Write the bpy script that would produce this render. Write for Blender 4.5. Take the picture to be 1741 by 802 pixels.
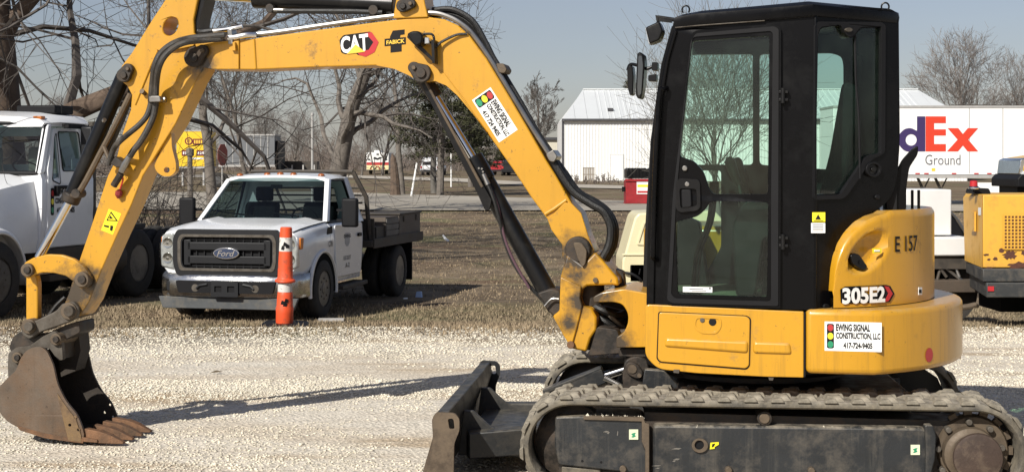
import bpy, bmesh, math, random
import numpy as np
from mathutils import Vector, Matrix, noise
from mathutils.geometry import tessellate_polygon
R = math.radians
S = bpy.context.scene
COL = S.collection
for _o in list(bpy.data.objects):
    bpy.data.objects.remove(_o)

# ------------------------------------------------------------------ camera, sky, sun, exposure
F, CX, HY, CH = 2500.0, 870.5, 280.0, 1.67      # focal length and horizon of the photograph in its pixels; eye height in metres
cam = bpy.data.cameras.new('camera')
cam.sensor_width = 36; cam.lens = 36*F/1741; cam.shift_y = -(401-HY)/1741
cam.clip_start = 0.1; cam.clip_end = 6000
camo = bpy.data.objects.new('camera', cam); COL.objects.link(camo)
camo.location = (0, 0, CH); camo.rotation_euler = (R(90), 0, 0)
S.camera = camo
SUN_EL = R(36); SUN_AZ = math.atan2(-0.55, -0.835)   # azimuth of the sun (x = sin, y = cos)
W = bpy.data.worlds.new('World'); S.world = W; W.use_nodes = True
nt = W.node_tree; bg = nt.nodes['Background']
sky = nt.nodes.new('ShaderNodeTexSky'); sky.sky_type = 'NISHITA'; sky.sun_disc = False
sky.sun_elevation = SUN_EL; sky.sun_rotation = SUN_AZ % (2*math.pi)
sky.air_density = 1.0; sky.dust_density = 1.0; sky.ozone_density = 1.0; sky.altitude = 300
hs = nt.nodes.new('ShaderNodeHueSaturation'); hs.inputs['Saturation'].default_value = 0.80
hs.inputs['Value'].default_value = 0.92
tn = nt.nodes.new('ShaderNodeMix'); tn.data_type = 'RGBA'; tn.blend_type = 'MULTIPLY'; tn.inputs[0].default_value = 1; tn.inputs[7].default_value = (.965, .925, 1.0, 1)   # a faint violet-grey winter haze over the whole sky
nt.links.new(sky.outputs[0], hs.inputs['Color']); nt.links.new(hs.outputs[0], tn.inputs[6]); 
_tc = nt.nodes.new('ShaderNodeTexCoord'); _mp = nt.nodes.new('ShaderNodeMapping'); _mp.inputs['Scale'].default_value = (2.2, 2.2, 9); _cn = nt.nodes.new('ShaderNodeTexNoise'); _cn.inputs['Scale'].default_value = 1.6; _cn.inputs['Detail'].default_value = 6; _cn.inputs['Roughness'].default_value = .55
_mr = nt.nodes.new('ShaderNodeMapRange'); _mr.inputs[1].default_value = .42; _mr.inputs[2].default_value = .72; _mr.inputs[3].default_value = 0; _mr.inputs[4].default_value = .22
_cm = nt.nodes.new('ShaderNodeMix'); _cm.data_type = 'RGBA'; _cm.inputs[7].default_value = (4.6, 5.1, 5.6, 1)     # thin veils of high cloud all round the sky
nt.links.new(_tc.outputs['Generated'], _mp.inputs[0]); nt.links.new(_mp.outputs[0], _cn.inputs['Vector']); nt.links.new(_cn.outputs['Fac'], _mr.inputs[0]); nt.links.new(_mr.outputs[0], _cm.inputs[0]); nt.links.new(tn.outputs[2], _cm.inputs[6]); nt.links.new(_cm.outputs[2], bg.inputs['Color'])
bg.inputs['Strength'].default_value = 0.072
sun = bpy.data.lights.new('sun', 'SUN'); sun.energy = 5.0; sun.angle = R(0.5); sun.color = (1.0, 0.955, 0.875)
suno = bpy.data.objects.new('sun', sun); COL.objects.link(suno); suno.location = (-20, -30, 40)
_l = Vector((-math.sin(SUN_AZ)*math.cos(SUN_EL), -math.cos(SUN_AZ)*math.cos(SUN_EL), -math.sin(SUN_EL)))
suno.rotation_euler = _l.to_track_quat('-Z', 'Y').to_euler()
S.view_settings.view_transform = 'Standard'; S.view_settings.look = 'None'
S.view_settings.exposure = 0.20; S.view_settings.gamma = 1.0; S.view_settings.use_curve_mapping = False
S.render.engine = 'CYCLES'
S.cycles.max_bounces = 8; S.cycles.transparent_max_bounces = 16; S.cycles.use_denoising = True

# ------------------------------------------------------------------ lettering (made first, while the scene is empty)
def _text(s, bold=0.0):
    cu = bpy.data.curves.new('t', 'FONT'); cu.body = s; cu.size = 1.0; cu.offset = bold; cu.resolution_u = 3
    ob = bpy.data.objects.new('t', cu); COL.objects.link(ob)
    dg = bpy.context.evaluated_depsgraph_get()
    me = bpy.data.meshes.new_from_object(ob.evaluated_get(dg))
    v = [(p.co.x, p.co.y) for p in me.vertices]; f = [list(p.vertices) for p in me.polygons]
    bpy.data.objects.remove(ob); bpy.data.curves.remove(cu); bpy.data.meshes.remove(me)
    x0 = min(p[0] for p in v); x1 = max(p[0] for p in v); y0 = min(p[1] for p in v); y1 = max(p[1] for p in v)
    return [((a-x0)/(x1-x0), (b-y0)/(y1-y0)) for a, b in v], f
TXT = {}
for _s, _b in (('CAT', .035), ('CAT', .085), ('FABICK', .03), ('EWING SIGNAL', .045), ('CONSTRUCTION, LLC', .045), ('417 724 9405', .045),
               ('417-724-9405', .045), ('305E2', .04), ('305E2', .09), ('E 157', .012), ('Ground', .0), ('Ford', .0), ('CAT', .0), ('A-2', .02),
               ('EWING', .02), ('CONST.', .02), ('E', .03), ('US DOT', .02), ('ALM', .02), ('C78', .02), ('W-B', .02)):
    TXT[(_s, _b)] = _text(_s, _b)

# ------------------------------------------------------------------ geometry helpers
def at(px, py, Y):
    return Vector(((px-CX)/F*Y, Y, CH-(py-HY)/F*Y))
class Pl:
    """vertical plane through (x, y); d runs to the right in the picture, n away from the camera"""
    def __init__(s, x, y, deg):
        a = R(deg); s.o = Vector((x, y, 0)); s.d = Vector((math.cos(a), -math.sin(a), 0)); s.n = Vector((math.sin(a), math.cos(a), 0))
    def uz(s, px, py, off=0):
        r = Vector(((px-CX)/F, 1, -(py-HY)/F)); c = Vector((0, 0, CH))
        t = (s.o+s.n*off-c).dot(s.n)/r.dot(s.n); p = c+r*t
        return ((p-s.o).dot(s.d), p.z)
    def pt(s, u, z, off=0):
        p = s.o+s.d*u+s.n*off; return Vector((p.x, p.y, z))
    def w(s, px, py, off=0):
        u, z = s.uz(px, py, off); return s.pt(u, z, off)
def rnd(poly, r, n=4):
    """round the corners of a polygon; r one number or one per corner"""
    out = []; N = len(poly)
    for i in range(N):
        p = Vector(poly[i]); a = Vector(poly[i-1]); b = Vector(poly[(i+1) % N])
        ri = r[i] if isinstance(r, (list, tuple)) else r
        la, lb = (a-p).length, (b-p).length
        k = min(ri, la*.45, lb*.45)
        if k < 1e-6: out.append((p.x, p.y)); continue
        A = p+(a-p)/la*k; B = p+(b-p)/lb*k
        for j in range(n+1):
            t = j/n; q = A*(1-t)**2+p*2*t*(1-t)+B*t*t; out.append((q.x, q.y))
    return out
def ell(cx, cy, rx, ry, n=24, a=0):
    return [(cx+rx*math.cos(t)*math.cos(a)-ry*math.sin(t)*math.sin(a), cy+rx*math.cos(t)*math.sin(a)+ry*math.sin(t)*math.cos(a)) for t in [2*math.pi*i/n for i in range(n)]]
def spl(pts, n=6):
    """Catmull-Rom through points"""
    P = [Vector(p) for p in pts]; P = [P[0]*2-P[1]]+P+[P[-1]*2-P[-2]]; out = []
    for i in range(1, len(P)-2):
        for j in range(n):
            t = j/n
            out.append(.5*((2*P[i])+(P[i+1]-P[i-1])*t+(2*P[i-1]-5*P[i]+4*P[i+1]-P[i+2])*t*t+(3*P[i]-P[i-1]-3*P[i+1]+P[i+2])*t**3))
    out.append(P[-2]); return out
BASE = {}
class MB:
    def __init__(s): s.v = []; s.f = []
    def add(s, vs, fs):
        o = len(s.v); s.v += [tuple(v) for v in vs]; s.f += [[i+o for i in f] for f in fs]; return s
    def ext(s, outer, fa, fb, holes=()):
        """solid between fa(p) and fb(p) of a 2-D outline with holes"""
        loops = [list(outer)]+[list(h) for h in holes]
        flat = [p for l in loops for p in l]; n = len(flat)
        if holes: tri = tessellate_polygon([[Vector((p[0], p[1], 0)) for p in l] for l in loops])
        else: tri = [list(range(n))]
        fs = [list(t) for t in tri]+[[i+n for i in reversed(t)] for t in tri]; o = 0
        for l in loops:
            m = len(l)
            for i in range(m):
                j = (i+1) % m; fs.append([o+i, o+j, o+j+n, o+i+n])
            o += m
        return s.add([fa(p) for p in flat]+[fb(p) for p in flat], fs)
    def px(s, pl, outline, o0, o1, holes=()):
        """outline in photograph pixels, unprojected on to the plane at offset o0, extruded to o1"""
        c = lambda l: [pl.uz(x, y, o0) for x, y in l]
        return s.ext(c(outline), lambda p: pl.pt(p[0], p[1], o0), lambda p: pl.pt(p[0], p[1], o1), [c(h) for h in holes])
    def sheet(s, outline, fn, holes=()):
        loops = [list(outer) for outer in [outline]+list(holes)]; flat = [p for l in loops for p in l]
        tri = tessellate_polygon([[Vector((p[0], p[1], 0)) for p in l] for l in loops]) if holes else [list(range(len(flat)))]
        return s.add([fn(p) for p in flat], [list(t) for t in tri])
    def box(s, c, sz, M=None, taper=1.0):
        hx, hy, hz = sz[0]/2, sz[1]/2, sz[2]/2; vs = []
        for z, k in ((-hz, 1), (hz, taper)):
            for x, y in ((-hx, -hy), (hx, -hy), (hx, hy), (-hx, hy)):
                p = Vector((x*k, y*k, z))
                if M is not None: p = M @ p
                vs.append(p+Vector(c))
        return s.add(vs, [[3, 2, 1, 0], [4, 5, 6, 7], [0, 1, 5, 4], [1, 2, 6, 5], [2, 3, 7, 6], [3, 0, 4, 7]])
    def bx(s, x0, x1, y0, y1, z0, z1):
        return s.box(((x0+x1)/2, (y0+y1)/2, (z0+z1)/2), (abs(x1-x0), abs(y1-y0), abs(z1-z0)))
    def tube(s, pts, r, seg=8, caps=True):
        P = [Vector(p) for p in pts]; n = len(P); rr = r if isinstance(r, (list, tuple)) else [r]*n
        vs = []; fs = []; up = None
        for i in range(n):
            t = (P[min(i+1, n-1)]-P[max(i-1, 0)]).normalized()
            if up is None:
                up = Vector((0, 0, 1)) if abs(t.z) < .9 else Vector((1, 0, 0))
            a = t.cross(up)
            if a.length < 1e-6: a = t.orthogonal()
            a.normalize(); b = a.cross(t); up = b
            for k in range(seg):
                q = 2*math.pi*k/seg; vs.append(P[i]+(a*math.cos(q)+b*math.sin(q))*rr[i])
        for i in range(n-1):
            for k in range(seg):
                l = (k+1) % seg; fs.append([i*seg+k, i*seg+l, (i+1)*seg+l, (i+1)*seg+k])
        if caps: fs += [list(range(seg)), list(range((n-1)*seg, n*seg))]
        return s.add(vs, fs)
    def cyl(s, a, b, r, seg=20, r2=None): return s.tube([a, b], [r, r if r2 is None else r2], seg)
    def lathe(s, c, ax, prof, seg=28, close=False):
        """profile of (radius, along) about axis ax through c"""
        ax = Vector(ax).normalized(); e1 = ax.orthogonal().normalized(); e2 = ax.cross(e1); c = Vector(c); n = len(prof); vs = []; fs = []
        for r_, h in prof:
            for k in range(seg):
                q = 2*math.pi*k/seg; vs.append(c+ax*h+(e1*math.cos(q)+e2*math.sin(q))*r_)
        for i in range(n-1 if not close else n):
            j = (i+1) % n
            for k in range(seg):
                l = (k+1) % seg; fs.append([i*seg+k, i*seg+l, j*seg+l, j*seg+k])
        if not close: fs += [list(range(seg)), list(range((n-1)*seg, n*seg))]
        return s.add(vs, fs)
    def pin(s, pl, x, y, r, o0, o1, seg=20):
        a = pl.w(x, y, o0); return s.cyl(a, a+pl.n*(o1-o0), r, seg)
    def text(s, key, fn):
        v, f = TXT[key]; return s.add([fn(p) for p in v], f)
    def build(s, name, m, parent=None, bevel=0, ang=35, label=None, local=False, seg=2, tag=None, flat=False, recalc=True):
        me = bpy.data.meshes.new(name)
        b = Vector((0, 0, 0)) if local else BASE.get(parent.name, Vector((0, 0, 0))) if parent else Vector((0, 0, 0))
        org = b
        if parent is None and not local:
            xs = [v[0] for v in s.v]; ys = [v[1] for v in s.v]; zs = [v[2] for v in s.v]
            org = Vector(((min(xs)+max(xs))/2, (min(ys)+max(ys))/2, min(zs)))
        me.from_pydata([(v[0]-org.x, v[1]-org.y, v[2]-org.z) for v in s.v], [], s.f)
        if recalc:
            bm = bmesh.new(); bm.from_mesh(me); bmesh.ops.recalc_face_normals(bm, faces=bm.faces); bm.to_mesh(me); bm.free()
        me.materials.append(m)
        o = bpy.data.objects.new(name, me); COL.objects.link(o)
        if parent: o.parent = parent; BASE[o.name] = b
        else: o.location = org; BASE[o.name] = org
        if not flat:
            me.shade_smooth(); me.set_sharp_from_angle(angle=R(ang))
        if bevel:
            mo = o.modifiers.new('bevel', 'BEVEL'); mo.width = bevel; mo.segments = seg; mo.limit_method = 'ANGLE'; mo.angle_limit = R(40)
        if label: o['label'] = label
        if tag: settag(o, *tag)
        return o
def settag(o, label=None, cat=None, group=None, kind=None):
    if label: o['label'] = label
    if cat: o['category'] = cat
    if group: o['group'] = group
    if kind: o['kind'] = kind
    return o
def thing(name, label, cat, loc, rz=0, group=None):
    o = bpy.data.objects.new(name, None); COL.objects.link(o); o.location = loc; o.rotation_euler = (0, 0, rz)
    o.empty_display_size = .2; BASE[o.name] = Vector(loc); return settag(o, label, cat, group)
def inst(src, parent, mat4, label=None):
    """another piece sharing the mesh of src, placed by a matrix in the parent's space"""
    o = bpy.data.objects.new(src.name.split('.')[0], src.data); COL.objects.link(o); o.parent = parent; o.matrix_local = mat4
    for mo in src.modifiers:
        n_ = o.modifiers.new(mo.name, mo.type); n_.width = mo.width; n_.segments = mo.segments; n_.limit_method = 'ANGLE'; n_.angle_limit = mo.angle_limit
    if label: o['label'] = label
    return o

# ------------------------------------------------------------------ materials
def M(name, col, rough=.5, metal=0.0, var=.12, scale=6.0, bump=0.0, bscale=60.0, dirt=None, amt=.5, dscale=3.0, soft=.12, coat=0.0, island=0.0, spots=(), spotcol=(.02, .015, .01), dust=None, dustamt=.6, spec=.5, chips=0.0, streaks=0.0, chipcol=(.07, .045, .025)):
    m = bpy.data.materials.new(name); m.use_nodes = True; nt = m.node_tree; N = nt.nodes; L = nt.links; p = N['Principled BSDF']
    tc = N.new('ShaderNodeTexCoord'); v = tc.outputs['Object']
    def nz(sc, det=5.0, rg=.6):
        n = N.new('ShaderNodeTexNoise'); n.inputs['Scale'].default_value = sc; n.inputs['Detail'].default_value = det; n.inputs['Roughness'].default_value = rg; L.new(v, n.inputs['Vector']); return n.outputs['Fac']
    def ramp(x, a, b):
        n = N.new('ShaderNodeMapRange'); n.inputs['From Min'].default_value = a; n.inputs['From Max'].default_value = b; L.new(x, n.inputs['Value']); return n.outputs[0]
    def mix(f, a, b):
        n = N.new('ShaderNodeMix'); n.data_type = 'RGBA'
        if isinstance(f, float): n.inputs[0].default_value = f
        else: L.new(f, n.inputs[0])
        for k, q in ((6, a), (7, b)):
            if isinstance(q, tuple): n.inputs[k].default_value = (*q[:3], 1)
            else: L.new(q, n.inputs[k])
        return n.outputs[2]
    c = mix(ramp(nz(scale), .3, .7), tuple(x*(1-var) for x in col), tuple(min(1, x*(1+var)) for x in col))
    if island:
        g = N.new('ShaderNodeNewGeometry'); h = N.new('ShaderNodeHueSaturation'); L.new(c, h.inputs['Color'])
        k = N.new('ShaderNodeMapRange'); k.inputs['To Min'].default_value = 1-island; k.inputs['To Max'].default_value = 1+island
        L.new(g.outputs['Random Per Island'], k.inputs['Value']); L.new(k.outputs[0], h.inputs['Value']); c = h.outputs['Color']
    ro = None
    if dirt:
        d1 = ramp(nz(dscale, 8, .72), 1-amt-soft+.0, 1-amt+soft); c = mix(d1, c, dirt)
        ro = N.new('ShaderNodeMapRange'); ro.inputs['To Min'].default_value = rough; ro.inputs['To Max'].default_value = min(1, rough+.35); L.new(d1, ro.inputs['Value'])
        L.new(ro.outputs[0], p.inputs['Roughness'])
    if streaks:   # rain-washed vertical grime
        mp = N.new('ShaderNodeMapping'); mp.inputs['Scale'].default_value = (16, 16, .9); L.new(v, mp.inputs[0]); sn = N.new('ShaderNodeTexNoise'); sn.inputs['Scale'].default_value = 1.6; sn.inputs['Detail'].default_value = 6; sn.inputs['Roughness'].default_value = .7; L.new(mp.outputs[0], sn.inputs['Vector'])
        sm = N.new('ShaderNodeMath'); sm.operation = 'MULTIPLY'; L.new(ramp(sn.outputs['Fac'], .52, .72), sm.inputs[0]); sm.inputs[1].default_value = streaks; c = mix(sm.outputs[0], c, chipcol)
    if chips:     # stone chips and scuffs
        c = mix(ramp(nz(30, 6, .75), 1-chips-.015, 1-chips+.015), c, chipcol)
    for (sx, sy, sz, r_) in spots:
        dn = N.new('ShaderNodeVectorMath'); dn.operation = 'DISTANCE'; L.new(v, dn.inputs[0]); dn.inputs[1].default_value = (sx, sy, sz)
        ad = N.new('ShaderNodeMath'); ad.operation = 'MULTIPLY_ADD'; L.new(nz(9, 6, .7), ad.inputs[0]); ad.inputs[1].default_value = -r_*2.2; L.new(dn.outputs['Value'], ad.inputs[2])
        f = ramp(ad.outputs[0], r_*.05, -r_*.75); c = mix(f, c, spotcol)
    if dust:   # pale dust that settles on upward faces
        g = N.new('ShaderNodeNewGeometry'); sp = N.new('ShaderNodeSeparateXYZ'); L.new(g.outputs['Normal'], sp.inputs[0])
        mu = N.new('ShaderNodeMath'); mu.operation = 'MULTIPLY'; L.new(ramp(sp.outputs['Z'], .2, .9), mu.inputs[0]); L.new(ramp(nz(14, 6, .7), .38, .62), mu.inputs[1])
        m2 = N.new('ShaderNodeMath'); m2.operation = 'MULTIPLY'; L.new(mu.outputs[0], m2.inputs[0]); m2.inputs[1].default_value = dustamt; c = mix(m2.outputs[0], c, dust)
    L.new(c, p.inputs['Base Color'])
    if ro is None: p.inputs['Roughness'].default_value = rough
    p.inputs['Metallic'].default_value = metal; p.inputs['Coat Weight'].default_value = coat; p.inputs['Coat Roughness'].default_value = .12
    p.inputs['Specular IOR Level'].default_value = spec
    if bump:
        b = N.new('ShaderNodeBump'); b.inputs['Strength'].default_value = bump; b.inputs['Distance'].default_value = .01; L.new(nz(bscale, 4, .6), b.inputs['Height']); L.new(b.outputs[0], p.inputs['Normal'])
    return m
def glass(name, tint, refl=1.0, film=0.0, filmcol=(.4, .45, .4)):
    m = bpy.data.materials.new(name); m.use_nodes = True; nt = m.node_tree; N = nt.nodes; L = nt.links
    for n in list(N): N.remove(n)
    o = N.new('ShaderNodeOutputMaterial'); t = N.new('ShaderNodeBsdfTransparent'); t.inputs[0].default_value = (*tint, 1)
    g = N.new('ShaderNodeBsdfGlossy'); g.inputs['Roughness'].default_value = .02; g.inputs['Color'].default_value = (refl, refl, refl, 1)
    fr = N.new('ShaderNodeFresnel'); fr.inputs['IOR'].default_value = 1.5
    ge = N.new('ShaderNodeNewGeometry'); sb = N.new('ShaderNodeMath'); sb.operation = 'SUBTRACT'; sb.inputs[0].default_value = 1; L.new(ge.outputs['Backfacing'], sb.inputs[1])
    ml = N.new('ShaderNodeMath'); ml.operation = 'MULTIPLY'; L.new(fr.outputs[0], ml.inputs[0]); L.new(sb.outputs[0], ml.inputs[1])   # one reflection per pane: only the outer face mirrors
    mx = N.new('ShaderNodeMixShader'); L.new(ml.outputs[0], mx.inputs[0]); L.new(t.outputs[0], mx.inputs[1]); L.new(g.outputs[0], mx.inputs[2]); last = mx.outputs[0]
    if film:
        d = N.new('ShaderNodeBsdfDiffuse'); d.inputs[0].default_value = (*filmcol, 1); tc = N.new('ShaderNodeTexCoord'); nz = N.new('ShaderNodeTexNoise'); nz.inputs['Scale'].default_value = 5; nz.inputs['Detail'].default_value = 8; nz.inputs['Roughness'].default_value = .7
        L.new(tc.outputs['Object'], nz.inputs['Vector']); mr = N.new('ShaderNodeMapRange'); mr.inputs['From Min'].default_value = .35; mr.inputs['From Max'].default_value = .75; mr.inputs['To Max'].default_value = film*2
        L.new(nz.outputs['Fac'], mr.inputs['Value']); m2 = N.new('ShaderNodeMixShader'); L.new(mr.outputs[0], m2.inputs[0]); L.new(last, m2.inputs[1]); L.new(d.outputs[0], m2.inputs[2]); last = m2.outputs[0]
    L.new(last, o.inputs['Surface']); return m
EXB = Vector((1.34, 8.23, 0))     # swing centre of the excavator on the ground
BM_ = Pl(.46, 8.42, 10.4)         # centre plane of boom, stick and bucket
def _sp(pl, x, y, off, r_): q = pl.w(x, y, off)-EXB; return (q.x, q.y, q.z, r_)
YEL = (.53, .265, .012); DK = (.035, .03, .024)
m_yel = M('yellow_paint', YEL, .34, var=.04, scale=2, dirt=(.34, .18, .03), amt=.32, dscale=9, soft=.08, coat=.35, bump=.03, bscale=200, chips=.335, streaks=.30, dust=(.42, .34, .20), dustamt=.4, spots=[_sp(Pl(*(EXB[:2]), 12.0), 1012, 505, -.3, .12), _sp(Pl(*(EXB[:2]), 12.0), 1050, 585, -.3, .10)], spotcol=(.06, .042, .025))
m_boom = M('boom_yellow_paint', YEL, .42, var=.06, scale=2, dirt=(.22, .12, .03), amt=.34, dscale=7, soft=.06, coat=.3, bump=.04, bscale=180, chips=.35, streaks=.15,
           spots=[_sp(BM_, 980, 438, -.14, .165), _sp(BM_, 985, 512, -.16, .09), _sp(BM_, 968, 550, -.16, .06), _sp(BM_, 340, 112, -.13, .10), _sp(BM_, 130, 500, -.12, .17), _sp(BM_, 148, 478, -.12, .11)], spotcol=(.05, .036, .022))
m_blk = M('black_paint', (.006, .006, .0065), .30, var=.2, scale=3, dirt=(.026, .024, .02), amt=.3, dscale=4, soft=.2, bump=.02, bscale=150, spec=.3)
m_cabblk = M('cab_black_paint', (.003, .003, .0035), .26, var=.15, scale=3, dirt=(.008, .008, .008), amt=.3, dscale=4, soft=.2, bump=.02, bscale=250, spec=.16)
m_frame = M('track_frame_paint', (.016, .018, .02), .45, var=.25, scale=5, dirt=(.10, .085, .065), amt=.36, dscale=6, soft=.16, bump=.12, bscale=70, dust=(.30, .26, .20), dustamt=.9, streaks=.25, chipcol=(.14, .125, .10))
m_blade = M('blade_paint', (.016, .017, .018), .42, var=.2, dirt=(.07, .06, .045), amt=.36, dscale=5, soft=.18, bump=.06, bscale=60, dust=(.2, .18, .14), dustamt=.35)
m_bladeend = M('blade_worn_steel', (.085, .062, .042), .55, metal=.3, var=.3, scale=9, dirt=(.16, .12, .08), amt=.45, dscale=9, bump=.1)
m_rub = M('track_rubber', (.055, .05, .042), .85, var=.25, scale=14, dirt=(.20, .172, .125), amt=.47, dscale=11, soft=.2, bump=.35, bscale=45, dust=(.38, .345, .285), dustamt=.8)
m_lug = M('dusty_track_lugs', (.17, .15, .115), .9, var=.35, scale=22, dirt=(.10, .09, .075), amt=.44, dscale=16, soft=.12, bump=.5, bscale=40, dust=(.40, .355, .275), dustamt=.85)
m_dark = M('greasy_dark_steel', (.018, .015, .012), .5, metal=.2, var=.3, scale=10, dirt=(.07, .05, .035), amt=.45, dscale=12, bump=.15, bscale=50)
m_steel = M('worn_brown_steel', (.085, .066, .048), .5, metal=.45, var=.3, scale=8, dirt=(.16, .12, .08), amt=.5, dscale=9, soft=.2, bump=.2, bscale=40)
m_link = M('grey_link_steel', (.10, .088, .072), .55, metal=.2, var=.25, scale=9, dirt=(.05, .038, .026), amt=.45, dscale=8, soft=.15, bump=.15, bscale=40)
m_bucket = M('bucket_worn_steel', (.12, .093, .07), .45, metal=.3, var=.35, scale=4, chips=.36, streaks=.35, chipcol=(.05, .032, .02), dirt=(.13, .07, .032), amt=.42, dscale=4.5, soft=.22, bump=.12, bscale=90)
m_rust = M('rusty_teeth', (.17, .085, .04), .7, metal=.2, var=.3, scale=12, dirt=(.09, .06, .04), amt=.45, dscale=9, bump=.3, bscale=60)
m_bucket_shade = M('shade_darkened_bucket_steel', (.035, .028, .022), .7, metal=.2, var=.3, scale=6, dirt=(.09, .06, .04), amt=.3, dscale=5, bump=.2)  # bucket steel darkened in colour to hold the shade inside it
m_chr = M('chrome', (.75, .75, .74), .12, metal=1.0, var=.05)
m_hose = M('hydraulic_hose', (.03, .028, .025), .55, var=.3, scale=20, dirt=(.085, .07, .055), amt=.42, dscale=18, bump=.3, bscale=220)
m_hosek = M('black_hose', (.009, .009, .009), .5, var=.3, scale=20, dirt=(.035, .031, .027), amt=.35, dscale=15, bump=.3, bscale=150)
m_pipe = M('steel_pipe', (.32, .31, .29), .32, metal=.9, var=.2, scale=10)
m_white = M('white_vinyl', (.80, .80, .78), .4, var=.02)
m_ink = M('black_ink', (.008, .008, .009), .55, spec=.2)
m_redv = M('red_vinyl', (.45, .02, .025), .4, var=.03)
m_red = M('signal_red', (.42, .03, .03), .45, var=.05)
m_amb = M('signal_yellow', (.80, .66, .03), .45, var=.05)
m_grn = M('signal_green', (.02, .25, .12), .45, var=.05)
m_hazy = M('warning_yellow', (.85, .72, .02), .45, var=.03)
m_gold = M('gold_print', (.80, .52, .05), .45, var=.03)
m_cabg = glass('green_cab_glass', (.71, .875, .80), 1.0, film=.014, filmcol=(.30, .36, .31))
m_wind = glass('dark_windscreen_glass', (.34, .42, .42), 1.0)
m_seat = M('dark_seat_cloth', (.012, .012, .013), .85, var=.2, scale=20, bump=.2, spec=.15)
m_int = M('cab_interior_plastic', (.009, .009, .01), .5, var=.1, spec=.2)
m_mirror = M('mirror_glass', (.14, .15, .16), .03, metal=1.0, var=.02)
m_lens = M('lamp_lens', (.55, .56, .56), .12, metal=.6, var=.1)
# ------------------------------------------------------------------ ground
_HY = [-60, 0, 12.5, 15.3, 17, 19.2, 26, 34, 46, 55, 84, 120, 160, 200, 320, 1200, 4000]
_HZ = [0, 0, 0, -.03, -.17, -.40, -.45, -.34, -.10, 0, .02, .33, .65, .85, 1.1, 1.3, 1.3]
def H(x, y): return float(np.interp(y, _HY, _HZ))
def ground(px, py):
    """the point of the ground seen at a pixel of the photograph"""
    Y = 30.0
    lo, hi = 3.0, 1500.0
    for _ in range(60):
        Y = math.sqrt(lo*hi); z = CH-(py-HY)/F*Y
        if z > H(0, Y): lo = Y
        else: hi = Y
    return Vector(((px-CX)/F*Y, Y, H(0, Y)))
# ground sheet: gravel lot that turns to winter grass
def ground_mat():
    m = bpy.data.materials.new('ground'); m.use_nodes = True; nt = m.node_tree; N = nt.nodes; L = nt.links; p = N['Principled BSDF']
    tc = N.new('ShaderNodeTexCoord'); v = tc.outputs['Object']
    def nz(sc, det=6, rg=.62, vec=v):
        n = N.new('ShaderNodeTexNoise'); n.inputs['Scale'].default_value = sc; n.inputs['Detail'].default_value = det; n.inputs['Roughness'].default_value = rg; L.new(vec, n.inputs['Vector']); return n.outputs['Fac']
    def ramp(x, stops):
        n = N.new('ShaderNodeValToRGB'); e = n.color_ramp.elements
        while len(e) < len(stops): e.new(.5)
        for k, (q, c) in zip(e, stops): k.position = q; k.color = (*c, 1)
        L.new(x, n.inputs[0]); return n.outputs[0]
    def mr(x, a, b, c=0, d=1):
        n = N.new('ShaderNodeMapRange'); n.inputs[1].default_value = a; n.inputs[2].default_value = b; n.inputs[3].default_value = c; n.inputs[4].default_value = d; L.new(x, n.inputs[0]); return n.outputs[0]
    def mix(f, a, b):
        n = N.new('ShaderNodeMix'); n.data_type = 'RGBA'; L.new(f, n.inputs[0])
        for k, q in ((6, a), (7, b)):
            if isinstance(q, tuple): n.inputs[k].default_value = (*q, 1)
            else: L.new(q, n.inputs[k])
        return n.outputs[2]
    def ma(op, a, b):
        n = N.new('ShaderNodeMath'); n.operation = op
        for k, q in ((0, a), (1, b)):
            if isinstance(q, (int, float)): n.inputs[k].default_value = q
            else: L.new(q, n.inputs[k])
        return n.outputs[0]
    st = N.new('ShaderNodeMapping'); st.inputs['Scale'].default_value = (.45, 1.6, 1); L.new(v, st.inputs[0]); sv = st.outputs[0]
    # gravel: pale limestone fines, tan packed dirt, grey wheel paths
    vo = N.new('ShaderNodeTexVoronoi'); vo.inputs['Scale'].default_value = 42; L.new(v, vo.inputs['Vector'])
    grav = mix(mr(nz(1.1, 6, .6, sv), .42, .62), (.68, .62, .52), (.60, .52, .41))
    grav = mix(mr(nz(.55, 5, .6, sv), .54, .66), grav, (.42, .315, .20))
    hv = N.new('ShaderNodeHueSaturation'); L.new(grav, hv.inputs['Color']); L.new(mr(vo.outputs['Color'], 0, 1, .72, 1.2), hv.inputs['Value']); grav = hv.outputs[0]
    # grass: straw, brown thatch, bare soil
    gr = mix(mr(nz(.9, 8, .7), .4, .62), (.24, .185, .125), (.13, .098, .066))
    gr = mix(mr(nz(.35, 6, .6), .5, .62), gr, (.15, .145, .075))
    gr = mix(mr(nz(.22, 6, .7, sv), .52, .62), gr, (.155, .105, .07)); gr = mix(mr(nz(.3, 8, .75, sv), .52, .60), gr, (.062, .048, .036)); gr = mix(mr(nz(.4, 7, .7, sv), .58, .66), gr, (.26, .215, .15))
    sp = N.new('ShaderNodeSeparateXYZ'); L.new(v, sp.inputs[0])
    yy = ma('ADD', sp.outputs['Y'], ma('MULTIPLY', ma('SUBTRACT', nz(.55, 8, .75), .5), 7.0))
    yy = ma('ADD', yy, ma('MULTIPLY', sp.outputs['X'], -.12))
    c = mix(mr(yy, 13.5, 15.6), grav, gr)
    L.new(c, p.inputs['Base Color']); p.inputs['Roughness'].default_value = .95; p.inputs['Specular IOR Level'].default_value = .15
    b = N.new('ShaderNodeBump'); b.inputs['Strength'].default_value = .55; b.inputs['Distance'].default_value = .03
    L.new(ma('ADD', ma('MULTIPLY', vo.outputs['Distance'], .7), nz(18, 6, .7)), b.inputs['Height']); L.new(b.outputs[0], p.inputs['Normal'])
    return m
ys = np.concatenate([np.array([-60, -30, -10, -3, 0, 2, 4, 5]), np.arange(5.5, 30, .5), np.arange(30, 60, 2), np.geomspace(60, 4000, 60)])
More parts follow.
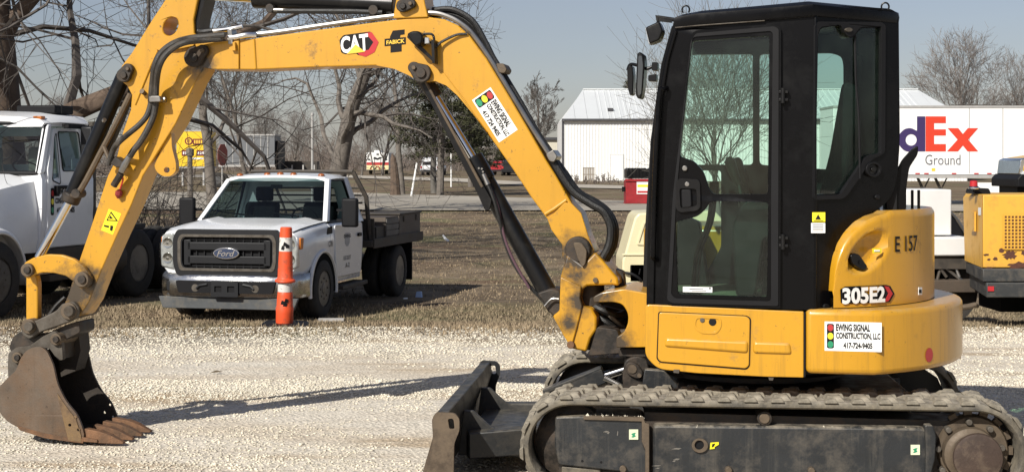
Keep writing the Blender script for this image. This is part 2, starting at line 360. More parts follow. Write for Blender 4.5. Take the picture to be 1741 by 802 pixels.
ss = np.concatenate([np.linspace(-1, -.2, 13)[:-1], np.linspace(-.2, .2, 41), np.linspace(.2, 1, 13)[1:]])
g = MB(); nx = len(ss)
for y in ys:
    for s_ in ss: g.v.append((s_*(60+abs(y)*2.0), y, H(0, y)))
for i in range(len(ys)-1):
    for j in range(nx-1): g.f.append([i*nx+j, i*nx+j+1, (i+1)*nx+j+1, (i+1)*nx+j])
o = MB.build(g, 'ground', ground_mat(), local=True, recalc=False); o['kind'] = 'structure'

def strip(name, pix_near, pix_far, m, lift, n=14):
    """a road sheet between two lines given on the picture, following the ground"""
    b = MB(); A = [ground(*q) for q in pix_near]; B = [ground(*q) for q in pix_far]
    def along(P, t):
        k = min(int(t*(len(P)-1)), len(P)-2); f_ = t*(len(P)-1)-k; return P[k].lerp(P[k+1], f_)
    K = 60
    for i in range(K+1):
        for j in range(n+1):
            q = along(A, i/K).lerp(along(B, i/K), j/n); b.v.append((q.x, q.y, H(q.x, q.y)+lift))
    for i in range(K):
        for j in range(n): a = i*(n+1)+j; b.f.append([a, a+1, a+n+2, a+n+1])
    o = b.build(name, m, local=True, flat=True); o['kind'] = 'structure'; return o
m_road = M('concrete_road', (.36, .325, .27), .9, var=.12, scale=.3, dirt=(.27, .24, .19), amt=.4, dscale=.12, soft=.25, bump=.2, bscale=8)
m_lane = M('pale_gravel_lane', (.40, .36, .30), .9, var=.15, scale=.5)
strip('road', [(-500, 356), (500, 359), (1100, 360), (2300, 362)], [(-500, 330), (560, 327), (1100, 344), (2300, 341)], m_road, .05)
strip('far_lane', [(-300, 303), (560, 302), (760, 309), (960, 320), (1100, 323)], [(-300, 299), (560, 298), (780, 304), (960, 314), (1100, 318)], m_lane, .06)

# ------------------------------------------------------------------ gravel stones, grass blades (stuff nobody could count)
rng = np.random.default_rng(7)
def mesh_np(name, V, Fc, m, kind='stuff'):
    me = bpy.data.meshes.new(name); n = len(V); k = Fc.shape[1]
    me.vertices.add(n); me.vertices.foreach_set('co', V.astype(np.float32).ravel())
    me.loops.add(Fc.size); me.loops.foreach_set('vertex_index', Fc.astype(np.int32).ravel())
    me.polygons.add(len(Fc)); me.polygons.foreach_set('loop_start', np.arange(0, Fc.size, k, dtype=np.int32)); me.polygons.foreach_set('loop_total', np.full(len(Fc), k, dtype=np.int32))
    me.update(calc_edges=True); me.materials.append(m)
    o = bpy.data.objects.new(name, me); COL.objects.link(o); o['kind'] = kind; return o
def vnoise(x, y, sc, seed):
    """smooth value noise on numpy arrays"""
    r = np.random.default_rng(seed).random((64, 64)); X = x*sc; Y = y*sc; i = np.floor(X).astype(int); j = np.floor(Y).astype(int); fx = X-i; fy = Y-j
    fx = fx*fx*(3-2*fx); fy = fy*fy*(3-2*fy); g_ = lambda a, b: r[a % 64, b % 64]
    return (g_(i, j)*(1-fx)+g_(i+1, j)*fx)*(1-fy)+(g_(i, j+1)*(1-fx)+g_(i+1, j+1)*fx)*fy
def stones(n, y0, y1, smin, smax, seed, thr):
    r = np.random.default_rng(seed); Y = y0+(y1-y0)*r.random(n)**.85; X = (r.random(n)*2-1)*(Y*.50+.5)
    dens = .5*vnoise(X*.16+.10*Y, Y*1.25, 1.1, 3)+.25*vnoise(X*.5+3, Y*1.4, 1.3, 8)+.25*vnoise(X, Y*1.7, 3.1, 5)
    edge = Y+(vnoise(X, Y, .6, 9)-.5)*2.4-.12*X < 15.0+1.5*r.random(n)**2
    keep = (dens > thr+.25*(r.random(n)-.5)) & edge; X = X[keep]; Y = Y[keep]; n = len(X)
    base = np.array([[1, 0, 0], [0, 1, 0], [-1, 0, 0], [0, -1, 0], [0, 0, 1], [0, 0, -1.]])
    tri = np.array([[0, 1, 4], [1, 2, 4], [2, 3, 4], [3, 0, 4], [1, 0, 5], [2, 1, 5], [3, 2, 5], [0, 3, 5]])
    V = base[None]*(1+.45*(r.random((n, 6, 3))-.5)); V[:, :, 2] += .25*(r.random((n, 6))-.5)
    sz = smin+(smax-smin)*r.random(n)**2.2; a = r.random(n)*6.283; ca, sa = np.cos(a)[:, None], np.sin(a)[:, None]
    V = V*np.stack([np.ones(n), .65+.3*r.random(n), .32+.22*r.random(n)], 1)[:, None, :]
    x = V[:, :, 0]*ca-V[:, :, 1]*sa; y = V[:, :, 0]*sa+V[:, :, 1]*ca
    P = np.stack([x*sz[:, None]+X[:, None], y*sz[:, None]+Y[:, None], V[:, :, 2]*sz[:, None]+(np.interp(Y, _HY, _HZ)+sz*.18)[:, None]], 2)
    return P.reshape(-1, 3), (tri[None]+6*np.arange(n)[:, None, None]).reshape(-1, 3)
m_stone = M('limestone_gravel', (.66, .605, .49), .9, var=.12, scale=2, island=.24, spec=.2)
V1, F1 = stones(175000, 5.5, 11.5, .004, .015, 1, .47); V2, F2 = stones(100000, 10.5, 16.8, .006, .020, 2, .43); V3, F3 = stones(3000, 5.5, 16.2, .014, .028, 4, .58)
mesh_np('gravel', np.concatenate([V1, V2, V3]), np.concatenate([F1, F2+len(V1), F3+len(V1)+len(V2)]), m_stone)
def blades(n, y0, y1, hmin, hmax, seed, pw=1.0, lying=.75):
    r = np.random.default_rng(seed); Y = y0*(y1/y0)**(r.random(n)**pw); X = (r.random(n)*2-1)*(Y*.48+1)
    edge = Y+(vnoise(X, Y, .6, 9)-.5)*2.4-.12*X > 13.6+2.2*r.random(n)
    dens = .6*vnoise(X*.6, Y, .9, 13)+.4*vnoise(X, Y, 2.6, 17) > .40+.45*(r.random(n)-.5)
    k = edge & dens; X = X[k]; Y = Y[k]; n = len(X)
    h = hmin+(hmax-hmin)*r.random(n)**2; w = .0035+.0045*r.random(n)+Y*.00022; a = r.random(n)*6.283; ln = lying*r.random(n)*1.5; b = r.random(n)*6.283
    Z = np.interp(Y, _HY, _HZ)-.004; P = np.zeros((n, 3, 3)); dx, dy = np.cos(a)*w, np.sin(a)*w
    P[:, 0] = np.stack([X-dx, Y-dy, Z], 1); P[:, 1] = np.stack([X+dx, Y+dy, Z], 1)
    P[:, 2] = np.stack([X+np.cos(b)*np.sin(ln)*h, Y+np.sin(b)*np.sin(ln)*h, Z+np.cos(ln)*h+.01], 1)
    return P.reshape(-1, 3), np.arange(3*n).reshape(-1, 3)
m_grass = M('winter_grass', (.29, .225, .15), .9, var=.3, scale=.7, island=.5, dirt=(.16, .142, .085), amt=.42, dscale=.35, soft=.15, spec=.1)
G1 = blades(195000, 14.3, 22, .015, .06, 21, .9, 1.0); G2 = blades(115000, 18, 58, .015, .06, 22, .8, 1.0)
mesh_np('grass', np.concatenate([G1[0], G2[0]]), np.concatenate([G1[1], G2[1]+len(G1[0])]), m_grass)

# ------------------------------------------------------------------ trees
def grow(base, h, r0, seed, levels=4, lean=(0, 0), fork=.35, nlimb=9, ang=(.6, 1.1), ratio=.62, twig=.008, wig=.16, up=.12, kids=(7, 6, 5), ends=None, trunk_len=.55, straight=False):
    """bare tree: returns trunk-and-limb mesh builder and crown (branches, twigs) as numpy-ready lists"""
    rd = random.Random(seed); T = MB(); C = MB()
    def branch(p, d, L, r, lv):
        n = (9, 7, 5, 4, 3)[min(lv, 4)]; pts = [p.copy()]; rad = [r]; dirs = [d.copy()]
        for i in range(n):
            w = wig*(1 if lv else .45) if lv or not straight else .02
            d = (d+Vector((rd.gauss(0, w), rd.gauss(0, w), rd.gauss(0, w)+up*(.6 if lv else .3)))).normalized()
            p = p+d*(L/n); pts.append(p.copy()); dirs.append(d.copy()); rad.append(max(twig*.55, r*(1-.78*(i+1)/n if lv else 1-.62*(i+1)/n)))
        (T if lv < 2 else C).tube(pts, rad, (10, 6, 4, 3, 3)[min(lv, 4)], caps=lv == 0)
        if lv >= levels: return
        k = nlimb if lv == 0 else kids[min(lv-1, len(kids)-1)]
        for j in range(k):
            t = (fork+(1-fork)*(j+rd.random()*.8)/k) if lv == 0 else .18+.82*(j+rd.random())/k
            t = min(t, .999); i = min(int(t*n), n-1); q = pts[i].lerp(pts[i+1], t*n-i); dd = dirs[i+1]
            ax = dd.orthogonal().normalized(); ax.rotate(Matrix.Rotation(rd.random()*6.283 if lv else j*2.4+rd.random(), 4, dd))
            c = dd.copy(); c.rotate(Matrix.Rotation(rd.uniform(*ang), 4, ax))
            rr = max(twig, rad[i]*rd.uniform(.34, .56)); LL = L*ratio*(1-.45*t)*rd.uniform(.75, 1.25)
            branch(q, c, LL, rr, lv+1)
    d = Vector((lean[0], lean[1], 1)).normalized(); branch(Vector((0, 0, -.15)), d, h*trunk_len, r0, 0)
    return T, C
m_bark = M('grey_bark', (.14, .122, .104), .9, var=.3, scale=5, bump=.8, bscale=16)
m_bark2 = M('brown_bark', (.10, .07, .05), .9, var=.35, scale=4, bump=1.0, bscale=10)
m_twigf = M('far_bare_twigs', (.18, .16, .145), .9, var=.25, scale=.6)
m_twig = M('bare_twigs', (.088, .076, .067), .9, var=.3, scale=1)
m_twig2 = M('pale_bare_twigs', (.13, .12, .105), .9, var=.25, scale=1)
def tree(name, label, loc, rz=0, group=None, mats=None, cat='tree', src=None, sc=1.0, **k):
    t = thing(name, label, cat, loc, rz, group); t.scale = (sc, sc, sc)
    if src:
        for ch in src.children:
            c = ch.copy(); COL.objects.link(c); c.parent = t
        return t
    T, C = grow(None, **k); mt = mats or (m_bark, m_twig)
    T.build('trunk', mt[0], t, local=True, ang=60, recalc=False); C.build('crown', mt[1], t, local=True, flat=True, recalc=False); return t
def gat(px, Y, dz=0): return Vector(((px-CX)/F*Y, Y, H(0, Y)+dz))
G_T = 'bare trees behind the lot'
tree('bare_tree', 'thick brown trunk of the big bare tree rising behind the white semi truck', gat(13, 27), 0, G_T, (m_bark2, m_twig), h=14, r0=.52, seed=5, straight=True, trunk_len=.7, levels=4, nlimb=14, fork=.28, ang=(.8, 1.5), ratio=.85, kids=(7, 6, 4), wig=.22, up=.03, twig=.007)
tree('bare_tree', 'bare tree with a slim straight trunk beside the yellow trailer', gat(362, 62), .6, G_T, h=15, r0=.24, seed=11, levels=4, nlimb=12, fork=.3, ang=(.5, 1.1), ratio=.66, kids=(6, 5, 4), twig=.011)
tree('bare_tree', 'thin bare tree standing before the grey trailer', gat(421, 58), 1.7, G_T, h=11, r0=.11, seed=12, levels=4, nlimb=11, fork=.3, ang=(.5, 1.0), ratio=.68, kids=(6, 5, 4), twig=.010)
tree('bare_tree', 'broad bare tree with heavy forking limbs behind the white pickup', gat(566, 52), 2.2, G_T, (m_bark, m_twig), h=14, r0=.36, seed=38, levels=4, nlimb=13, fork=.22, ang=(.7, 1.25), ratio=.85, kids=(6, 5, 4), wig=.2, up=.05, twig=.010)
tree('bare_tree', 'tall thin bare tree rising beside the broken stump', gat(684, 80), 0, G_T, h=15, r0=.19, seed=44, levels=4, nlimb=14, fork=.3, ang=(.4, .9), ratio=.6, kids=(6, 5, 4), twig=.012)
tree('bare_tree', 'pale bare tree whose trunk overlaps the white car', gat(738, 84), 0, G_T, (m_twig2, m_twig), h=13, r0=.2, seed=47, levels=3, nlimb=10, fork=.45, ang=(.5, 1.1), ratio=.55, kids=(6, 6), twig=.014)
tree('bare_tree', 'bare tree left of the white metal building', gat(918, 135), 0, G_T, h=13.5, r0=.16, seed=52, levels=4, nlimb=14, fork=.2, ang=(.35, .8), ratio=.55, kids=(8, 6, 5), twig=.017)
tt = tree('bare_tree', 'rounded bare tree with upswept pale branches in front of the white metal building', gat(1222, 48), 0, G_T, (m_twig2, m_twig2), h=7.0, r0=.11, seed=61, levels=4, nlimb=15, fork=.08, ang=(.4, .95), ratio=1.05, kids=(6, 5, 3), wig=.10, up=.16, twig=.0085, trunk_len=.45)
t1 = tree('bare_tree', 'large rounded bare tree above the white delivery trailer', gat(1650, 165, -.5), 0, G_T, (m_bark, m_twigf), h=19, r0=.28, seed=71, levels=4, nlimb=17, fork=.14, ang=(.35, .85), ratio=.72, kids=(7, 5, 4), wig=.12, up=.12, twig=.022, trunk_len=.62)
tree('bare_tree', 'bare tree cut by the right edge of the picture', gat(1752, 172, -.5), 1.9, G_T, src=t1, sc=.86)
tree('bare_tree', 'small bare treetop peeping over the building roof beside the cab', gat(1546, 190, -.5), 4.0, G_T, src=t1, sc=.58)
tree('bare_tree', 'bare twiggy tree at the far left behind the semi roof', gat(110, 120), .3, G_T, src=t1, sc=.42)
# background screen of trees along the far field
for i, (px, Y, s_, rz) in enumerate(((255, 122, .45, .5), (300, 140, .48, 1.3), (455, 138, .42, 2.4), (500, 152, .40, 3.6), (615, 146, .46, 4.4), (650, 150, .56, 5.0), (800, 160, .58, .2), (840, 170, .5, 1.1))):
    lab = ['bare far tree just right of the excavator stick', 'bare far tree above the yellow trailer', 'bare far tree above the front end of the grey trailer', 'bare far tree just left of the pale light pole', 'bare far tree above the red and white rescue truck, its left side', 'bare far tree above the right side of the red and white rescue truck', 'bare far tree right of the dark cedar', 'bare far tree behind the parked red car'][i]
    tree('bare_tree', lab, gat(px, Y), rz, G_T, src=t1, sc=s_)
# cedar
def cedar(loc, h, seed, label):
    rd = random.Random(seed); t = thing('cedar_tree', label, 'tree', loc); T = MB(); T.tube([(0, 0, -.1), (.1, 0, h*.4), (0, .05, h*.8), (0, 0, h)], [.2, .16, .08, .02], 8); T.build('trunk', m_bark, t, local=True)
    V = []; Fc = []; Bq = MB()
    for i in range(150):
        z = h*(.22+.76*(i/150)); L_ = (1-(z/h))*h*.30*rd.uniform(.4, 1.25)+.35; a = rd.random()*6.283; d = Vector((math.cos(a), math.sin(a), rd.uniform(-.25, .45)))
        p0 = Vector((0, 0, z)); Bq.tube([p0, p0+d*L_*.6, p0+d*L_+Vector((0, 0, .1))], [.025, .015, .006], 3)
        for k in range(int(44+L_*52)):
            q = p0+d*L_*rd.uniform(.25, 1.08)+Vector((rd.gauss(0, .12), rd.gauss(0, .12), rd.gauss(0, .10)))
            e = Vector((rd.gauss(0, 1), rd.gauss(0, 1), rd.gauss(.3, .7))).normalized(); s_ = rd.uniform(.09, .20); w = e.orthogonal().normalized()*s_*.28
            o_ = len(V); V += [q-w, q+w, q+e*s_]; Fc.append([o_, o_+1, o_+2])
    Bq.build('limbs', m_twig, t, local=True, flat=True, recalc=False)
    c = mesh_np('crown', np.array([tuple(v) for v in V]), np.array(Fc), m_cedar); del c['kind']; c.parent = t
m_cedar = M('cedar_foliage', (.05, .052, .026), .8, var=.35, scale=.8, island=.5, spec=.2)
cedar(gat(748, 78), 9.5, 3, 'dark evergreen cedar behind the boom cylinder')
cedar(gat(800, 100), 7.4, 4, 'dark evergreen cedar partly hidden by the boom cylinder, right of the taller one')
cedar(gat(862, 170), 5.0, 6, 'small dark evergreen above the parked red car')
cedar(gat(1072, 175), 11.2, 8, 'dark evergreen tip showing over the white building roof')
# broken trunk and leaning pole
b = MB(); p0 = gat(672, 78); rd = random.Random(4)
b.tube([p0, p0+Vector((-.02, 0, .8)), p0+Vector((-.08, 0, 1.6)), p0+Vector((-.12, 0, 2.0)), p0+Vector((-.16, 0, 2.25))], [.30, .25, .2, .14, .03], 9)
b.build('tree_stump', m_bark2, tag=('tall broken dead stump with a jagged top beside the rescue truck', 'stump'))
b = MB(); p0 = gat(699, 76); b.tube([p0, p0+Vector((.30, 0, 1.75))], [.055, .05], 8); b.build('leaning_pole', m_white, tag=('white leaning pole beside the broken stump', 'pole'))
m_alu = M('galvanised_pole', (.42, .41, .39), .5, metal=.3, var=.1)
t = thing('light_pole', 'tall thin pale light pole above the roof of the white pickup', 'pole', gat(531, 46)); b = MB(); b.tube([(0, 0, -.1), (0, 0, 3.3)], [.045, .035], 10); b.build('pole', m_alu, t, local=True)
b = MB(); b.tube([(0, 0, 3.3), (0, 0, 3.36), (0, 0, 3.4)], [.055, .055, .02], 10); b.build('pole_cap', m_alu, t, local=True)
b = MB(); p0 = gat(587, 110); b.tube([p0, p0+Vector((0, 0, 2.3))], [.05, .04], 8); b.build('thin_pole', m_alu, tag=('short thin pale pole left of the rescue truck', 'pole'))
b = MB(); p0 = gat(767, 100); b.tube([p0, p0+Vector((0, 0, 2.9))], [.05, .05], 8); b.build('white_post', m_white, tag=('white post right of the parked white car', 'post'))
for px, Y, hh, lb in ((323, 58, 2.0, 'weathered wooden post with a knobbed top before the yellow trailer'), (418, 60, 1.1, 'short pale wooden post below the grey trailer'), (450, 61, 1.1, 'short pale wooden post under the front corner of the grey trailer')):
    b = MB(); p0 = gat(px, Y); b.tube([p0, p0+Vector((0, 0, hh)), p0+Vector((0, 0, hh+.02)), p0+Vector((0, 0, hh+.28)), p0+Vector((0, 0, hh+.34))], [.11, .10, .16 if hh > 1.5 else .1, .16 if hh > 1.5 else .1, .04], 8)
    b.build('wooden_post', m_bark, tag=(lb, 'post', 'posts by the trailers'))
# brush: bare shrub right of the stick, and the far wood that reads as one mass
def shrub(n, L_, seed, r=.008, flat=.6):
    rd = random.Random(seed); b = MB()
    for i in range(n):
        a = rd.random()*6.283; p = Vector((rd.gauss(0, .35), rd.gauss(0, .2), 0)); d = Vector((math.cos(a)*flat, math.sin(a)*flat, rd.uniform(.5, 1.3))).normalized(); pts = [p]; l = L_*rd.uniform(.5, 1.2)
        for k in range(6):
            d = (d+Vector((rd.gauss(0, .2), rd.gauss(0, .2), rd.gauss(-.08, .15)))).normalized(); p = p+d*l/6; pts.append(p)
        b.tube(pts, [r*(1.6-k*.2) for k in range(7)], 3, caps=False)
        for k in range(5):
            q = pts[rd.randint(2, 5)]; e = Vector((rd.gauss(0, 1), rd.gauss(0, 1), rd.gauss(.3, .6))).normalized(); m_ = q+e*l*.18
            b.tube([q, m_, m_+(e+Vector((rd.gauss(0, .4), rd.gauss(0, .4), rd.gauss(0, .4))))*l*.15], [r*.7, r*.55, r*.4], 3, caps=False)
    return b
for px, Y, n, L_, sd, lb in ((262, 30, 55, 2.1, 1, 'tangled bare shrub between the excavator stick and the white pickup'), (305, 34, 40, 1.5, 2, 'bare arching shrub just left of the pickup mirror'), (225, 33, 50, 3.2, 3, 'bare shrub with tall stems behind the excavator stick')):
    t = thing('bare_shrub', lb, 'shrub', gat(px, Y), 0, 'bare shrubs behind the trucks'); shrub(n, L_, sd).build('stems', m_twig, t, local=True, flat=True, recalc=False)
def thicket(name, pts, n, h, seed, m):
    rd = random.Random(seed); b = MB()
    for i in range(n):
        k = rd.random(); x = pts[0]+(pts[1]-pts[0])*k; Y = rd.uniform(pts[2], pts[3]); p = gat(x, Y); l = h*rd.uniform(.35, 1.0)*(.75+.25*math.sin(k*17+seed)); d = Vector((rd.gauss(0, .25), rd.gauss(0, .2), 1)).normalized(); P = [p]
        for q in range(4):
            d = (d+Vector((rd.gauss(0, .2), rd.gauss(0, .2), .05))).normalized(); p = p+d*l/4; P.append(p)
        b.tube(P, [.05, .04, .03, .025, .015], 3, caps=False)
        for q in range(9):
            o_ = P[rd.randint(1, 4)]; e = Vector((rd.gauss(0, .8), rd.gauss(0, .6), rd.uniform(.2, 1.2))).normalized()*l*rd.uniform(.15, .35); b.tube([o_, o_+e*.6+Vector((rd.gauss(0, .05), 0, 0)), o_+e], [.022, .016, .01], 3, caps=False)
    o = b.build(name, m, local=True, flat=True, recalc=False); o['kind'] = 'stuff'
m_brush = M('far_brush', (.13, .105, .088), .9, var=.25, scale=.05)
thicket('far_wood', (-80, 330, 135, 175), 800, 4.6, 1, m_brush)
thicket('far_wood', (330, 960, 185, 250), 1700, 5.2, 2, m_brush)
thicket('roadside_brush', (940, 1075, 108, 116), 55, .8, 3, m_brush)

# ------------------------------------------------------------------ white metal building
m_bwhite = M('white_metal_siding', (.74, .74, .72), .5, var=.03, scale=.4)
m_broof = M('pale_metal_roof', (.68, .70, .70), .35, metal=.1, var=.04, scale=.3)
m_trim = M('dark_trim', (.05, .05, .055), .5)
YB = 120.0; PB = Pl(at(957, 300, YB).x, YB, 0.0); zb = H(0, YB)-.05; zE = at(0, 203, YB).z
bld = thing('metal_building', 'long white metal building with a pale ribbed gable roof behind the excavator', 'building', (PB.o.x, YB, zb))
LB = 33.0; DB = 15.0; zR = CH+(280-153)/F*(YB+DB/2)
pw = 1.0; first = None
def wallpanel():
    b = MB(); h = zE-zb; prof = [(0, 0)]
    for k in range(4): x = k*.25; prof += [(x+.09, 0), (x+.12, -.035), (x+.16, -.035), (x+.19, 0)]
    prof.append((.997, 0)); n = len(prof)
    for z in (0, h):
        for x, y in prof: b.v.append((x, y, z))
    for i in range(n-1): b.f.append([i, i+1, i+1+n, i+n])
    return b
for i in range(int(LB)):
    if first is None: first = wallpanel().build('wall_panel', m_bwhite, bld, local=True, flat=True)
    else: inst(first, bld, Matrix.Translation((i*pw, 0, 0)))
b = MB(); b.bx(0, LB, .05, DB, 0, zE-zb-.02); b.build('wall_core', m_bwhite, bld, local=True)
b = MB(); hR = zR-zb; hE = zE-zb; inw = 2.0
for (x0, x1) in ((0, LB),):
    b.add([(0, .05, hE), (0, DB, hE), (inw, DB/2, hR-.06), (LB, .05, hE), (LB, DB, hE), (LB-inw, DB/2, hR-.06)], [[0, 1, 2], [3, 5, 4], [0, 2, 5, 3], [1, 4, 5, 2]])
b.build('gable', m_bwhite, bld, local=True, flat=True)
# roof panels, hipped ends: each strip a panel
rp = None; N_ = 33
for i in range(N_):
    xa, xb = i*LB/N_, (i+1)*LB/N_
    def top(x): 
        k = min(1, x/inw, (LB-x)/inw); return (x, -.3+(DB/2+.3)*max(k, .02), hE+.03+(hR-hE)*max(k, .02))
    ta, tb = top(xa), top(xb); b = MB()
    if i < 3 or i >= N_-3:
        b.ext([(xa+.01, -.3), (xb-.01, -.3), (xb-.01, tb[1]), (xa+.01, ta[1])], lambda p: (p[0], p[1], hE+.03+(hR-hE)*(p[1]+.3)/(DB/2+.3)), lambda p: (p[0], p[1], hE-.03+(hR-hE)*(p[1]+.3)/(DB/2+.3)))
        b.build('roof_panel', m_broof, bld, local=True, flat=True)
    elif rp is None:
        L_ = LB/N_; sl = (hR-hE)/(DB/2+.3)
        prof = [(0.005, 0), (.22, 0), (.24, .05), (.27, .05), (.29, 0), (.72, 0), (.74, .05), (.77, .05), (.79, 0), (.995, 0)]; n = len(prof)
        for y in (-.3, DB/2):
            for x, z in prof: b.v.append((x*L_, y, hE+.03+sl*(y+.3)+z))
        for k in range(n-1): b.f.append([k, k+1, k+1+n, k+n])
        rp = b.build('roof_panel', m_broof, bld, local=True, flat=True); rp.location.x = xa
    else: inst(rp, bld, Matrix.Translation((xa, 0, 0)))
b = MB(); b.bx(-.1, LB+.1, -.36, -.22, hE-.14, hE+.04); b.build('gutter', m_trim, bld, local=True)
b = MB(); b.bx(-.08, .06, -.1, .04, 0, hE-.14); b.build('corner_trim', m_trim, bld, local=True)
b = MB(); b.bx(inw, LB-inw, DB/2-.2, DB/2+.2, hR+.02, hR+.1); b.build('ridge_cap', m_broof, bld, local=True)
b = MB(); ux = (1038-957)/F*YB; b.bx(ux, ux+1.0, -.07, -.03, .1, 2.2); dr = b.build('door', m_bwhite, bld, local=True, label='plain white door in the wall')
b = MB(); b.bx(ux-.06, ux, -.075, -.02, .05, 2.26); b.bx(ux+1.0, ux+1.06, -.075, -.02, .05, 2.26); b.bx(ux, ux+1.0, -.075, -.02, 2.2, 2.26); b.build('door_frame', M('door_trim', (.55, .55, .54)), dr, local=True)
b = MB(); ux = (1040-957)/F*YB; b.bx(ux-.22, ux+.22, 1.5, 1.9, hE+.75, hE+.98); b.build('roof_vent', m_trim, bld, local=True)
# cream shed to its left
sh = thing('cream_shed', 'low cream building with a dark roof edge left of the white metal building', 'building', gat(905, 165)); b = MB(); b.bx(0, 3.55, 0, 6, -.2, 4.4-.65); b.build('wall', M('cream_siding', (.55, .52, .42), .7), sh, local=True)
b = MB(); b.bx(-.2, 3.6, -.3, 6.2, 3.76, 4.05); b.build('roof', m_trim, sh, local=True)
# pallets leaning, propane bits by the wall
m_wood = M('weathered_pallet_wood', (.25, .21, .16), .9, var=.25, scale=12)
pal = thing('pallet', 'weathered wooden pallet leaning on the white building wall', 'pallet', gat(991, 117), .1)
for k in range(7): b = MB(); b.bx(k*.14, k*.14+.09, .0, .025, 0, 1.15); b.build('slat', m_wood, pal, local=True)
for k in range(3): b = MB(); b.bx(0, .95, .027, .10, .05+k*.5, .12+k*.5); b.build('bearer', m_wood, pal, local=True)
# ------------------------------------------------------------------ dumpster
dm = thing('dumpster', 'red dumpster with a black ribbed lid beside the excavator cab', 'dumpster', gat(1064, 61.0), 0)
m_dred = M('dumpster_red', (.30, .015, .02), .5, var=.1, scale=2, dirt=(.16, .02, .02), amt=.35, dscale=3)
Wd = 1.9
b = MB(); b.ext([(0, .0), (1.1, -.06), (1.1, .95), (0, 1.02), ], lambda p: (0.0, p[0], p[1]+.06), lambda p: (Wd, p[0], p[1]+.06)); b.build('bin', m_dred, dm, local=True, bevel=.015)
b = MB(); b.bx(-.03, Wd+.03, -.06, .0, .98, 1.08); b.bx(-.03, .0, -.03, 1.1, .0, .08); b.build('rim', m_dred, dm, local=True)
for j in range(2):
    ld = MB(); ld.bx(.02+j*.95, .93+j*.95, -.08, 1.14, 1.09, 1.5); lo = ld.build('lid', m_blk, dm, local=True, bevel=.03)
    for k in range(6): b = MB(); b.bx(.07+j*.95+k*.14, .13+j*.95+k*.14, -.11, 1.15, 1.1, 1.53); b.build('lid_rib', m_blk, lo, local=True, bevel=.01)
b = MB(); b.bx(-.14, .0, .2, .35, .55, .75); b.build('fork_pocket', m_blk, dm, local=True)
b = MB(); b.bx(.45, .95, -.03, -.015, .45, .95); st = b.build('notice', m_white, dm, local=True)
b = MB(); b.bx(.48, .92, -.036, -.031, .74, .84); b.build('notice_band', m_amb, st, local=True)
b = MB(); b.bx(.48, .92, -.036, -.031, .50, .58); b.build('notice_print', m_redv, st, local=True)
# ------------------------------------------------------------------ excavator
T = Pl(at(1285, 0, 7.25).x, 7.25, 5.5)         # outer face of the near track
HC = 12.0
_h = Pl(EXB.x, EXB.y, HC)
HP = Pl(*(EXB-_h.n*.93)[:2], HC)               # left (door) face of the house
EX = thing('excavator', 'yellow compact excavator with a black cab, boom raised and rusty bucket resting on the gravel', 'excavator', EXB)
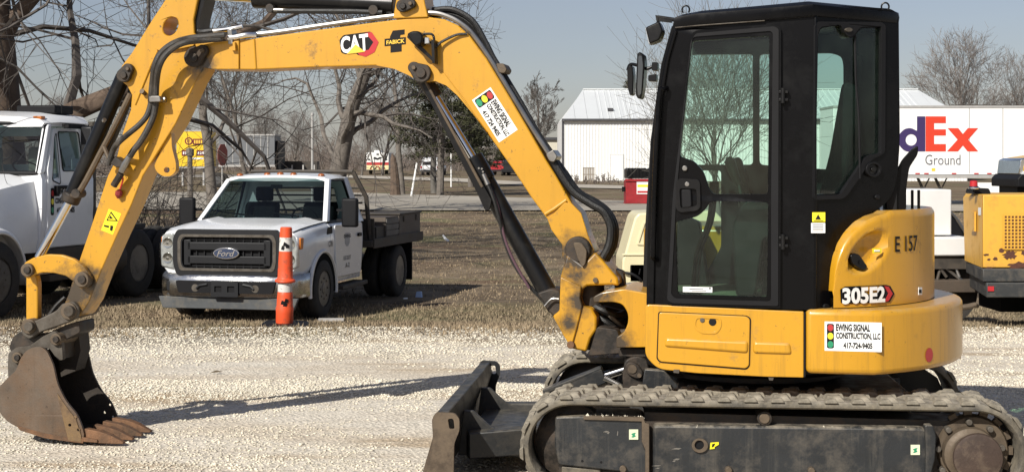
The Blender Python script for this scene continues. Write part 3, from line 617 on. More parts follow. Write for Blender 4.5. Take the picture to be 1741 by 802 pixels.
# ---- tracks
Rt, zt, th = .242, .262, .05
uL = T.uz(881, 753)[0]+Rt+.022; uR = T.uz(1662, 765)[0]; LT = uR-uL
def loop_pt(s, r):
    """point of the track loop at arc length s (of the outer radius), at radius r; returns u, z, tangent angle"""
    a = math.pi*Rt; s %= 2*LT+2*a
    if s < LT: return uL+s, zt+r, 0.0
    s -= LT
    if s < a: q = s/Rt; return uR+r*math.sin(q), zt+r*math.cos(q), -q
    s -= a
    if s < LT: return uR-s, zt-r, -math.pi
    s -= LT; q = s/Rt; return uL-r*math.sin(q), zt-r*math.cos(q), -math.pi-q
PER = 2*LT+2*math.pi*Rt
def lug_mesh():
    b = MB(); n = 6
    b.box((0, 0, .007), (.10, .185, .022), taper=.62); b.box((.035, .10, .008), (.06, .06, .022), taper=.6); b.box((-.025, -.11, .007), (.07, .05, .02), taper=.6); return b
def track(off, near):
    tr = MB(); n = 120
    out = [loop_pt(PER*i/n, Rt)[:2] for i in range(n)]; inn = [loop_pt(PER*i/n, Rt-th*.72)[:2] for i in range(n)]
    fs = []
    for pts in (out, inn):
        for o_ in (0.012, .388):
            tr.v += [tuple(T.pt(u, z, off+o_)) for u, z in pts]
    o2 = [loop_pt(PER*i/n, Rt-.016)[:2] for i in range(n)]; k2 = len(tr.v)
    for o_ in (0, .40): tr.v += [tuple(T.pt(u, z, off+o_)) for u, z in o2]
    o3 = [loop_pt(PER*i/n, Rt-th*.55)[:2] for i in range(n)]
    for o_ in (0, .40): tr.v += [tuple(T.pt(u, z, off+o_)) for u, z in o3]
    A, B_, C_, D_, E_, F_, G_, H_ = [k*n for k in range(8)]   # out near, out far, in near, in far, shoulder near/far, lower shoulder near/far
    for i in range(n):
        j = (i+1) % n
        for p, q in ((B_, A), (A, E_), (E_, G_), (G_, C_), (C_, D_), (D_, H_), (H_, F_), (F_, B_)): tr.f.append([p+i, p+j, q+j, q+i])
    t = tr.build('track', m_rub, EX, ang=50)
    # drive lugs inside the belt: one piece of many small teeth
    lug = None; N = 42
    for i in range(N):
        for row, w in ((0, .125), (1, .285)):
            u, z, a = loop_pt(PER*(i+.5*row)/N, Rt); p = T.pt(u, z, off+w)-EXB
            ax = T.d*math.cos(a)+Vector((0, 0, 1))*math.sin(a); up = Vector((0, 0, 1))*math.cos(a)-T.d*math.sin(a); ay = T.n
            m4 = Matrix((( ax.x, ay.x, up.x, p.x), (ax.y, ay.y, up.y, p.y), (ax.z, ay.z, up.z, p.z), (0, 0, 0, 1)))
            if row: m4 = m4 @ Matrix.Rotation(math.pi, 4, 'Z')
            if lug is None:
                lug = lug_mesh().build('track_lug', m_lug, t, local=True, ang=20, bevel=.004); lug.matrix_local = m4
            else: inst(lug, t, m4)
    # frame
    fr = MB(); s_ = off
    if near:
        fr.px(T, rnd([(944, 708), (990, 707), (1085, 711), (1094, 716), (1096, 760), (1103, 770), (1103, 806), (950, 790), (943, 760)], 5), .035, .35)
        f = fr.build('track_frame', m_frame, t, bevel=.008)
        b = MB(); b.px(T, [(992, 706.5), (1094, 709), (1097, 718), (1104, 720), (1104, 830), (1097, 830), (1097, 764), (1091, 750), (1091, 716), (992, 713)], .022, .05); b.build('guard_flange', m_steel, t, bevel=.003)
        b = MB(); b.px(T, rnd([(1110, 722), (1570, 727), (1586, 737), (1588, 900), (1110, 900)], 8), .045, .35)
        b.build('track_frame', m_frame, t, bevel=.012)
        b = MB(); b.px(T, rnd([(1572, 722), (1586, 722), (1592, 740), (1590, 780), (1584, 800), (1584, 860), (1572, 860), (1574, 770), (1573, 735)], 4), .025, .08); b.build('guard_flange', m_frame, t, bevel=.005)
        b = MB(); b.px(T, [(950, 792), (1112, 806), (1112, 880), (950, 850)], .10, .34); b.px(T, [(1096, 700), (1660, 716), (1660, 850), (1096, 850)], .12, .34); b.build('track_frame_core', m_dark, t)
        b = MB(); b.px(T, rnd([(955, 792), (1020, 797), (1022, 812), (955, 815)], 3), .05, .2); b.build('mud_clod', m_rub, t, bevel=.006)
        b = MB(); b.pin(T, 1300, 711, .037, .06, .34, 20); rl = b.build('carrier_roller', m_dark, t, bevel=.004); b = MB(); b.pin(T, 1300, 711, .026, .052, .07); b.build('roller_cap', m_steel, rl, bevel=.003)
        hb = MB(); hb.px(T, ell(1190, 757, 14, 12), .030, .06, [ell(1189, 756, 8, 8)]); hb.build('grease_port', m_steel, t, bevel=.003)
        hb = MB(); hb.pin(T, 1189, 756, .024, .0435, .05); hb.build('grease_port_hole', m_ink, t)
        for x, y in ((1059, 797), (1239, 799), (1380, 800)): hb = MB(); hb.pin(T, x, y, .018, .012, .06, 8); hb.build('bolt', m_steel, t, bevel=.003)
        for x, y in ((990, 783), (1022, 785)): hb = MB(); hb.pin(T, x, y, .0065, .0335, .05, 8); hb.build('bolt_hole', m_ink, t)
        for x, y in ((1077, 738), (1556, 764)):
            hb = MB(); hb.px(T, [(x-7.5, y-8.5), (x+8, y-8.5), (x+8, y+8.5), (x-7.5, y+8.5)], .028 if x < 1500 else .040, .06); d = hb.build('sticker', M('pale_green_sticker', (.66, .70, .50), .5), t)
            hb = MB(); o_ = .0265 if x < 1500 else .0385; hb.px(T, [(x-4, y-1), (x+1, y-3), (x+4, y-3), (x+2, y), (x+4, y+3), (x-1, y+5), (x-4, y+4), (x-1, y+2)], o_, o_+.001); hb.build('sticker_print', m_grn, d)
        hb = MB(); hb.px(T, [(1208, 752), (1222, 751), (1222, 755), (1215, 759), (1215, 762), (1207, 763)], .038, .06); d = hb.build('sticker', m_hazy, t); hb = MB(); hb.px(T, [(1211, 754), (1216, 753), (1214, 758), (1210, 760)], .0365, .0375); hb.build('sticker_print', m_ink, d)
        rg = random.Random(3)
        sc_ = MB()
        for x, y, w_, h_ in ((1030, 733, 10, 3), (1034, 735, 5, 4), (1050, 736, 2, 9), (1150, 780, 12, 3), (1146, 783, 6, 3), (1116, 791, 16, 2), (1118, 795, 8, 2), (1150, 762, 18, 3)): sc_.px(T, [(x-w_/2, y+h_*.3), (x, y-h_/2), (x+w_/2, y-h_*.3), (x+w_*.2, y+h_/2)], .034 if x < 1100 else .044, .05)
        sc_.build('bare_metal_scratches', m_pipe, t)
        rp_ = random.Random(11); mc = MB()
        for i in range(170):
            x = rp_.uniform(1112, 1584) if i < 130 else rp_.uniform(994, 1092); y = 723.5+(x-1112)*.011 if i < 130 else 706+(x-994)*.03
            a_ = T.w(x, y, rp_.uniform(.052, .14) if i < 130 else rp_.uniform(.03, .12)); r_ = rp_.uniform(.004, .012)
            mc.add([a_+Vector((rp_.uniform(-1, 1), rp_.uniform(-1, 1), 0)).normalized()*r_*1.3+Vector((0, 0, -.004)) for _ in range(3)]+[a_+Vector((0, 0, r_*rp_.uniform(.6, 1.3)))], [[0, 1, 2], [0, 1, 3], [1, 2, 3], [2, 0, 3]])
        mo_ = mc.build('gravel_crumbs', m_stone, t, flat=True); mo_['kind'] = 'stuff'
        # sprocket, hub and motor cover
        hb = MB(); c = T.pt(uR, zt, .10); hb.lathe(c, T.n, [(.165, 0), (.175, .02), (.175, .06), (.165, .08)], 36)
        for k in range(15):
            q = 2*math.pi*k/15; hb.box(c+T.n*.04+T.d*math.cos(q)*.18+Vector((0, 0, math.sin(q)*.18)), (.035, .035, .04), Matrix.Rotation(-R(8), 4, 'Z') @ Matrix.Rotation(-q, 4, 'Y'))
        spk = hb.build('sprocket', m_steel, t)
        hb = MB(); c = T.pt(T.uz(1655, 776)[0], T.uz(1655, 776)[1], 0); hb.lathe(c, T.n, [(.0, .035), (.098, .035), (.106, .045), (.128, .052), (.134, .075), (.134, .13)], 40); hb.build('hub', m_steel, t)
        hb = MB(); c2 = T.pt(T.uz(1662, 777)[0], T.uz(1662, 777)[1], 0); hb.lathe(c2, -T.n, [(0, .0), (.118, .0), (.12, .006), (.116, .016), (.1, .02), (0, .022)], 40); hb.build('motor_cover', M('rusty_motor_cover', (.055, .036, .027), .6, metal=.2, var=.3, scale=8, dirt=(.15, .11, .075), amt=.36, dscale=9, bump=.2), t)
        for k in range(9):
            q = 2*math.pi*(k+.3)/9; hb = MB(); p = c+T.d*math.cos(q)*.156+Vector((0, 0, math.sin(q)*.156)); hb.cyl(p+T.n*.06, p+T.n*.12, .016, 8); hb.build('bolt', m_link, spk, bevel=.003)
    else:
        fr.px(T, [(0, 0), (1, 0), (1, 1)], 0, .01); fr = MB()
        for u0, u1, z0, z1 in ((uL+.1, uR-.1, .13, .40),):
            fr.ext([(u0, z0), (u1, z0), (u1, z1), (u0+.1, z1)], lambda p: T.pt(p[0], p[1], off+.05), lambda p: T.pt(p[0], p[1], off+.36))
        fr.build('track_frame', m_frame, t, bevel=.01)
        fr = MB(); n_ = 40; fr.ext([loop_pt(PER*i/n_, Rt-.055)[:2] for i in range(n_)], lambda p: T.pt(p[0], p[1], off+.20), lambda p: T.pt(p[0], p[1], off+.22)); fr.build('inner_guard', m_blk, t)
    idl = MB(); c = T.pt(uL, zt, off+.12); idl.lathe(c, T.n, [(.05, -.02), (.06, -.01), (.15, .0), (.19, .02), (.19, .14), (.15, .16), (.05, .17)], 36); idl.build('idler', m_dark, t)
track(0, True); track(1.58, False)
# ---- undercarriage centre
b = MB(); b.ext([(uL+.35, .20), (uR-.25, .20), (uR-.25, .50), (uL+.55, .50)], lambda p: T.pt(p[0], p[1], .38), lambda p: T.pt(p[0], p[1], 1.60)); b.build('car_body', m_dark, EX, bevel=.02)
b = MB(); b.lathe(EXB+Vector((0, 0, .5)), (0, 0, 1), [(.46, 0), (.5, .02), (.5, .08), (.46, .12)], 40); b.build('slew_ring', m_dark, EX)
b = MB(); b.lathe(EXB+Vector((0, 0, .56)), (0, 0, 1), [(.60, 0), (.62, .02), (.62, .08)], 48); b.build('belly_plate', m_blk, EX)
# ---- dozer blade
bl0 = T.uz(757, 740)[0]
b = MB(); prof = []
endp = rnd([(734, 712), (741, 700), (773, 702), (781, 711), (781, 731), (772, 754), (771, 806), (764, 836), (712, 836), (719, 800), (736, 742)], 5)
e = [T.uz(x, y, 0) for x, y in endp]; hole = [T.uz(x, y, 0) for x, y in rnd([(761, 711), (771, 711), (773, 729), (764, 729)], 4)]
mk = lambda o0, o1: MB().ext(e, lambda p: T.pt(p[0], p[1], o0), lambda p: T.pt(p[0], p[1], o1), [hole])
bld_ = None
# curved mouldboard between the end plates
A = [T.uz(x, y, 0) for x, y in ((738, 705), (760, 703), (765, 725), (758, 748), (748, 790), (733, 836), (712, 836), (728, 780), (735, 740))]
bd = MB().ext(A, lambda p: T.pt(p[0], p[1], .02), lambda p: T.pt(p[0], p[1], 1.96)); blade = bd.build('dozer_blade', m_blade, EX, bevel=.006)
mk(0, .022).build('end_plate', m_bladeend, blade, bevel=.004); mk(1.96, 1.982).build('end_plate', m_blade, blade, bevel=.004)
# gussets, push arms
for o0, o1, s0, s1 in ((.56, .60, .47, .49), (1.38, 1.42, 1.50, 1.48)):
    g_ = MB(); g_.ext([(bl0+.02, .34), (bl0+.07, .34), (bl0+.16, .26), (bl0+.30, .20), (bl0+.55, .20), (bl0+.55, .10), (bl0-.01, .10)], lambda p: T.pt(p[0], p[1], o0), lambda p: T.pt(p[0], p[1], o1)); g_.build('gusset', m_blade, blade, bevel=.004)
arm = MB()
for sgn, o0 in ((1, .50), (-1, 1.48)):
    pa = T.pt(bl0+.05, .17, o0); pb = T.pt(bl0+1.0, .22, .99-sgn*.24)
    dr_ = (pb-pa).normalized(); w_ = Vector((-dr_.y, dr_.x, 0)).normalized()*.05
    arm.add([pa-w_-Vector((0, 0, .07)), pa+w_-Vector((0, 0, .07)), pa+w_+Vector((0, 0, .07)), pa-w_+Vector((0, 0, .07)), pb-w_-Vector((0, 0, .07)), pb+w_-Vector((0, 0, .07)), pb+w_+Vector((0, 0, .07)), pb-w_+Vector((0, 0, .07))], [[0, 1, 2, 3], [4, 5, 6, 7], [0, 1, 5, 4], [1, 2, 6, 5], [2, 3, 7, 6], [3, 0, 4, 7]])
arm.ext([(bl0+.04, .52), (bl0+.42, .62), (bl0+.42, 1.34), (bl0+.04, 1.46)], lambda p: T.pt(p[0], .215, p[1]), lambda p: T.pt(p[0], .20, p[1]))
arm.build('push_arms', m_blade, blade, bevel=.008)
CU = .99
b = MB(); a_, c_ = T.w(928, 674, CU), T.w(1028, 638, CU); q = (c_-a_).normalized(); up = Vector((0, 0, 1))
b.tube([a_, c_], .052, 16); lc = b.build('blade_cylinder', m_frame, EX, bevel=.004)
b = MB(); w_ = T.n*.06; k_ = (up-q*up.dot(q)).normalized()*.046
b.add([a_-w_+k_*.5, a_+w_+k_*.5, c_+w_+k_, c_-w_+k_, a_-w_+k_, a_+w_+k_, c_+w_+k_*1.2, c_-w_+k_*1.2], [[0, 1, 2, 3], [4, 5, 6, 7], [0, 1, 5, 4], [1, 2, 6, 5], [2, 3, 7, 6], [3, 0, 4, 7]])
b.add([c_-w_+k_, c_+w_+k_, c_+w_-k_*.7, c_-w_-k_*.7, c_-w_*.96+k_-q*.2, c_+w_*.96+k_-q*.2, c_+w_*.96-k_*.9-q*.26, c_-w_*.96-k_*.9-q*.26], [[0, 1, 2, 3], [4, 5, 6, 7], [0, 1, 5, 4], [1, 2, 6, 5], [2, 3, 7, 6], [3, 0, 4, 7]])
b.build('cylinder_guard', m_blade, lc, bevel=.003)
b = MB(); b.cyl(c_-q*.02, T.w(1066, 626, CU), .024, 16); b.build('rod', m_chr, lc)
b = MB(); b.tube([T.w(1027, 641, CU-.09), T.w(1034, 644, CU-.09), T.w(1055, 655, CU-.1), T.w(1070, 664, CU-.1)], [.017, .016, .012, .012], 10); b.build('hose_fitting', m_pipe, lc)
b = MB(); b.px(T, rnd([(1058, 640), (1062, 612), (1082, 604), (1100, 610), (1105, 634), (1125, 664), (1060, 668)], 8), .78, 1.2); b.build('blade_cylinder_mount', m_dark, EX, bevel=.012)
b = MB(); b.px(T, rnd([(1063, 620), (1072, 614), (1084, 618), (1094, 632), (1092, 643), (1083, 644), (1066, 636)], 6), .755, .80); pp = b.build('pin_retainer', m_dark, EX, bevel=.005)
b = MB(); b.pin(T, 1087, 638, .012, .742, .77, 8); b.pin(T, 1075, 627, .024, .748, .77, 16); b.build('bolt', m_steel, pp)
b = MB(); b.px(T, [(1096, 627), (1130, 630), (1155, 657), (1152, 668), (1090, 668)], .64, .70); b.build('side_bracket', m_frame, EX, bevel=.005)
# ---- house lower body
b = MB(); b.px(HP, rnd([(1097, 517), (1366.2, 529.5), (1366.2, 641.5), (1300, 640), (1185, 634), (1118, 627), (1097, 605)], [8, 2, 2, 4, 4, 16, 10]), 0, 1.75)
side = b.build('side_panel', m_yel, EX, bevel=.022, seg=3)
b = MB(); b.px(HP, rnd([(1119, 529), (1270, 536), (1277, 541), (1275, 622), (1269, 628), (1122, 616), (1116, 610)], 5), -.003, .03); b.build('panel_gap', m_ink, side)
ap = MB(); ap.px(HP, rnd([(1120.5, 530.5), (1269, 537.5), (1275, 542.5), (1273.5, 621), (1268, 626), (1123, 614.5), (1118, 609)], 5), -.011, .03); apo = ap.build('access_door', m_yel, side, bevel=.004)
b = MB(); b.px(HP, rnd([(1131, 574), (1272, 580), (1271, 600), (1129, 589)], 6), -.024, .0); b.build('pressed_rib', m_yel, apo, bevel=.012, seg=3)
b = MB(); b.px(HP, rnd([(1281, 580.5), (1343, 583), (1346, 602), (1280, 600)], 6), -.013, .01); b.build('pressed_rib', m_yel, side, bevel=.012, seg=3)
b = MB(); b.px(HP, rnd([(1181, 538), (1226, 540), (1227, 556), (1218, 568), (1192, 567), (1179, 556)], 7), -.015, .0, [rnd([(1184, 540.5), (1223, 542), (1224, 555), (1216, 564), (1194, 563), (1182, 555)], 6)]); b.build('lock_recess', m_yel, apo, bevel=.004)
b = MB(); b.px(HP, ell(1211.5, 547, 6.5, 6.5), -.014, .0); b.build('lock', m_ink, apo, bevel=.002)
b = MB(); b.px(HP, ell(1194, 544, 4, 4), -.016, .0); b.build('lock_rivet', m_link, apo, bevel=.002)
b = MB(); b.px(HP, [(1145, 628), (1155, 628), (1154, 634), (1145, 633)], -.01, .05); b.px(HP, [(1306, 640), (1316, 640), (1314, 646), (1308, 646)], .01, .06); b.build('rubber_stop', m_link, side)
b = MB(); b.px(HP, [(1366.2, 530.5), (1369.2, 530.5), (1369.2, 640.5), (1366.2, 640.5)], .006, .1); b.build('seam', m_ink, EX)
# counterweight: straight flank then the tail-swing arc
cu0 = HP.uz(1369.2, 580)[0]; RC = 1.13; za, zb_ = .628, .958
pl_ = [(cu0, -.93)]; a0 = math.asin(.64/RC)
for k in range(41):
    q = a0+(math.pi-2*a0)*k/40; pl_.append((RC*math.sin(q)*1.0, -RC*math.cos(q)))
pl_[1] = (.64, -.93); pl_.append((cu0, .93))
hf = lambda u, v, z: EXB+_h.d*u+_h.n*v+Vector((0, 0, z))
cw = MB(); cw.ext(pl_, lambda p: hf(p[0], p[1], za+ (0.012 if p[1] < 0 else 0)), lambda p: hf(p[0], p[1], zb_)); cwo = cw.build('counterweight', m_yel, EX, bevel=.028, seg=4, ang=40)
def onring(x, y, rad):
    """unproject a pixel on to the upright cylinder of the tail swing: angle (0 = towards the camera side) and height"""
    r = Vector(((x-CX)/F, 1, -(y-HY)/F)); c = Vector((0, 0, CH)); a = r.x**2+r.y**2; oc = c-EXB; b_ = 2*(oc.x*r.x+oc.y*r.y); c_ = oc.x**2+oc.y**2-rad*rad
    d = max(0, b_*b_-4*a*c_); t = (-b_-math.sqrt(d))/(2*a); p = c+r*t-EXB
    return math.atan2(p.dot(_h.d), -p.dot(_h.n)), p.z+0
def ringpt(q, z, rad): return EXB+_h.d*rad*math.sin(q)-_h.n*rad*math.cos(q)+Vector((0, 0, z))
b = MB(); c0 = onring(1580, 603, RC+.002); b.sheet(ell(0, 0, 1, 1, 24), lambda p: ringpt(c0[0]+p[0]*.034/RC, c0[1]+p[1]*.036, RC+.002)); b.build('reflector', m_red, cwo, label='round red reflector')
# sticker helper: traffic light sign with firm name
def sign_sticker(parent, P, s_=1.0, phone='417-724-9405', layout='flank'):
    """P(a, b, k): point of the sticker at a (0..1 along), b (0..1 up), k layers proud"""
    q = MB(); q.ext([(0, 0), (1, 0), (1, 1), (0, 1)], lambda p: P(p[0], p[1], 1), lambda p: P(p[0], p[1], 0)); st = q.build('sign_sticker', m_white, parent)
    q = MB(); q.sheet(rnd([(.04, .08), (.165, .08), (.165, .93), (.04, .93)], .05), lambda p: P(p[0], p[1], 1.4)); q.build('signal_housing', m_ink, st)
    for k, m_ in enumerate((m_grn, m_amb, m_red)):
        q = MB(); q.sheet(ell(.1025, .22+.285*k, .052, .115, 20), lambda p: P(p[0], p[1], 1.8)); q.build('signal_lamp', m_, st)
    for key, x0, x1, y0, y1 in ((('EWING SIGNAL', .045), .20, .80, .68, .93), (('CONSTRUCTION, LLC', .045), .20, .98, .38, .64), ((phone, .045), .33, .84, .09, .30)):
        q = MB(); q.text(key, lambda p: P(x0+(x1-x0)*p[0], y0+(y1-y0)*p[1], 1.6)); q.build('lettering', m_ink, st, flat=True, recalc=False)
    return st
s00, s10, s01 = HP.uz(1402, 595.5), HP.uz(1499, 593.5), HP.uz(1402, 546)
sign_sticker(cwo, lambda a, b_, k: HP.pt(s00[0]+(s10[0]-s00[0])*a, s00[1]+(s01[1]-s00[1])*b_, -.0012*k))
# engine hood: curved shell with a pressed hollow
RH = .985
hoodpx = [(1416, 523), (1417, 495), (1418, 470), (1424, 440), (1434, 416), (1450, 395), (1470, 378), (1492, 367), (1512, 362)]
hp = [onring(x, y, RH) for x, y in hoodpx]
ztop = hp[-1][1]+.012; zbot = .962
def zleft(q):
    for (q0, z0), (q1, z1) in zip(hp, hp[1:]):
        if q0 <= q <= q1 and q1 > q0: return z0+(z1-z0)*(q-q0)/(q1-q0)
    return hp[0][1] if q < hp[0][0] else ztop
hc, hz = onring(1478, 428, RH)
hd = MB(); NQ, NZ = 70, 36; q0 = hp[1][0]; q1 = math.pi-.5
for i in range(NQ+1):
    q = q0+(q1-q0)*(i/NQ)**1.25; zt_ = min(ztop, max(zleft(q), zbot+.02))
    for j in range(NZ+1):
        z = zbot+(zt_-zbot)*j/NZ
        e_ = math.hypot((q-hc)*RH/.105, 0 if False else (z-hz)/.115); du = (q-hc)*RH; dz = z-hz
        # slanting hollow: deep at its upper left, shallow lower right
        w1 = max(0, 1-(((du*.8+dz*.6)/.15)**2+((-du*.6+dz*.8)/.085)**2)); dep = .05*min(1, w1*2.2)**1.2
        r_ = RH-dep
        edge = min((j/NZ), 1-j/NZ)*(zt_-zbot); top_in = max(0, .03-(zt_-z)) ; r_ -= (top_in**2)*16
        hd.v.append(tuple(ringpt(q, z, r_)))
n1 = NZ+1
for i in range(NQ):
    for j in range(NZ): a = i*n1+j; hd.f.append([a, a+n1, a+n1+1, a+1])
k0 = len(hd.v)
for i in range(NQ+1): hd.v.append(tuple(ringpt(q0+(q1-q0)*(i/NQ)**1.25, hd.v[i*n1+NZ][2]-.004, RH-.22)))
for i in range(NQ): hd.f.append([i*n1+NZ, (i+1)*n1+NZ, k0+i+1, k0+i])
hood = hd.build('engine_hood', m_yel, EX, ang=50)
b = MB()
for i in range(NQ+1): 
    q = q0+(q1-q0)*i/NQ; b.v += [tuple(ringpt(q, zbot-.01, RH-.012)), tuple(ringpt(q, zbot+.012, RH-.012))]
for i in range(NQ): b.f.append([2*i, 2*i+2, 2*i+3, 2*i+1])
b.build('hood_seal', m_ink, EX, recalc=False)
lat = onring(1461, 443, RH); b = MB()
pL = [onring(x, y, RH) for x, y in rnd([(1447, 434), (1454, 430), (1463, 433), (1477, 453), (1473, 460), (1466, 459), (1452, 449)], 3)]
b.ext(pL, lambda p: ringpt(p[0], p[1], RH-.005), lambda p: ringpt(p[0], p[1], RH-.06)); b.build('latch', m_blk, hood, bevel=.006)
b = MB(); c_ = onring(1463, 446, RH); b.sheet(ell(0, 0, 1, 1, 16), lambda p: ringpt(c_[0]+p[0]*.008, c_[1]+p[1]*.012, RH+.001)); b.build('latch_button', m_int, hood)
def ringtext(key, x0, y0, x1, y1, m_, rad, name='lettering', parent=None, skew=0):
    a = onring(x0, y0, rad); c = onring(x1, y1, rad); q = MB(); q.text(key, lambda p: ringpt(a[0]+(c[0]-a[0])*p[0], c[1]+(a[1]-c[1])*p[1]+skew*p[0], rad)); return q.build(name, m_, parent or hood, flat=True, recalc=False)
ringtext(('E 157', .012), 1522, 402, 1560, 426, m_ink, RH+.004)
def ringpoly(pts, rad, m_, name, parent, sub=6):
    out = []
    for i in range(len(pts)):
        a, c = pts[i], pts[(i+1) % len(pts)]
        out += [(a[0]+(c[0]-a[0])*k/sub, a[1]+(c[1]-a[1])*k/sub) for k in range(sub)]
    P = [onring(x, y, rad) for x, y in out]; q = MB(); q.ext(P, lambda p: ringpt(p[0], p[1], rad), lambda p: ringpt(p[0], p[1], rad-.003)); return q.build(name, m_, parent)
ringpoly([(1429, 492), (1437, 487), (1507, 484), (1514, 486), (1521, 499), (1513, 513), (1440, 516), (1430, 514)], RH+.005, m_ink, 'badge', hood)
ringpoly([(1504, 486), (1511, 487), (1518, 499), (1511, 511), (1504, 513), (1511, 499)], RH+.0075, m_redv, 'badge_chevron', hood, 3)
ringtext(('305E2', .04), 1432, 489, 1505, 513.5, m_white, RH+.010)
for x0, y0, x1, y1, m_, nm in ((1484, 422, 1499, 430, m_hazy, 'sticker'), (1562, 488, 1568, 501, m_white, 'sticker')):
    ringpoly([(x0, y0), (x1, y0), (x1, y1), (x0, y1)], RH+.005, m_, nm, hood, 2)
ringpoly([(1563, 492), (1567, 492), (1567, 498), (1563, 498)], RH+.008, m_ink, 'sticker_print', hood, 2)
ringpoly([(1487, 424.5), (1496, 424.5), (1496, 427.5), (1487, 427.5)], RH+.008, m_white, 'sticker_print', hood, 2)
# engine deck under hood top, closing the house
b = MB(); deck = [(RH*.80*math.sin(a0+(math.pi-2*a0)*k/20), -RH*.80*math.cos(a0+(math.pi-2*a0)*k/20)) for k in range(21)]
b.ext([(.3, -.5)]+deck+[(.3, .93)], lambda p: hf(p[0], p[1], zbot-.02), lambda p: hf(p[0], p[1], ztop-.006)); b.build('engine_block_cover', m_blk, EX)
# right-hand body beside the boom, tanks (far side)
b = MB(); b.ext([(-.62, .10), (.45, .10), (.45, .92), (-.45, .92), (-.62, .7)], lambda p: hf(p[0], p[1], .95), lambda p: hf(p[0], p[1], 1.32)); b.build('tank_cover', m_yel, EX, bevel=.03)
# ---- cab
cabpx = [(1099, 519), (1101, 400), (1107, 240), (1116, 160), (1128, 95), (1143, 46), (1147, 34), (1160, 25), (1385, 8), (1385, 527)]
uC, zC = HP.uz(1385, 300); uF = HP.uz(1099, 519)[0]
QP = Pl(*HP.pt(uC, 0)[:2], -32.0)
cab = MB(); upper = rnd([(1177, 70), (1308, 61), (1305.5, 330), (1213, 330), (1206, 322), (1196, 292), (1180, 274), (1156, 266)], 6)
dooro = rnd([(1174, 62), (1180, 53), (1318, 41), (1328, 47), (1327, 524), (1140, 519), (1130, 512), (1140, 330)], [6, 8, 10, 8, 4, 10, 10, 20])
cab.px(HP, rnd(cabpx, [3, 10, 20, 30, 30, 10, 8, 8, 3, 2]), .022, .075, [rnd([(1178, 66), (1314, 52), (1316, 510), (1146, 508), (1152, 300)], 8)])
cabo = cab.build('cab', m_cabblk, EX, bevel=.012, seg=3)
# A pillar channel and grab rail
b = MB(); b.px(HP, rnd([(1101, 516), (1104, 400), (1111, 240), (1120, 160), (1132, 97), (1146, 50), (1152, 52), (1138, 100), (1127, 165), (1120, 245), (1114, 400), (1112, 518)], 6), .004, .03); b.build('pillar_trim', m_cabblk, cabo, bevel=.006)
b = MB(); b.tube(spl([HP.w(1134, 150, .0), HP.w(1127, 152, -.03), HP.w(1120, 165, -.04), HP.w(1113, 300, -.04), HP.w(1110, 420, -.04), HP.w(1110, 437, -.03), HP.w(1117, 442, .01)], 6), .012, 10); b.build('grab_rail', m_cabblk, cabo)
# door leaf
lower = rnd([(1149, 377), (1186, 368), (1199, 356), (1206, 345), (1214, 342), (1306, 344), (1304, 505), (1152, 500)], [5, 14, 8, 6, 6, 6, 6, 6])
d = MB(); d.px(HP, dooro, -.004, .03, [upper, lower]); door = d.build('door', m_cabblk, cabo, bevel=.006, seg=2)
d = MB(); d.px(HP, rnd([(1177, 66), (1183, 57), (1317, 45), (1324, 50), (1323, 520), (1143, 515), (1134, 510), (1144, 330)], [6, 8, 10, 8, 4, 10, 10, 20]), -.012, .0, [rnd([(1174, 72), (1179, 63), (1310, 53), (1314, 57), (1311, 336), (1311, 512), (1148, 507), (1141, 500), (1150, 330)], [4, 6, 6, 6, 4, 6, 6, 8, 20])]); d.build('door_seal', m_int, door, bevel=.004)
d = MB(); d.px(HP, upper, .012, .018); d.build('door_window', m_cabg, door, label='tall upper door pane')
d = MB(); d.px(HP, lower, .012, .018); d.build('door_window', m_cabg, door, label='lower door pane')
d = MB(); d.px(HP, rnd([(1150, 308), (1156, 303), (1186, 305), (1190, 310), (1191, 352), (1185, 358), (1156, 361), (1149, 355)], 6), -.022, .0, [rnd([(1155, 320), (1184, 321), (1185, 350), (1157, 354)], 5)]); hn = d.build('door_handle', m_blk, door, bevel=.005)
d = MB(); d.px(HP, rnd([(1158, 322), (1175, 322), (1176, 352), (1159, 354)], 4), -.026, .0); d.build('handle_lever', m_int, door, bevel=.005)
d = MB(); d.px(HP, ell(1168, 313, 4, 4), -.027, .0); d.build('key_lock', m_pipe, door, bevel=.002)
d = MB(); d.px(HP, ell(1164, 286, 4.6, 4.6), -.02, .0); d.build('door_stud', m_pipe, door, bevel=.003)
d = MB(); d.px(HP, [(1161, 487), (1211, 488), (1211, 497), (1161, 496)], .0095, .012); ws = d.build('window_sticker', m_white, door)
d = MB(); d.px(HP, [(1172, 490.5), (1196, 491), (1196, 492), (1172, 491.5)], .0085, .0092); d.px(HP, [(1176, 493.6), (1201, 494), (1201, 494.8), (1176, 494.4)], .0085, .0092); d.px(HP, ell(1207, 490, 1.6, 1.6, 10), .0085, .0092); d.build('sticker_print', m_ink, door)
for y in (150, 398):
    d = MB(); a_ = HP.w(1331, y, -.016); c_ = HP.w(1331, y+26, -.016); d.cyl(a_, c_, .011, 10); d.px(HP, [(1324, y+4), (1340, y+4), (1340, y+9), (1324, y+9)], -.014, .02); d.px(HP, [(1324, y+17), (1340, y+17), (1340, y+22), (1324, y+22)], -.014, .02); d.build('hinge', m_blk, door, bevel=.002)
d = MB(); d.px(HP, [(1381, 361), (1403, 361), (1403, 377), (1381, 377)], -.003, .03); k_ = d.build('warning_sticker', m_hazy, cabo)
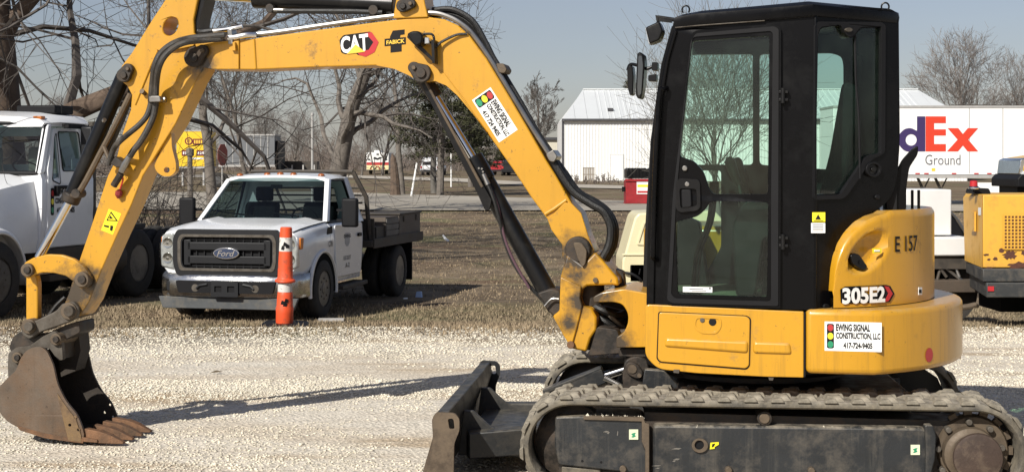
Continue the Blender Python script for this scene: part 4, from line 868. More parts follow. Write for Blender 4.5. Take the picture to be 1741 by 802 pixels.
# rear quarter panel on its own plane
qg = rnd([(1391, 60), (1396, 48), (1428, 44), (1436, 60), (1446, 66), (1454, 61), (1464, 48), (1497, 47), (1496, 262), (1480, 264), (1470, 270), (1428, 329), (1386.5, 331)], [4, 4, 4, 6, 6, 6, 4, 4, 4, 8, 8, 6, 4])
qo = [(1385, 8), (1514, 15), (1528, 24), (1530, 240), (1526, 300), (1517, 332), (1500, 352), (1470, 365), (1445, 384), (1424, 414), (1414, 450), (1412, 500), (1412, 529), (1385, 527)]
q = MB(); q.px(QP, rnd(qo, [2, 10, 10, 20, 20, 14, 14, 14, 14, 14, 14, 14, 3, 2]), .022, .075, [qg]); q.build('cab_rear_quarter', m_cabblk, cabo, bevel=.010, seg=3)
q = MB(); q.px(QP, rnd([(1385.5, 42), (1392, 37), (1500, 38), (1506, 44), (1505, 258), (1498, 264), (1484, 270), (1440, 333), (1432, 338), (1384, 340)], 6), .010, .03, [rnd([(1390, 62), (1395, 46), (1429, 42), (1437, 58), (1446, 64), (1453, 59), (1463, 46), (1499, 45), (1498, 261), (1481, 263), (1471, 269), (1429, 331), (1385.8, 333)], [4, 4, 4, 6, 6, 6, 4, 4, 4, 8, 8, 6, 4])]); q.build('quarter_window_frame', m_int, cabo, bevel=.004)
q = MB(); q.px(QP, qg, .032, .038); q.build('quarter_window', m_cabg, cabo, label='rear quarter pane')
q = MB(); q.px(QP, ell(1486, 288, 13, 13), .004, .03, [ell(1486, 288, 9.5, 9.5)]); rp_ = q.build('vent', m_int, cabo, bevel=.004)
q = MB(); q.px(QP, ell(1486, 288, 9.5, 9.5), .015, .03); q.px(QP, ell(1486, 288, 4, 4), .008, .02); q.build('vent_core', m_blk, cabo, bevel=.002)
q = MB(); q.px(QP, ell(1444, 51, 6, 3.5), .0, .02); q.build('window_catch', m_link, cabo, bevel=.002)
for x, y, r_ in ((1406, 521, 5), (1493, 335, 4)): q = MB(); q.px(QP, ell(x, y, r_, r_), .012, .03); q.build('plug', m_int, cabo, bevel=.003)
q = MB(); q.px(HP, [(1379, 379), (1403, 379), (1403, 396), (1379, 396)], -.003, .03); k_ = q.build('white_sticker', m_white, cabo)
q = MB(); [q.px(HP, [(1382, y), (1400, y), (1400, y+1), (1382, y+1)], -.0045, -.0035) for y in (382, 385, 388, 391)]; q.build('sticker_print', m_link, cabo)
q = MB(); q.px(HP, [(1386, 373), (1391, 364), (1396, 373)], -.0045, -.0035); q.px(HP, [(1384, 374.5), (1400, 374.5), (1400, 375.6), (1384, 375.6)], -.0045, -.0035); q.build('sticker_print', m_ink, cabo)
q = MB(); q.px(HP, [(1383.6, 20), (1388.4, 20), (1388.4, 525), (1383.6, 525)], .018, .07); q.build('corner_post', m_cabblk, cabo, bevel=.012, seg=3)
# plan of the cab in house coordinates
def huv(p): r = p-EXB; return (r.dot(_h.d), r.dot(_h.n))
cR = huv(QP.w(1528, 200, .03)); VF = .06
# far side wall with its windows
FP = Pl(*(EXB+_h.n*VF)[:2], HC)
f_ = MB(); f_.px(FP, [(1092, 512), (1096, 400), (1106, 240), (1124, 110), (1142, 45), (1360, 22), (1496, 30), (1496, 512)], -.05, 0, [rnd([(1118, 200), (1137, 93), (1280, 92), (1280, 280), (1112, 280)], 6), rnd([(1102, 482), (1108, 290), (1226, 290), (1226, 420), (1190, 482)], 6), rnd([(1291, 92), (1415, 90), (1431, 96), (1434, 110), (1434, 290), (1291, 280)], 8)])
f_.build('cab_far_wall', m_int, cabo, bevel=.008)
# roof
ru = lambda u: (u-uF)/(uC-uF)
zr = lambda u, k: np.interp(u, [uF, HP.uz(1160, 25)[0], uC, cR[0]+.02], [HP.uz(1143, 46)[1], HP.uz(1160, 27)[1], HP.uz(1385, 9)[1], HP.uz(1385, 11)[1]])+k
uf2 = HP.uz(1147, 30)[0]
plan = [(uf2, -.925), (uf2+.1, -.93), (.0, -.93), (uC-.01, -.93), (cR[0]-.015, cR[1]-.03), (cR[0], cR[1]+.01), (cR[0], VF-.04), (cR[0]-.04, VF), (uf2+.04, VF), (uf2, VF-.04)]
rf = MB(); cpx = sum(p[0] for p in plan)/10; cpy = sum(p[1] for p in plan)/10
lay = [(1.0, -.05), (1.008, -.02), (1.0, .004), (.93, .022), (.80, .03)]; n = len(plan)
for s_, k in lay:
    for u, v in plan: rf.v.append(tuple(hf(cpx+(u-cpx)*s_, cpy+(v-cpy)*s_, zr(u, k))))
for i in range(len(lay)-1):
    for j in range(n): rf.f.append([i*n+j, i*n+(j+1) % n, (i+1)*n+(j+1) % n, (i+1)*n+j])
rf.f += [list(range(n)), list(range((len(lay)-1)*n, len(lay)*n))]
rfo = rf.build('cab_roof', m_cabblk, cabo, ang=45)
b = MB(); b.px(HP, [(1147, 47), (1150, 44), (1385, 24), (1385, 28), (1300, 36), (1150, 50)], .008, .03); b.build('roof_gutter', m_int, cabo, bevel=.004); b = MB(); b.tube([HP.w(1148, 47.5, .005), HP.w(1170, 45, .005), HP.w(1300, 35.5, .005)], .003, 6); b.build('gutter_scuff_highlight', m_link, cabo)  # pale tube draws the scuffed gutter edge and its highlight in colour
for x, y, off in ((1166, 17, .12), (1505, 12, .35)):
    b = MB(); c = HP.w(x, y, off); b.tube([c+HP.d*.019*math.cos(t_)+Vector((0, 0, .021*math.sin(t_))) for t_ in [math.pi*(k/10*1.5-.25) for k in range(11)]], .0045, 8); b.build('lifting_eye', m_blk, cabo)
# rear wall, floor, front posts
b = MB(); uq, vq = cR
b.ext([(vq, .96), (VF, .96), (VF, zC+.7), (vq, zC+.7)], lambda p: hf(uq-.01, p[0], p[1]), lambda p: hf(uq-.06, p[0], p[1]), [[(vq+.09, 1.55), (VF-.12, 1.55), (VF-.12, 2.28), (vq+.09, 2.28)]]); b.build('cab_rear_wall', m_int, cabo)
b = MB(); b.ext([(vq+.08, 1.54), (VF-.11, 1.54), (VF-.11, 2.29), (vq+.08, 2.29)], lambda p: hf(uq-.03, p[0], p[1]), lambda p: hf(uq-.036, p[0], p[1])); b.build('rear_window', m_cabg, cabo)
b = MB(); b.ext([(uF+.02, -.85), (uC-.03, -.85), (uq-.06, vq), (uq-.06, VF-.05), (uF+.02, VF-.05)], lambda p: hf(p[0], p[1], .955), lambda p: hf(p[0], p[1], 1.0)); b.build('cab_floor', M('dusty_floor_mat', (.20, .18, .12), .9, var=.3, scale=15, dirt=(.08, .075, .05), amt=.45, dscale=9), cabo)
zs = [HP.uz(*p)[1] for p in cabpx[:8]]; us = [HP.uz(*p)[0] for p in cabpx[:8]]
b = MB()
for k in range(7): 
    b.v += [tuple(hf(us[k]+.015, -.85, zs[k])), tuple(hf(us[k]+.015, VF-.05, zs[k]))]
for k in range(6): b.f.append([2*k, 2*k+1, 2*k+3, 2*k+2])
b.build('windscreen', m_cabg, cabo, recalc=False)
# seat and controls
st = MB(); st.ext(rnd([(-.06, 1.18), (.40, 1.15), (.42, 1.30), (.36, 1.33), (-.04, 1.31)], .04), lambda p: hf(p[0], -.60, p[1]), lambda p: hf(p[0], -.14, p[1])); seat = st.build('seat', m_seat, cabo, bevel=.03, seg=3)
st = MB(); st.ext(rnd([(.32, 1.30), (.44, 1.28), (.54, 1.72), (.57, 2.08), (.49, 2.1), (.43, 1.74)], .04), lambda p: hf(p[0], -.58, p[1]), lambda p: hf(p[0], -.12, p[1])); st.build('seat_back', m_seat, seat, bevel=.04, seg=3)
st = MB(); st.ext(rnd([(.50, 2.08), (.58, 2.07), (.60, 2.24), (.54, 2.26)], .03), lambda p: hf(p[0], -.48, p[1]), lambda p: hf(p[0], -.22, p[1])); st.build('headrest', m_seat, seat, bevel=.03, seg=3)
st = MB(); st.ext([(.08, 1.0), (.46, 1.0), (.40, 1.18), (.10, 1.18)], lambda p: hf(p[0], -.60, p[1]), lambda p: hf(p[0], -.24, p[1])); st.build('seat_base', m_int, seat)
for v0, v1 in ((-.80, -.68), (-.14, .0)):
    st = MB(); st.ext(rnd([(-.06, 1.36), (.0, 1.49), (.30, 1.50), (.46, 1.46), (.46, 1.38), (.1, 1.30), (.06, 1.0), (-.04, 1.0)], .03), lambda p: hf(p[0], v0, p[1]), lambda p: hf(p[0], v1, p[1])); cs = st.build('control_console', m_int, cabo, bevel=.012)
    vm = (v0+v1)/2; st = MB(); st.tube([hf(-.0, vm, 1.46), hf(-.03, vm, 1.58)], [.03, .012], 10); st.tube([hf(-.03, vm, 1.57), hf(-.055, vm, 1.63), hf(-.075, vm, 1.69), hf(-.08, vm, 1.71)], [.018, .026, .028, .012], 12); st.build('joystick', m_blk, cs)
for v0 in (-.52, -.32): st = MB(); st.tube(spl([hf(-.28, v0, 1.0), hf(-.26, v0, 1.2), hf(-.20, v0, 1.36), hf(-.18, v0, 1.5)], 4), .013, 8); st.tube([hf(-.18, v0, 1.48), hf(-.175, v0, 1.58)], [.02, .018], 8); st.build('travel_lever', m_blk, cabo)
st = MB(); st.tube(spl([hf(.30, VF-.09, 2.0), hf(.24, VF-.1, 1.99), hf(.22, VF-.1, 1.93), hf(.22, VF-.1, 1.72), hf(.24, VF-.1, 1.66), hf(.30, VF-.1, 1.65)], 5), .012, 8); st.build('hand_hoop', m_blk, cabo)
st = MB(); st.tube(spl([hf(.55, -.70, 2.36), hf(.555, -.70, 2.1), hf(.57, -.70, 1.9), hf(.575, -.70, 1.6)], 5), .006, 6); st.build('loose_cable', m_ink, cabo)
st = MB(); st.ext([(.10, 1.05), (.18, 1.05), (.18, 1.20), (.10, 1.20)], lambda p: hf(p[0]+.12, -.80, p[1]), lambda p: hf(p[0]+.12, -.79, p[1])); st.build('instruction_card', M('blue_card', (.10, .38, .55), .5), cabo)
st = MB(); st.ext([(uF+.05, 1.0), (uF+.25, 1.0), (uF+.20, 1.35), (uF+.08, 1.40)], lambda p: hf(p[0], -.12, p[1]), lambda p: hf(p[0], .0, p[1])); st.build('monitor_post', m_int, cabo, bevel=.01)
# work light and mirrors on the cab front
b = MB(); b.tube([HP.w(1146, 34, .10), HP.w(1120, 30, .10), HP.w(1119, 40, .10)], .011, 8); b.px(HP, [(1114, 26), (1142, 30), (1142, 39), (1116, 36)], .09, .11); lb = b.build('lamp_bracket', m_blk, cabo)
b = MB(); b.px(HP, rnd([(1097, 47), (1121, 36), (1127, 52), (1121, 68), (1104, 75)], 4), .03, .16); wl = b.build('work_light', m_blk, cabo, bevel=.008)
b = MB(); e1, e2 = HP.w(1098.5, 47.5, .03), HP.w(1104.5, 74, .03); e3 = (e2-e1).cross(HP.n).normalized()*.006
if e3.dot(HP.d) > 0: e3 = -e3
b.add([e1+e3+HP.n*.01, e2+e3+HP.n*.01, e2+e3+HP.n*.12, e1+e3+HP.n*.12, e1+HP.n*.01, e2+HP.n*.01, e2+HP.n*.12, e1+HP.n*.12], [[0, 1, 2, 3], [4, 5, 6, 7], [0, 1, 5, 4], [1, 2, 6, 5], [2, 3, 7, 6], [3, 0, 4, 7]]); b.build('lens', m_lens, wl)
b = MB(); b.px(HP, rnd([(1083, 92), (1087, 88), (1094, 92), (1096, 110), (1093, 150), (1090, 167), (1084, 168), (1080, 160), (1082, 120)], 4), .02, .15); mr_ = b.build('mirror', m_blk, cabo, bevel=.012)
b = MB(); b.px(HP, rnd([(1085.5, 95), (1091, 95), (1093, 112), (1090, 160), (1085, 163), (1083.5, 150)], 3), .0185, .03); b.build('mirror_glass', m_mirror, mr_)
b = MB(); b.px(HP, rnd([(1066, 118), (1069, 111), (1075, 112), (1077, 130), (1076, 160), (1071, 163), (1067, 150)], 3), .06, .16); b.build('mirror', m_blk, cabo, bevel=.01, label='smaller second mirror')
b = MB(); b.tube(spl([HP.w(1112, 112, .06), HP.w(1100, 117, .06), HP.w(1086, 112, .07), HP.w(1072, 110, .10), HP.w(1067, 120, .11)], 5), .009, 8); b.px(HP, rnd([(1108, 106), (1118, 106), (1118, 120), (1108, 120)], 2), .03, .10); b.px(HP, rnd([(1102, 128), (1116, 126), (1116, 138), (1102, 138)], 2), .03, .10); b.build('mirror_arm', m_blk, cabo, bevel=.002)
# black upright behind the cab
b = MB(); RQ = Pl(*(EXB-_h.n*.45)[:2], HC); b.px(RQ, rnd([(1520, 300), (1534, 272), (1552, 252), (1561, 247), (1561, 262), (1546, 285), (1541, 320), (1541, 358), (1518, 358)], 6), 0, .08); b.build('exhaust_stack', m_cabblk, EX, bevel=.008)
for x, o_ in ((1562, .2), (1551, .3)): b = MB(); b.tube([RQ.w(x, 360, o_), RQ.w(x, 323, o_)], .008, 8); b.build('rail_post', m_blk, EX)
# ---- boom, stick, linkage (centre plane BM_, offsets in metres from it; negative is towards the camera)
B = BM_; hw = .105
def bp(name, out, o0, o1, m_, parent=EX, bevel=.008, holes=(), r=0, **k):
    q = MB(); q.px(B, rnd(out, r) if r else out, o0, o1, holes); return q.build(name, m_, parent, bevel=bevel, **k)
boom_out = [(318, 92), (324, 80), (336, 74), (350, 73), (430, 66), (520, 54), (617, 41), (692, 31.5), (729, 29.5), (755, 33), (778, 43), (798, 61), (827, 100), (862, 158), (895, 214), (927, 270), (944, 297), (972, 346), (988, 362), (1000, 400), (1010, 424), (1010, 440), (1000, 455), (984, 460), (966, 454), (956, 436), (956, 416), (937, 390), (931, 373), (905, 338), (870, 285), (827, 224), (804, 194), (778, 163), (759, 146), (740, 138), (724, 140), (708, 136), (694, 128), (669, 117), (640, 111.5), (520, 115), (430, 119), (360, 118), (330, 112), (319, 104)]
boom = bp('boom', boom_out, -hw, hw, m_boom, bevel=.007)
# weld seam and raised lower flange plates
bp('side_stiffener', [(640, 108), (669, 107), (735, 113), (756, 126), (790, 170), (835, 236), (830, 228), (804, 194), (778, 163), (759, 146), (740, 138), (724, 140), (708, 136), (694, 128), (669, 117), (640, 111.5)], -hw-.010, -hw+.01, m_boom, boom, .003)
bp('pivot_plate', [(318, 92), (324, 80), (336, 74), (350, 73), (406, 68.5), (406, 118), (360, 118), (330, 112), (319, 104)], -hw-.014, -hw+.01, m_boom, boom, .004)
bp('foot_plate', [(931, 373), (960, 344), (972, 346), (988, 362), (1000, 400), (1010, 424), (1010, 440), (1000, 455), (984, 460), (966, 454), (956, 436), (956, 416), (937, 390)], -hw-.012, -hw+.01, m_boom, boom, .004)
q = MB(); q.tube([B.w(927, 364, -hw-.004), B.w(942, 355, -hw-.008), B.w(963, 340, -hw-.004)], .010, 8); q.build('weld_bead', m_boom, boom)
q = MB(); q.tube([B.w(432, 67, -hw-.002), B.w(435, 117, -hw-.002)], .006, 6); q.build('weld_bead', m_boom, boom)
def boss(x1, y1, r1, x2, y2, r2, o, parent, m_=m_dark, t=.035):
    """pin plate: an oblong of two radii (pixels) with pin heads"""
    a = math.atan2(y2-y1, x2-x1); pts = [(x1+r1*math.cos(a+math.pi/2+math.pi*k/10), y1+r1*math.sin(a+math.pi/2+math.pi*k/10)) for k in range(11)]+[(x2+r2*math.cos(a-math.pi/2+math.pi*k/10), y2+r2*math.sin(a-math.pi/2+math.pi*k/10)) for k in range(11)]
    p = bp('pin_plate', pts, o-t, o, m_, parent, .006)
    q = MB(); q.pin(B, x1, y1, r1*.5/F*8.5, o-t-.014, o-t+.004, 18); q.build('pin_head', m_, parent, bevel=.003)
    q = MB(); q.pin(B, x2, y2, r2*.38/F*8.5, o-t-.016, o-t+.004, 8); q.build('bolt', m_steel, parent, bevel=.002)
    return p
boss(328, 98, 16, 343, 86, 10, -hw-.014, boom)
boss(715, 124, 17, 703, 115, 10, -hw-.010, boom)
# boom foot pin: big round head with a locking lug
q = MB(); q.pin(B, 982, 424, .074, -hw-.055, -hw-.01, 28); q.build('pin_head', m_dark, boom, bevel=.01)
bp('pin_lock', rnd([(974, 412), (988, 412), (998, 425), (996, 448), (990, 455), (982, 440)], 5), -hw-.075, -hw-.05, m_steel, boom, .005)
# badges and stickers on the boom
def bq(x0, y0, x1, y1, x2, y2, off):
    """frame on the boom face from three pixels: origin, end of the baseline, top of the left side"""
    o, a, c = B.uz(x0, y0, off), B.uz(x1, y1, off), B.uz(x2, y2, off)
    return lambda p, q_, k=1: B.pt(o[0]+(a[0]-o[0])*p+(c[0]-o[0])*q_, o[1]+(a[1]-o[1])*p+(c[1]-o[1])*q_, off-.0011*k)
def decal(name, pts, m_, parent, off):
    c = [B.uz(x, y, -hw) for x, y in pts]; q = MB(); q.ext(c, lambda p: B.pt(p[0], p[1], -hw-off), lambda p: B.pt(p[0], p[1], -hw-off+.001)); return q.build(name, m_, parent)
badge = decal('maker_badge', rnd([(577, 68), (584, 60), (630, 54), (639, 68), (634, 88), (622, 96), (608, 94), (604, 89), (588, 93), (580, 90)], 3), m_ink, boom, .0012)
decal('badge_hexagon', [(620, 57), (632, 55), (644, 72), (637, 89), (622, 97), (611, 94), (607, 89), (627, 85), (635, 72), (625, 61)], m_redv, boom, .0024)
fr_ = bq(580, 92, 627, 86, 578.5, 63, -hw-.003); q = MB(); q.text(('CAT', .035), lambda p: fr_(p[0], p[1])); q.build('lettering', m_white, boom, flat=True, recalc=False)
decal('badge_triangle', [(590, 92.5), (605, 76), (621, 88.5)], m_gold, boom, .0056); 
badge2 = decal('dealer_badge', [(663, 63), (668, 52.5), (688, 50.5), (688, 59), (681, 60), (680, 65), (689, 64), (689, 74), (683, 76), (683, 88), (664, 90), (664, 77), (655, 78), (655, 68), (663, 67)], m_ink, boom, .0012)
decal('badge_bar', [(654, 66.5), (690, 63.5), (690, 75.5), (654, 79)], m_ink, boom, .0022)
fr2 = bq(657, 76.3, 688, 73.2, 657, 69.4, -hw-.003); q = MB(); q.text(('FABICK', .03), lambda p: fr2(p[0], p[1])); q.build('lettering', m_gold, boom, flat=True, recalc=False)
# firm sticker running down the boom
fr3 = bq(848.5, 242.5, 882, 218, 802.5, 170.5, -hw)     # corners of the slanted sticker
fs = bq(802.5, 170.5, 848.5, 242.5, 834, 148.5, -hw)
st_ = None
def slant(a, b_, k): return fs(a, b_, k)
q = MB(); q.ext([(0, 0), (1, 0), (1, 1), (0, 1)], lambda p: slant(p[0], p[1], 1), lambda p: slant(p[0], p[1], 0)); st_ = q.build('sign_sticker', m_white, boom)
q = MB(); q.sheet(rnd([(.03, .07), (.22, .07), (.22, .93), (.03, .93)], .07), lambda p: slant(p[0], p[1], 1.4)); q.build('signal_housing', m_ink, st_)
for k, m_ in enumerate((m_grn, m_amb, m_red)):
    q = MB(); q.sheet(ell(.125, .215+.285*k, .078, .125, 20), lambda p: slant(p[0], p[1], 1.8)); q.build('signal_lamp', m_, st_)
for key, x0, x1, y0, y1 in ((('EWING SIGNAL', .045), .25, .84, .64, .91), (('CONSTRUCTION, LLC', .045), .25, .98, .36, .61), (('417 724 9405', .045), .31, .88, .06, .28)):
    q = MB(); q.text(key, lambda p: slant(x0+(x1-x0)*p[0], y0+(y1-y0)*p[1], 1.6)); q.build('lettering', m_ink, st_, flat=True, recalc=False)
# boom work light with its guard and wire
q = MB(); q.px(B, rnd([(691, 58), (700, 53), (712, 53), (719, 60), (717, 74), (708, 79), (703, 76)], 4), -hw-.13, -hw-.005); wl2 = q.build('boom_light', m_blk, boom, bevel=.01)
q = MB(); q.px(B, rnd([(721, 64), (729, 64), (730, 74), (721, 75)], 2), -hw-.10, -hw-.01); q.build('lens', m_lens, boom, bevel=.004)
q = MB(); q.px(B, [(693, 60), (716, 78), (740, 103), (738, 107), (710, 82), (692, 64)], -hw-.07, -hw-.06); q.px(B, [(733, 68), (738, 68), (739, 108), (735, 108)], -hw-.08, -hw-.0); q.build('light_bracket', m_blk, boom)
q = MB(); q.tube(spl([B.w(720, 58, -hw-.06), B.w(736, 60, -hw-.06), B.w(740, 80, -hw-.05), B.w(750, 72, -hw-.03), B.w(775, 60, -hw-.02), B.w(794, 58, -hw-.01)], 6), .008, 6); q.build('light_wire', m_hosek, boom)
# pipes and hoses along the back of the boom
def pipe(name, pts, r_, m_, parent=boom, seg=8, n=6): 
    q = MB(); q.tube(spl([B.w(x, y, o) for x, y, o in pts], n), r_, seg); return q.build(name, m_, parent)
for o in (-.08, -.035):
    pipe('hydraulic_pipe', [(400, 62+(o+.08)*60, o), (470, 55, o), (560, 42, o), (640, 31, o), (700, 24.5, o), (735, 22.5, o), (757, 27, o), (780, 38, o), (803, 58, o), (835, 104, o), (865, 153, o), (900, 210, o), (935, 264, o)], .015, m_pipe)
for o, d_ in ((.02, 0), (.06, 2), (.0, 8)):
    pipe('boom_hose', [(735, 26-d_, o), (765, 24-d_, o), (790, 34-d_, o), (808, 50-d_, o), (826, 74, o), (838, 98, o), (858, 130, o), (885, 175, o), (915, 228, o), (938, 262, o), (955, 292, o)], .018, m_hosek, n=5)
bp('pipe_clamp', rnd([(843, 108), (856, 108), (862, 118), (858, 125), (848, 124)], 3), -.10, .06, m_steel, boom, .004)
bp('pipe_clamp', rnd([(928, 262), (940, 254), (948, 266), (942, 276), (934, 274)], 3), -.12, .06, m_pipe, boom, .004)
for k, (o, dx) in enumerate(((-.07, 0), (-.02, 5), (.03, 8), (.07, 2))):
    pipe('boom_hose', [(938+dx*.3, 268, o), (952+dx, 294, o), (975+dx, 326, o), (1004+dx, 346-dx*.4, o), (1026+dx, 360, o), (1038+dx, 385, o), (1036+dx, 415, o), (1026+dx, 436, o), (1018+dx, 452, o)], .021 if k else .024, m_hosek, seg=10)
# stick cylinder above the boom
q = MB(); a_, c_ = B.w(432, -4, 0), B.w(672, 9, 0); q.cyl(a_, c_, .064, 24); scyl = q.build('stick_cylinder', m_blk, EX, bevel=.006)
q = MB(); q.cyl(B.w(330, -10, 0), a_, .034, 20); q.build('rod', m_chr, scyl)
q = MB(); q.tube(spl([B.w(455, 17, -.06), B.w(480, 19, -.075), B.w(540, 19.5, -.08), B.w(600, 20, -.08), B.w(650, 22, -.07)], 6), [.016]*25, 8); q.build('cylinder_hose', m_hosek, scyl)
q = MB(); q.pin(B, 458, 14, .025, -.09, .0, 12); q.pin(B, 634, 17, .028, -.09, .0, 12); q.build('hose_fitting', m_dark, scyl)
q = MB(); q.tube([B.w(466, 17.5, -.078), B.w(497, 18.5, -.078)], .012, 8); q.build('hose_band', m_pipe, scyl)
bp('cylinder_bracket', rnd([(668, 32), (675, -10), (718, -30), (722, 5), (728, 30)], 3), -hw-.01, hw+.01, m_boom, boom, .008)
boss(684, 10, 11, 697, 6, 9, -hw-.012, boom)
# stick
stick_out = [(297, -30), (281, 0), (254, 41), (224, 90), (207, 112), (202, 124), (206, 138), (216, 146), (224, 161), (222, 187), (209, 224), (198, 269), (183, 299), (161, 366), (138, 433), (126, 468), (116, 500), (108, 519), (107, 533), (114, 541), (126, 542), (138, 534), (152, 512), (172, 460), (200, 398), (224, 347), (243, 299), (299, 210), (333, 138), (345, 118), (348, 95), (342, 70), (330, 56), (329, 34), (337, -5), (345, -30)]
q = MB(); q.px(B, stick_out, -hw-.005, hw-.02, [ell(290, 45, 12, 17, 24, .45)]); stick = q.build('stick', m_boom, EX, bevel=.006)
bp('stick_ear', rnd([(291, 222), (292, 250), (299, 277), (299, 291), (290, 300), (277, 300), (266, 292), (262, 282), (274, 255)], 5), -.09, -.04, m_boom, stick, .004, holes=[ell(283.5, 289, 5, 5, 16)])
q = MB(); q.px(B, [(326, 60), (336, -30), (356, -30), (340, 30), (336, 70)], -.085, .08); q.build('stick_flange', m_blk, stick)
q = MB(); q.tube([B.w(270, 82, -hw-.006), B.w(256, 112, -hw-.010), B.w(230, 178, -hw-.006)], .006, 6); q.build('weld_bead', m_boom, stick)
bp('side_plate', rnd([(262, 82), (300, 78), (324, 72), (330, 74), (329, 78), (300, 84), (270, 86)], 2), -hw-.03, -hw, m_boom, stick, .003)
boss(209, 128, 12, 216, 117, 9, -hw-.008, stick)
# re-cut boom pivot cheeks: the boom end straddles the stick, so its pin plate stands proud
q = MB(); q.px(B, ell(331, 96, 17, 17), -hw-.03, hw+.02); q.build('pivot_pin', m_dark, stick, bevel=.004)
# warning sticker on stick
wst = [(184, 356), (207, 367), (196, 398), (172, 389)]
def sdec(name, pts, m_, off): 
    c = [B.uz(x, y, -hw-.005) for x, y in pts]; q = MB(); q.ext(c, lambda p: B.pt(p[0], p[1], -hw-.005-off), lambda p: B.pt(p[0], p[1], -hw-.004-off)); return q.build(name, m_, stick)
sdec('warning_sticker', [(185, 355), (206, 363), (192, 399), (172, 391)], m_hazy, .001)
sdec('sticker_print', [(189, 359), (201, 376), (181, 375)], m_ink, .0022); sdec('sticker_print', [(189, 362.5), (197.5, 374.2), (184, 373.4)], m_hazy, .0034); sdec('sticker_print', [(188, 366), (193, 372), (186, 371.5)], m_ink, .0045)
sdec('sticker_print', [(188, 383), (193, 384), (191, 393), (187, 391)], m_ink, .0022); sdec('sticker_print', [(177, 382), (186, 384), (185, 387), (177, 385)], m_ink, .0022)
# hoses on the near face of the stick
def hose(pts, r_=.019, m_=m_hose, parent=stick, name='stick_hose', n=6, seg=10): return pipe(name, pts, r_, m_, parent, seg, n)
F0 = -hw-.05
hose([(382, 60, F0-.01), (352, 63, F0-.03), (322, 66, F0-.05), (296, 74, F0-.11), (275, 90, F0-.11), (264, 112, F0-.11), (260, 140, F0-.05), (258, 163, F0-.03), (257, 172, F0)], .021)
hose([(376, 66, F0-.01), (345, 69, F0-.04), (318, 72, F0-.11), (298, 80, F0-.13), (280, 96, F0-.14), (270, 116, F0-.13), (266, 142, F0-.05), (265, 163, F0-.03), (265, 172, F0)], .018)
hose([(257, 170, F0), (255, 182, F0), (249, 198, F0-.01), (236, 213, F0-.03), (218, 228, F0-.05), (203, 241, F0-.11), (194, 252, F0-.05), (188, 268, F0-.03), (184, 280, F0-.02)], .017)
hose([(265, 170, F0), (264, 182, F0), (260, 200, F0), (250, 222, F0-.01), (238, 242, F0-.02), (227, 256, F0-.03), (221, 266, F0-.03)], .019)
bp('hose_clamp', rnd([(253, 163), (272, 163), (273, 173), (253, 174)], 3), F0-.05, -hw-.0, m_pipe, stick, .004)
q = MB(); q.tube([B.w(274, 168, F0), B.w(281, 169, F0)], .012, 8); q.build('clamp_bolt', m_pipe, stick)
q = MB(); q.tube([B.w(241, 155, -hw-.04), B.w(247, 160, -hw)], [.016, .012], 8); q.build('stub_pipe', m_steel, stick)
bp('valve_block', rnd([(186, 268), (196, 266), (212, 277), (208, 286), (196, 284), (184, 276)], 3), F0-.03, -hw, m_dark, stick, .006)
q = MB(); q.tube([B.w(220, 266, F0-.03), B.w(212, 280, F0-.03), B.w(206, 292, F0-.02)], [.017, .021, .019], 10); q.build('hose_fitting', m_pipe, stick, bevel=.002)
q = MB(); q.tube([B.w(206, 295, F0-.02), B.w(193, 316, F0-.01)], [.021, .021], 10); q.build('quick_coupler', m_dark, stick, bevel=.003)
q = MB(); q.tube(spl([B.w(207, 298, F0-.02), B.w(209, 306, F0-.01), B.w(204, 322, F0-.0)], 4), .005, 6); q.build('cap_tether', m_redv, stick)
q = MB(); c_ = B.w(202, 329, -hw-.03); q.lathe(c_, Vector((.15, 0, 1)), [(.006, -.03), (.022, -.01), (.022, .012), (.008, .024)], 10); q.build('dust_cap', M('red_cap', (.22, .02, .02), .5), stick)
q = MB(); q.tube([B.w(177, 250, F0), B.w(188, 276, F0-.02)], [.013, .013], 8); q.build('hose_fitting', m_steel, stick)
# hoses and pipes from boom top to stick
pipe('boom_pipe', [(436, 60, -.10), (420, 60, -.115), (404, 63, -.12), (388, 65, -.12)], .017, m_chr, boom); pipe('boom_pipe', [(412, 45, -.08), (395, 49, -.09), (374, 52, -.09), (362, 53, -.09)], .013, m_chr, boom)
pipe('boom_hose', [(362, 53, -.09), (345, 55, -.09), (335, 52, -.06), (333, 44, -.02), (340, 30, .02)], .019, m_hosek, boom); pipe('boom_hose', [(374, 55, -.06), (355, 60, -.06), (336, 60, -.03), (320, 62, .0)], .019, m_hosek, boom)
bp('pipe_clamp', rnd([(386, 50), (394, 50), (396, 75), (388, 76)], 2), -.13, -.05, m_pipe, boom, .003)
bp('clamp_hook', [(395, 72), (399, 72), (400, 86), (393, 86), (393, 84), (397, 83)], -hw-.04, -hw, m_boom, boom, 0)
# bucket cylinder on the front of the stick
a_, c_ = B.w(210, 130, -.005), B.w(119, 341, -.005); dq = (c_-a_).normalized()
q = MB(); q.cyl(a_, c_, .046, 24); bc = q.build('bucket_cylinder', m_blk, EX, bevel=.006)
q = MB(); q.cyl(c_-dq*.05, c_+dq*.012, .058, 24); q.build('cylinder_gland', m_dark, bc, bevel=.01)
q = MB(); q.cyl(c_, B.w(66, 438, -.005), .027, 20); q.build('rod', m_chr, bc)
pipe('cylinder_pipe', [(222, 160, -.075), (200, 205, -.08), (170, 262, -.08), (140, 318, -.08), (128, 330, -.06), (122, 333, -.03)], .019, m_steel, bc)
pipe('cylinder_pipe', [(224, 152, .03), (212, 190, .04), (195, 230, .05), (180, 262, .05)], .02, m_hosek, bc)
q = MB(); q.pin(B, 128, 329, .028, -.10, -.01, 12); q.build('pipe_fitting', m_dark, bc)
pipe('clamp_nut', [(178, 203, -.10), (176, 206, -.09)], .012, m_pipe, bc)
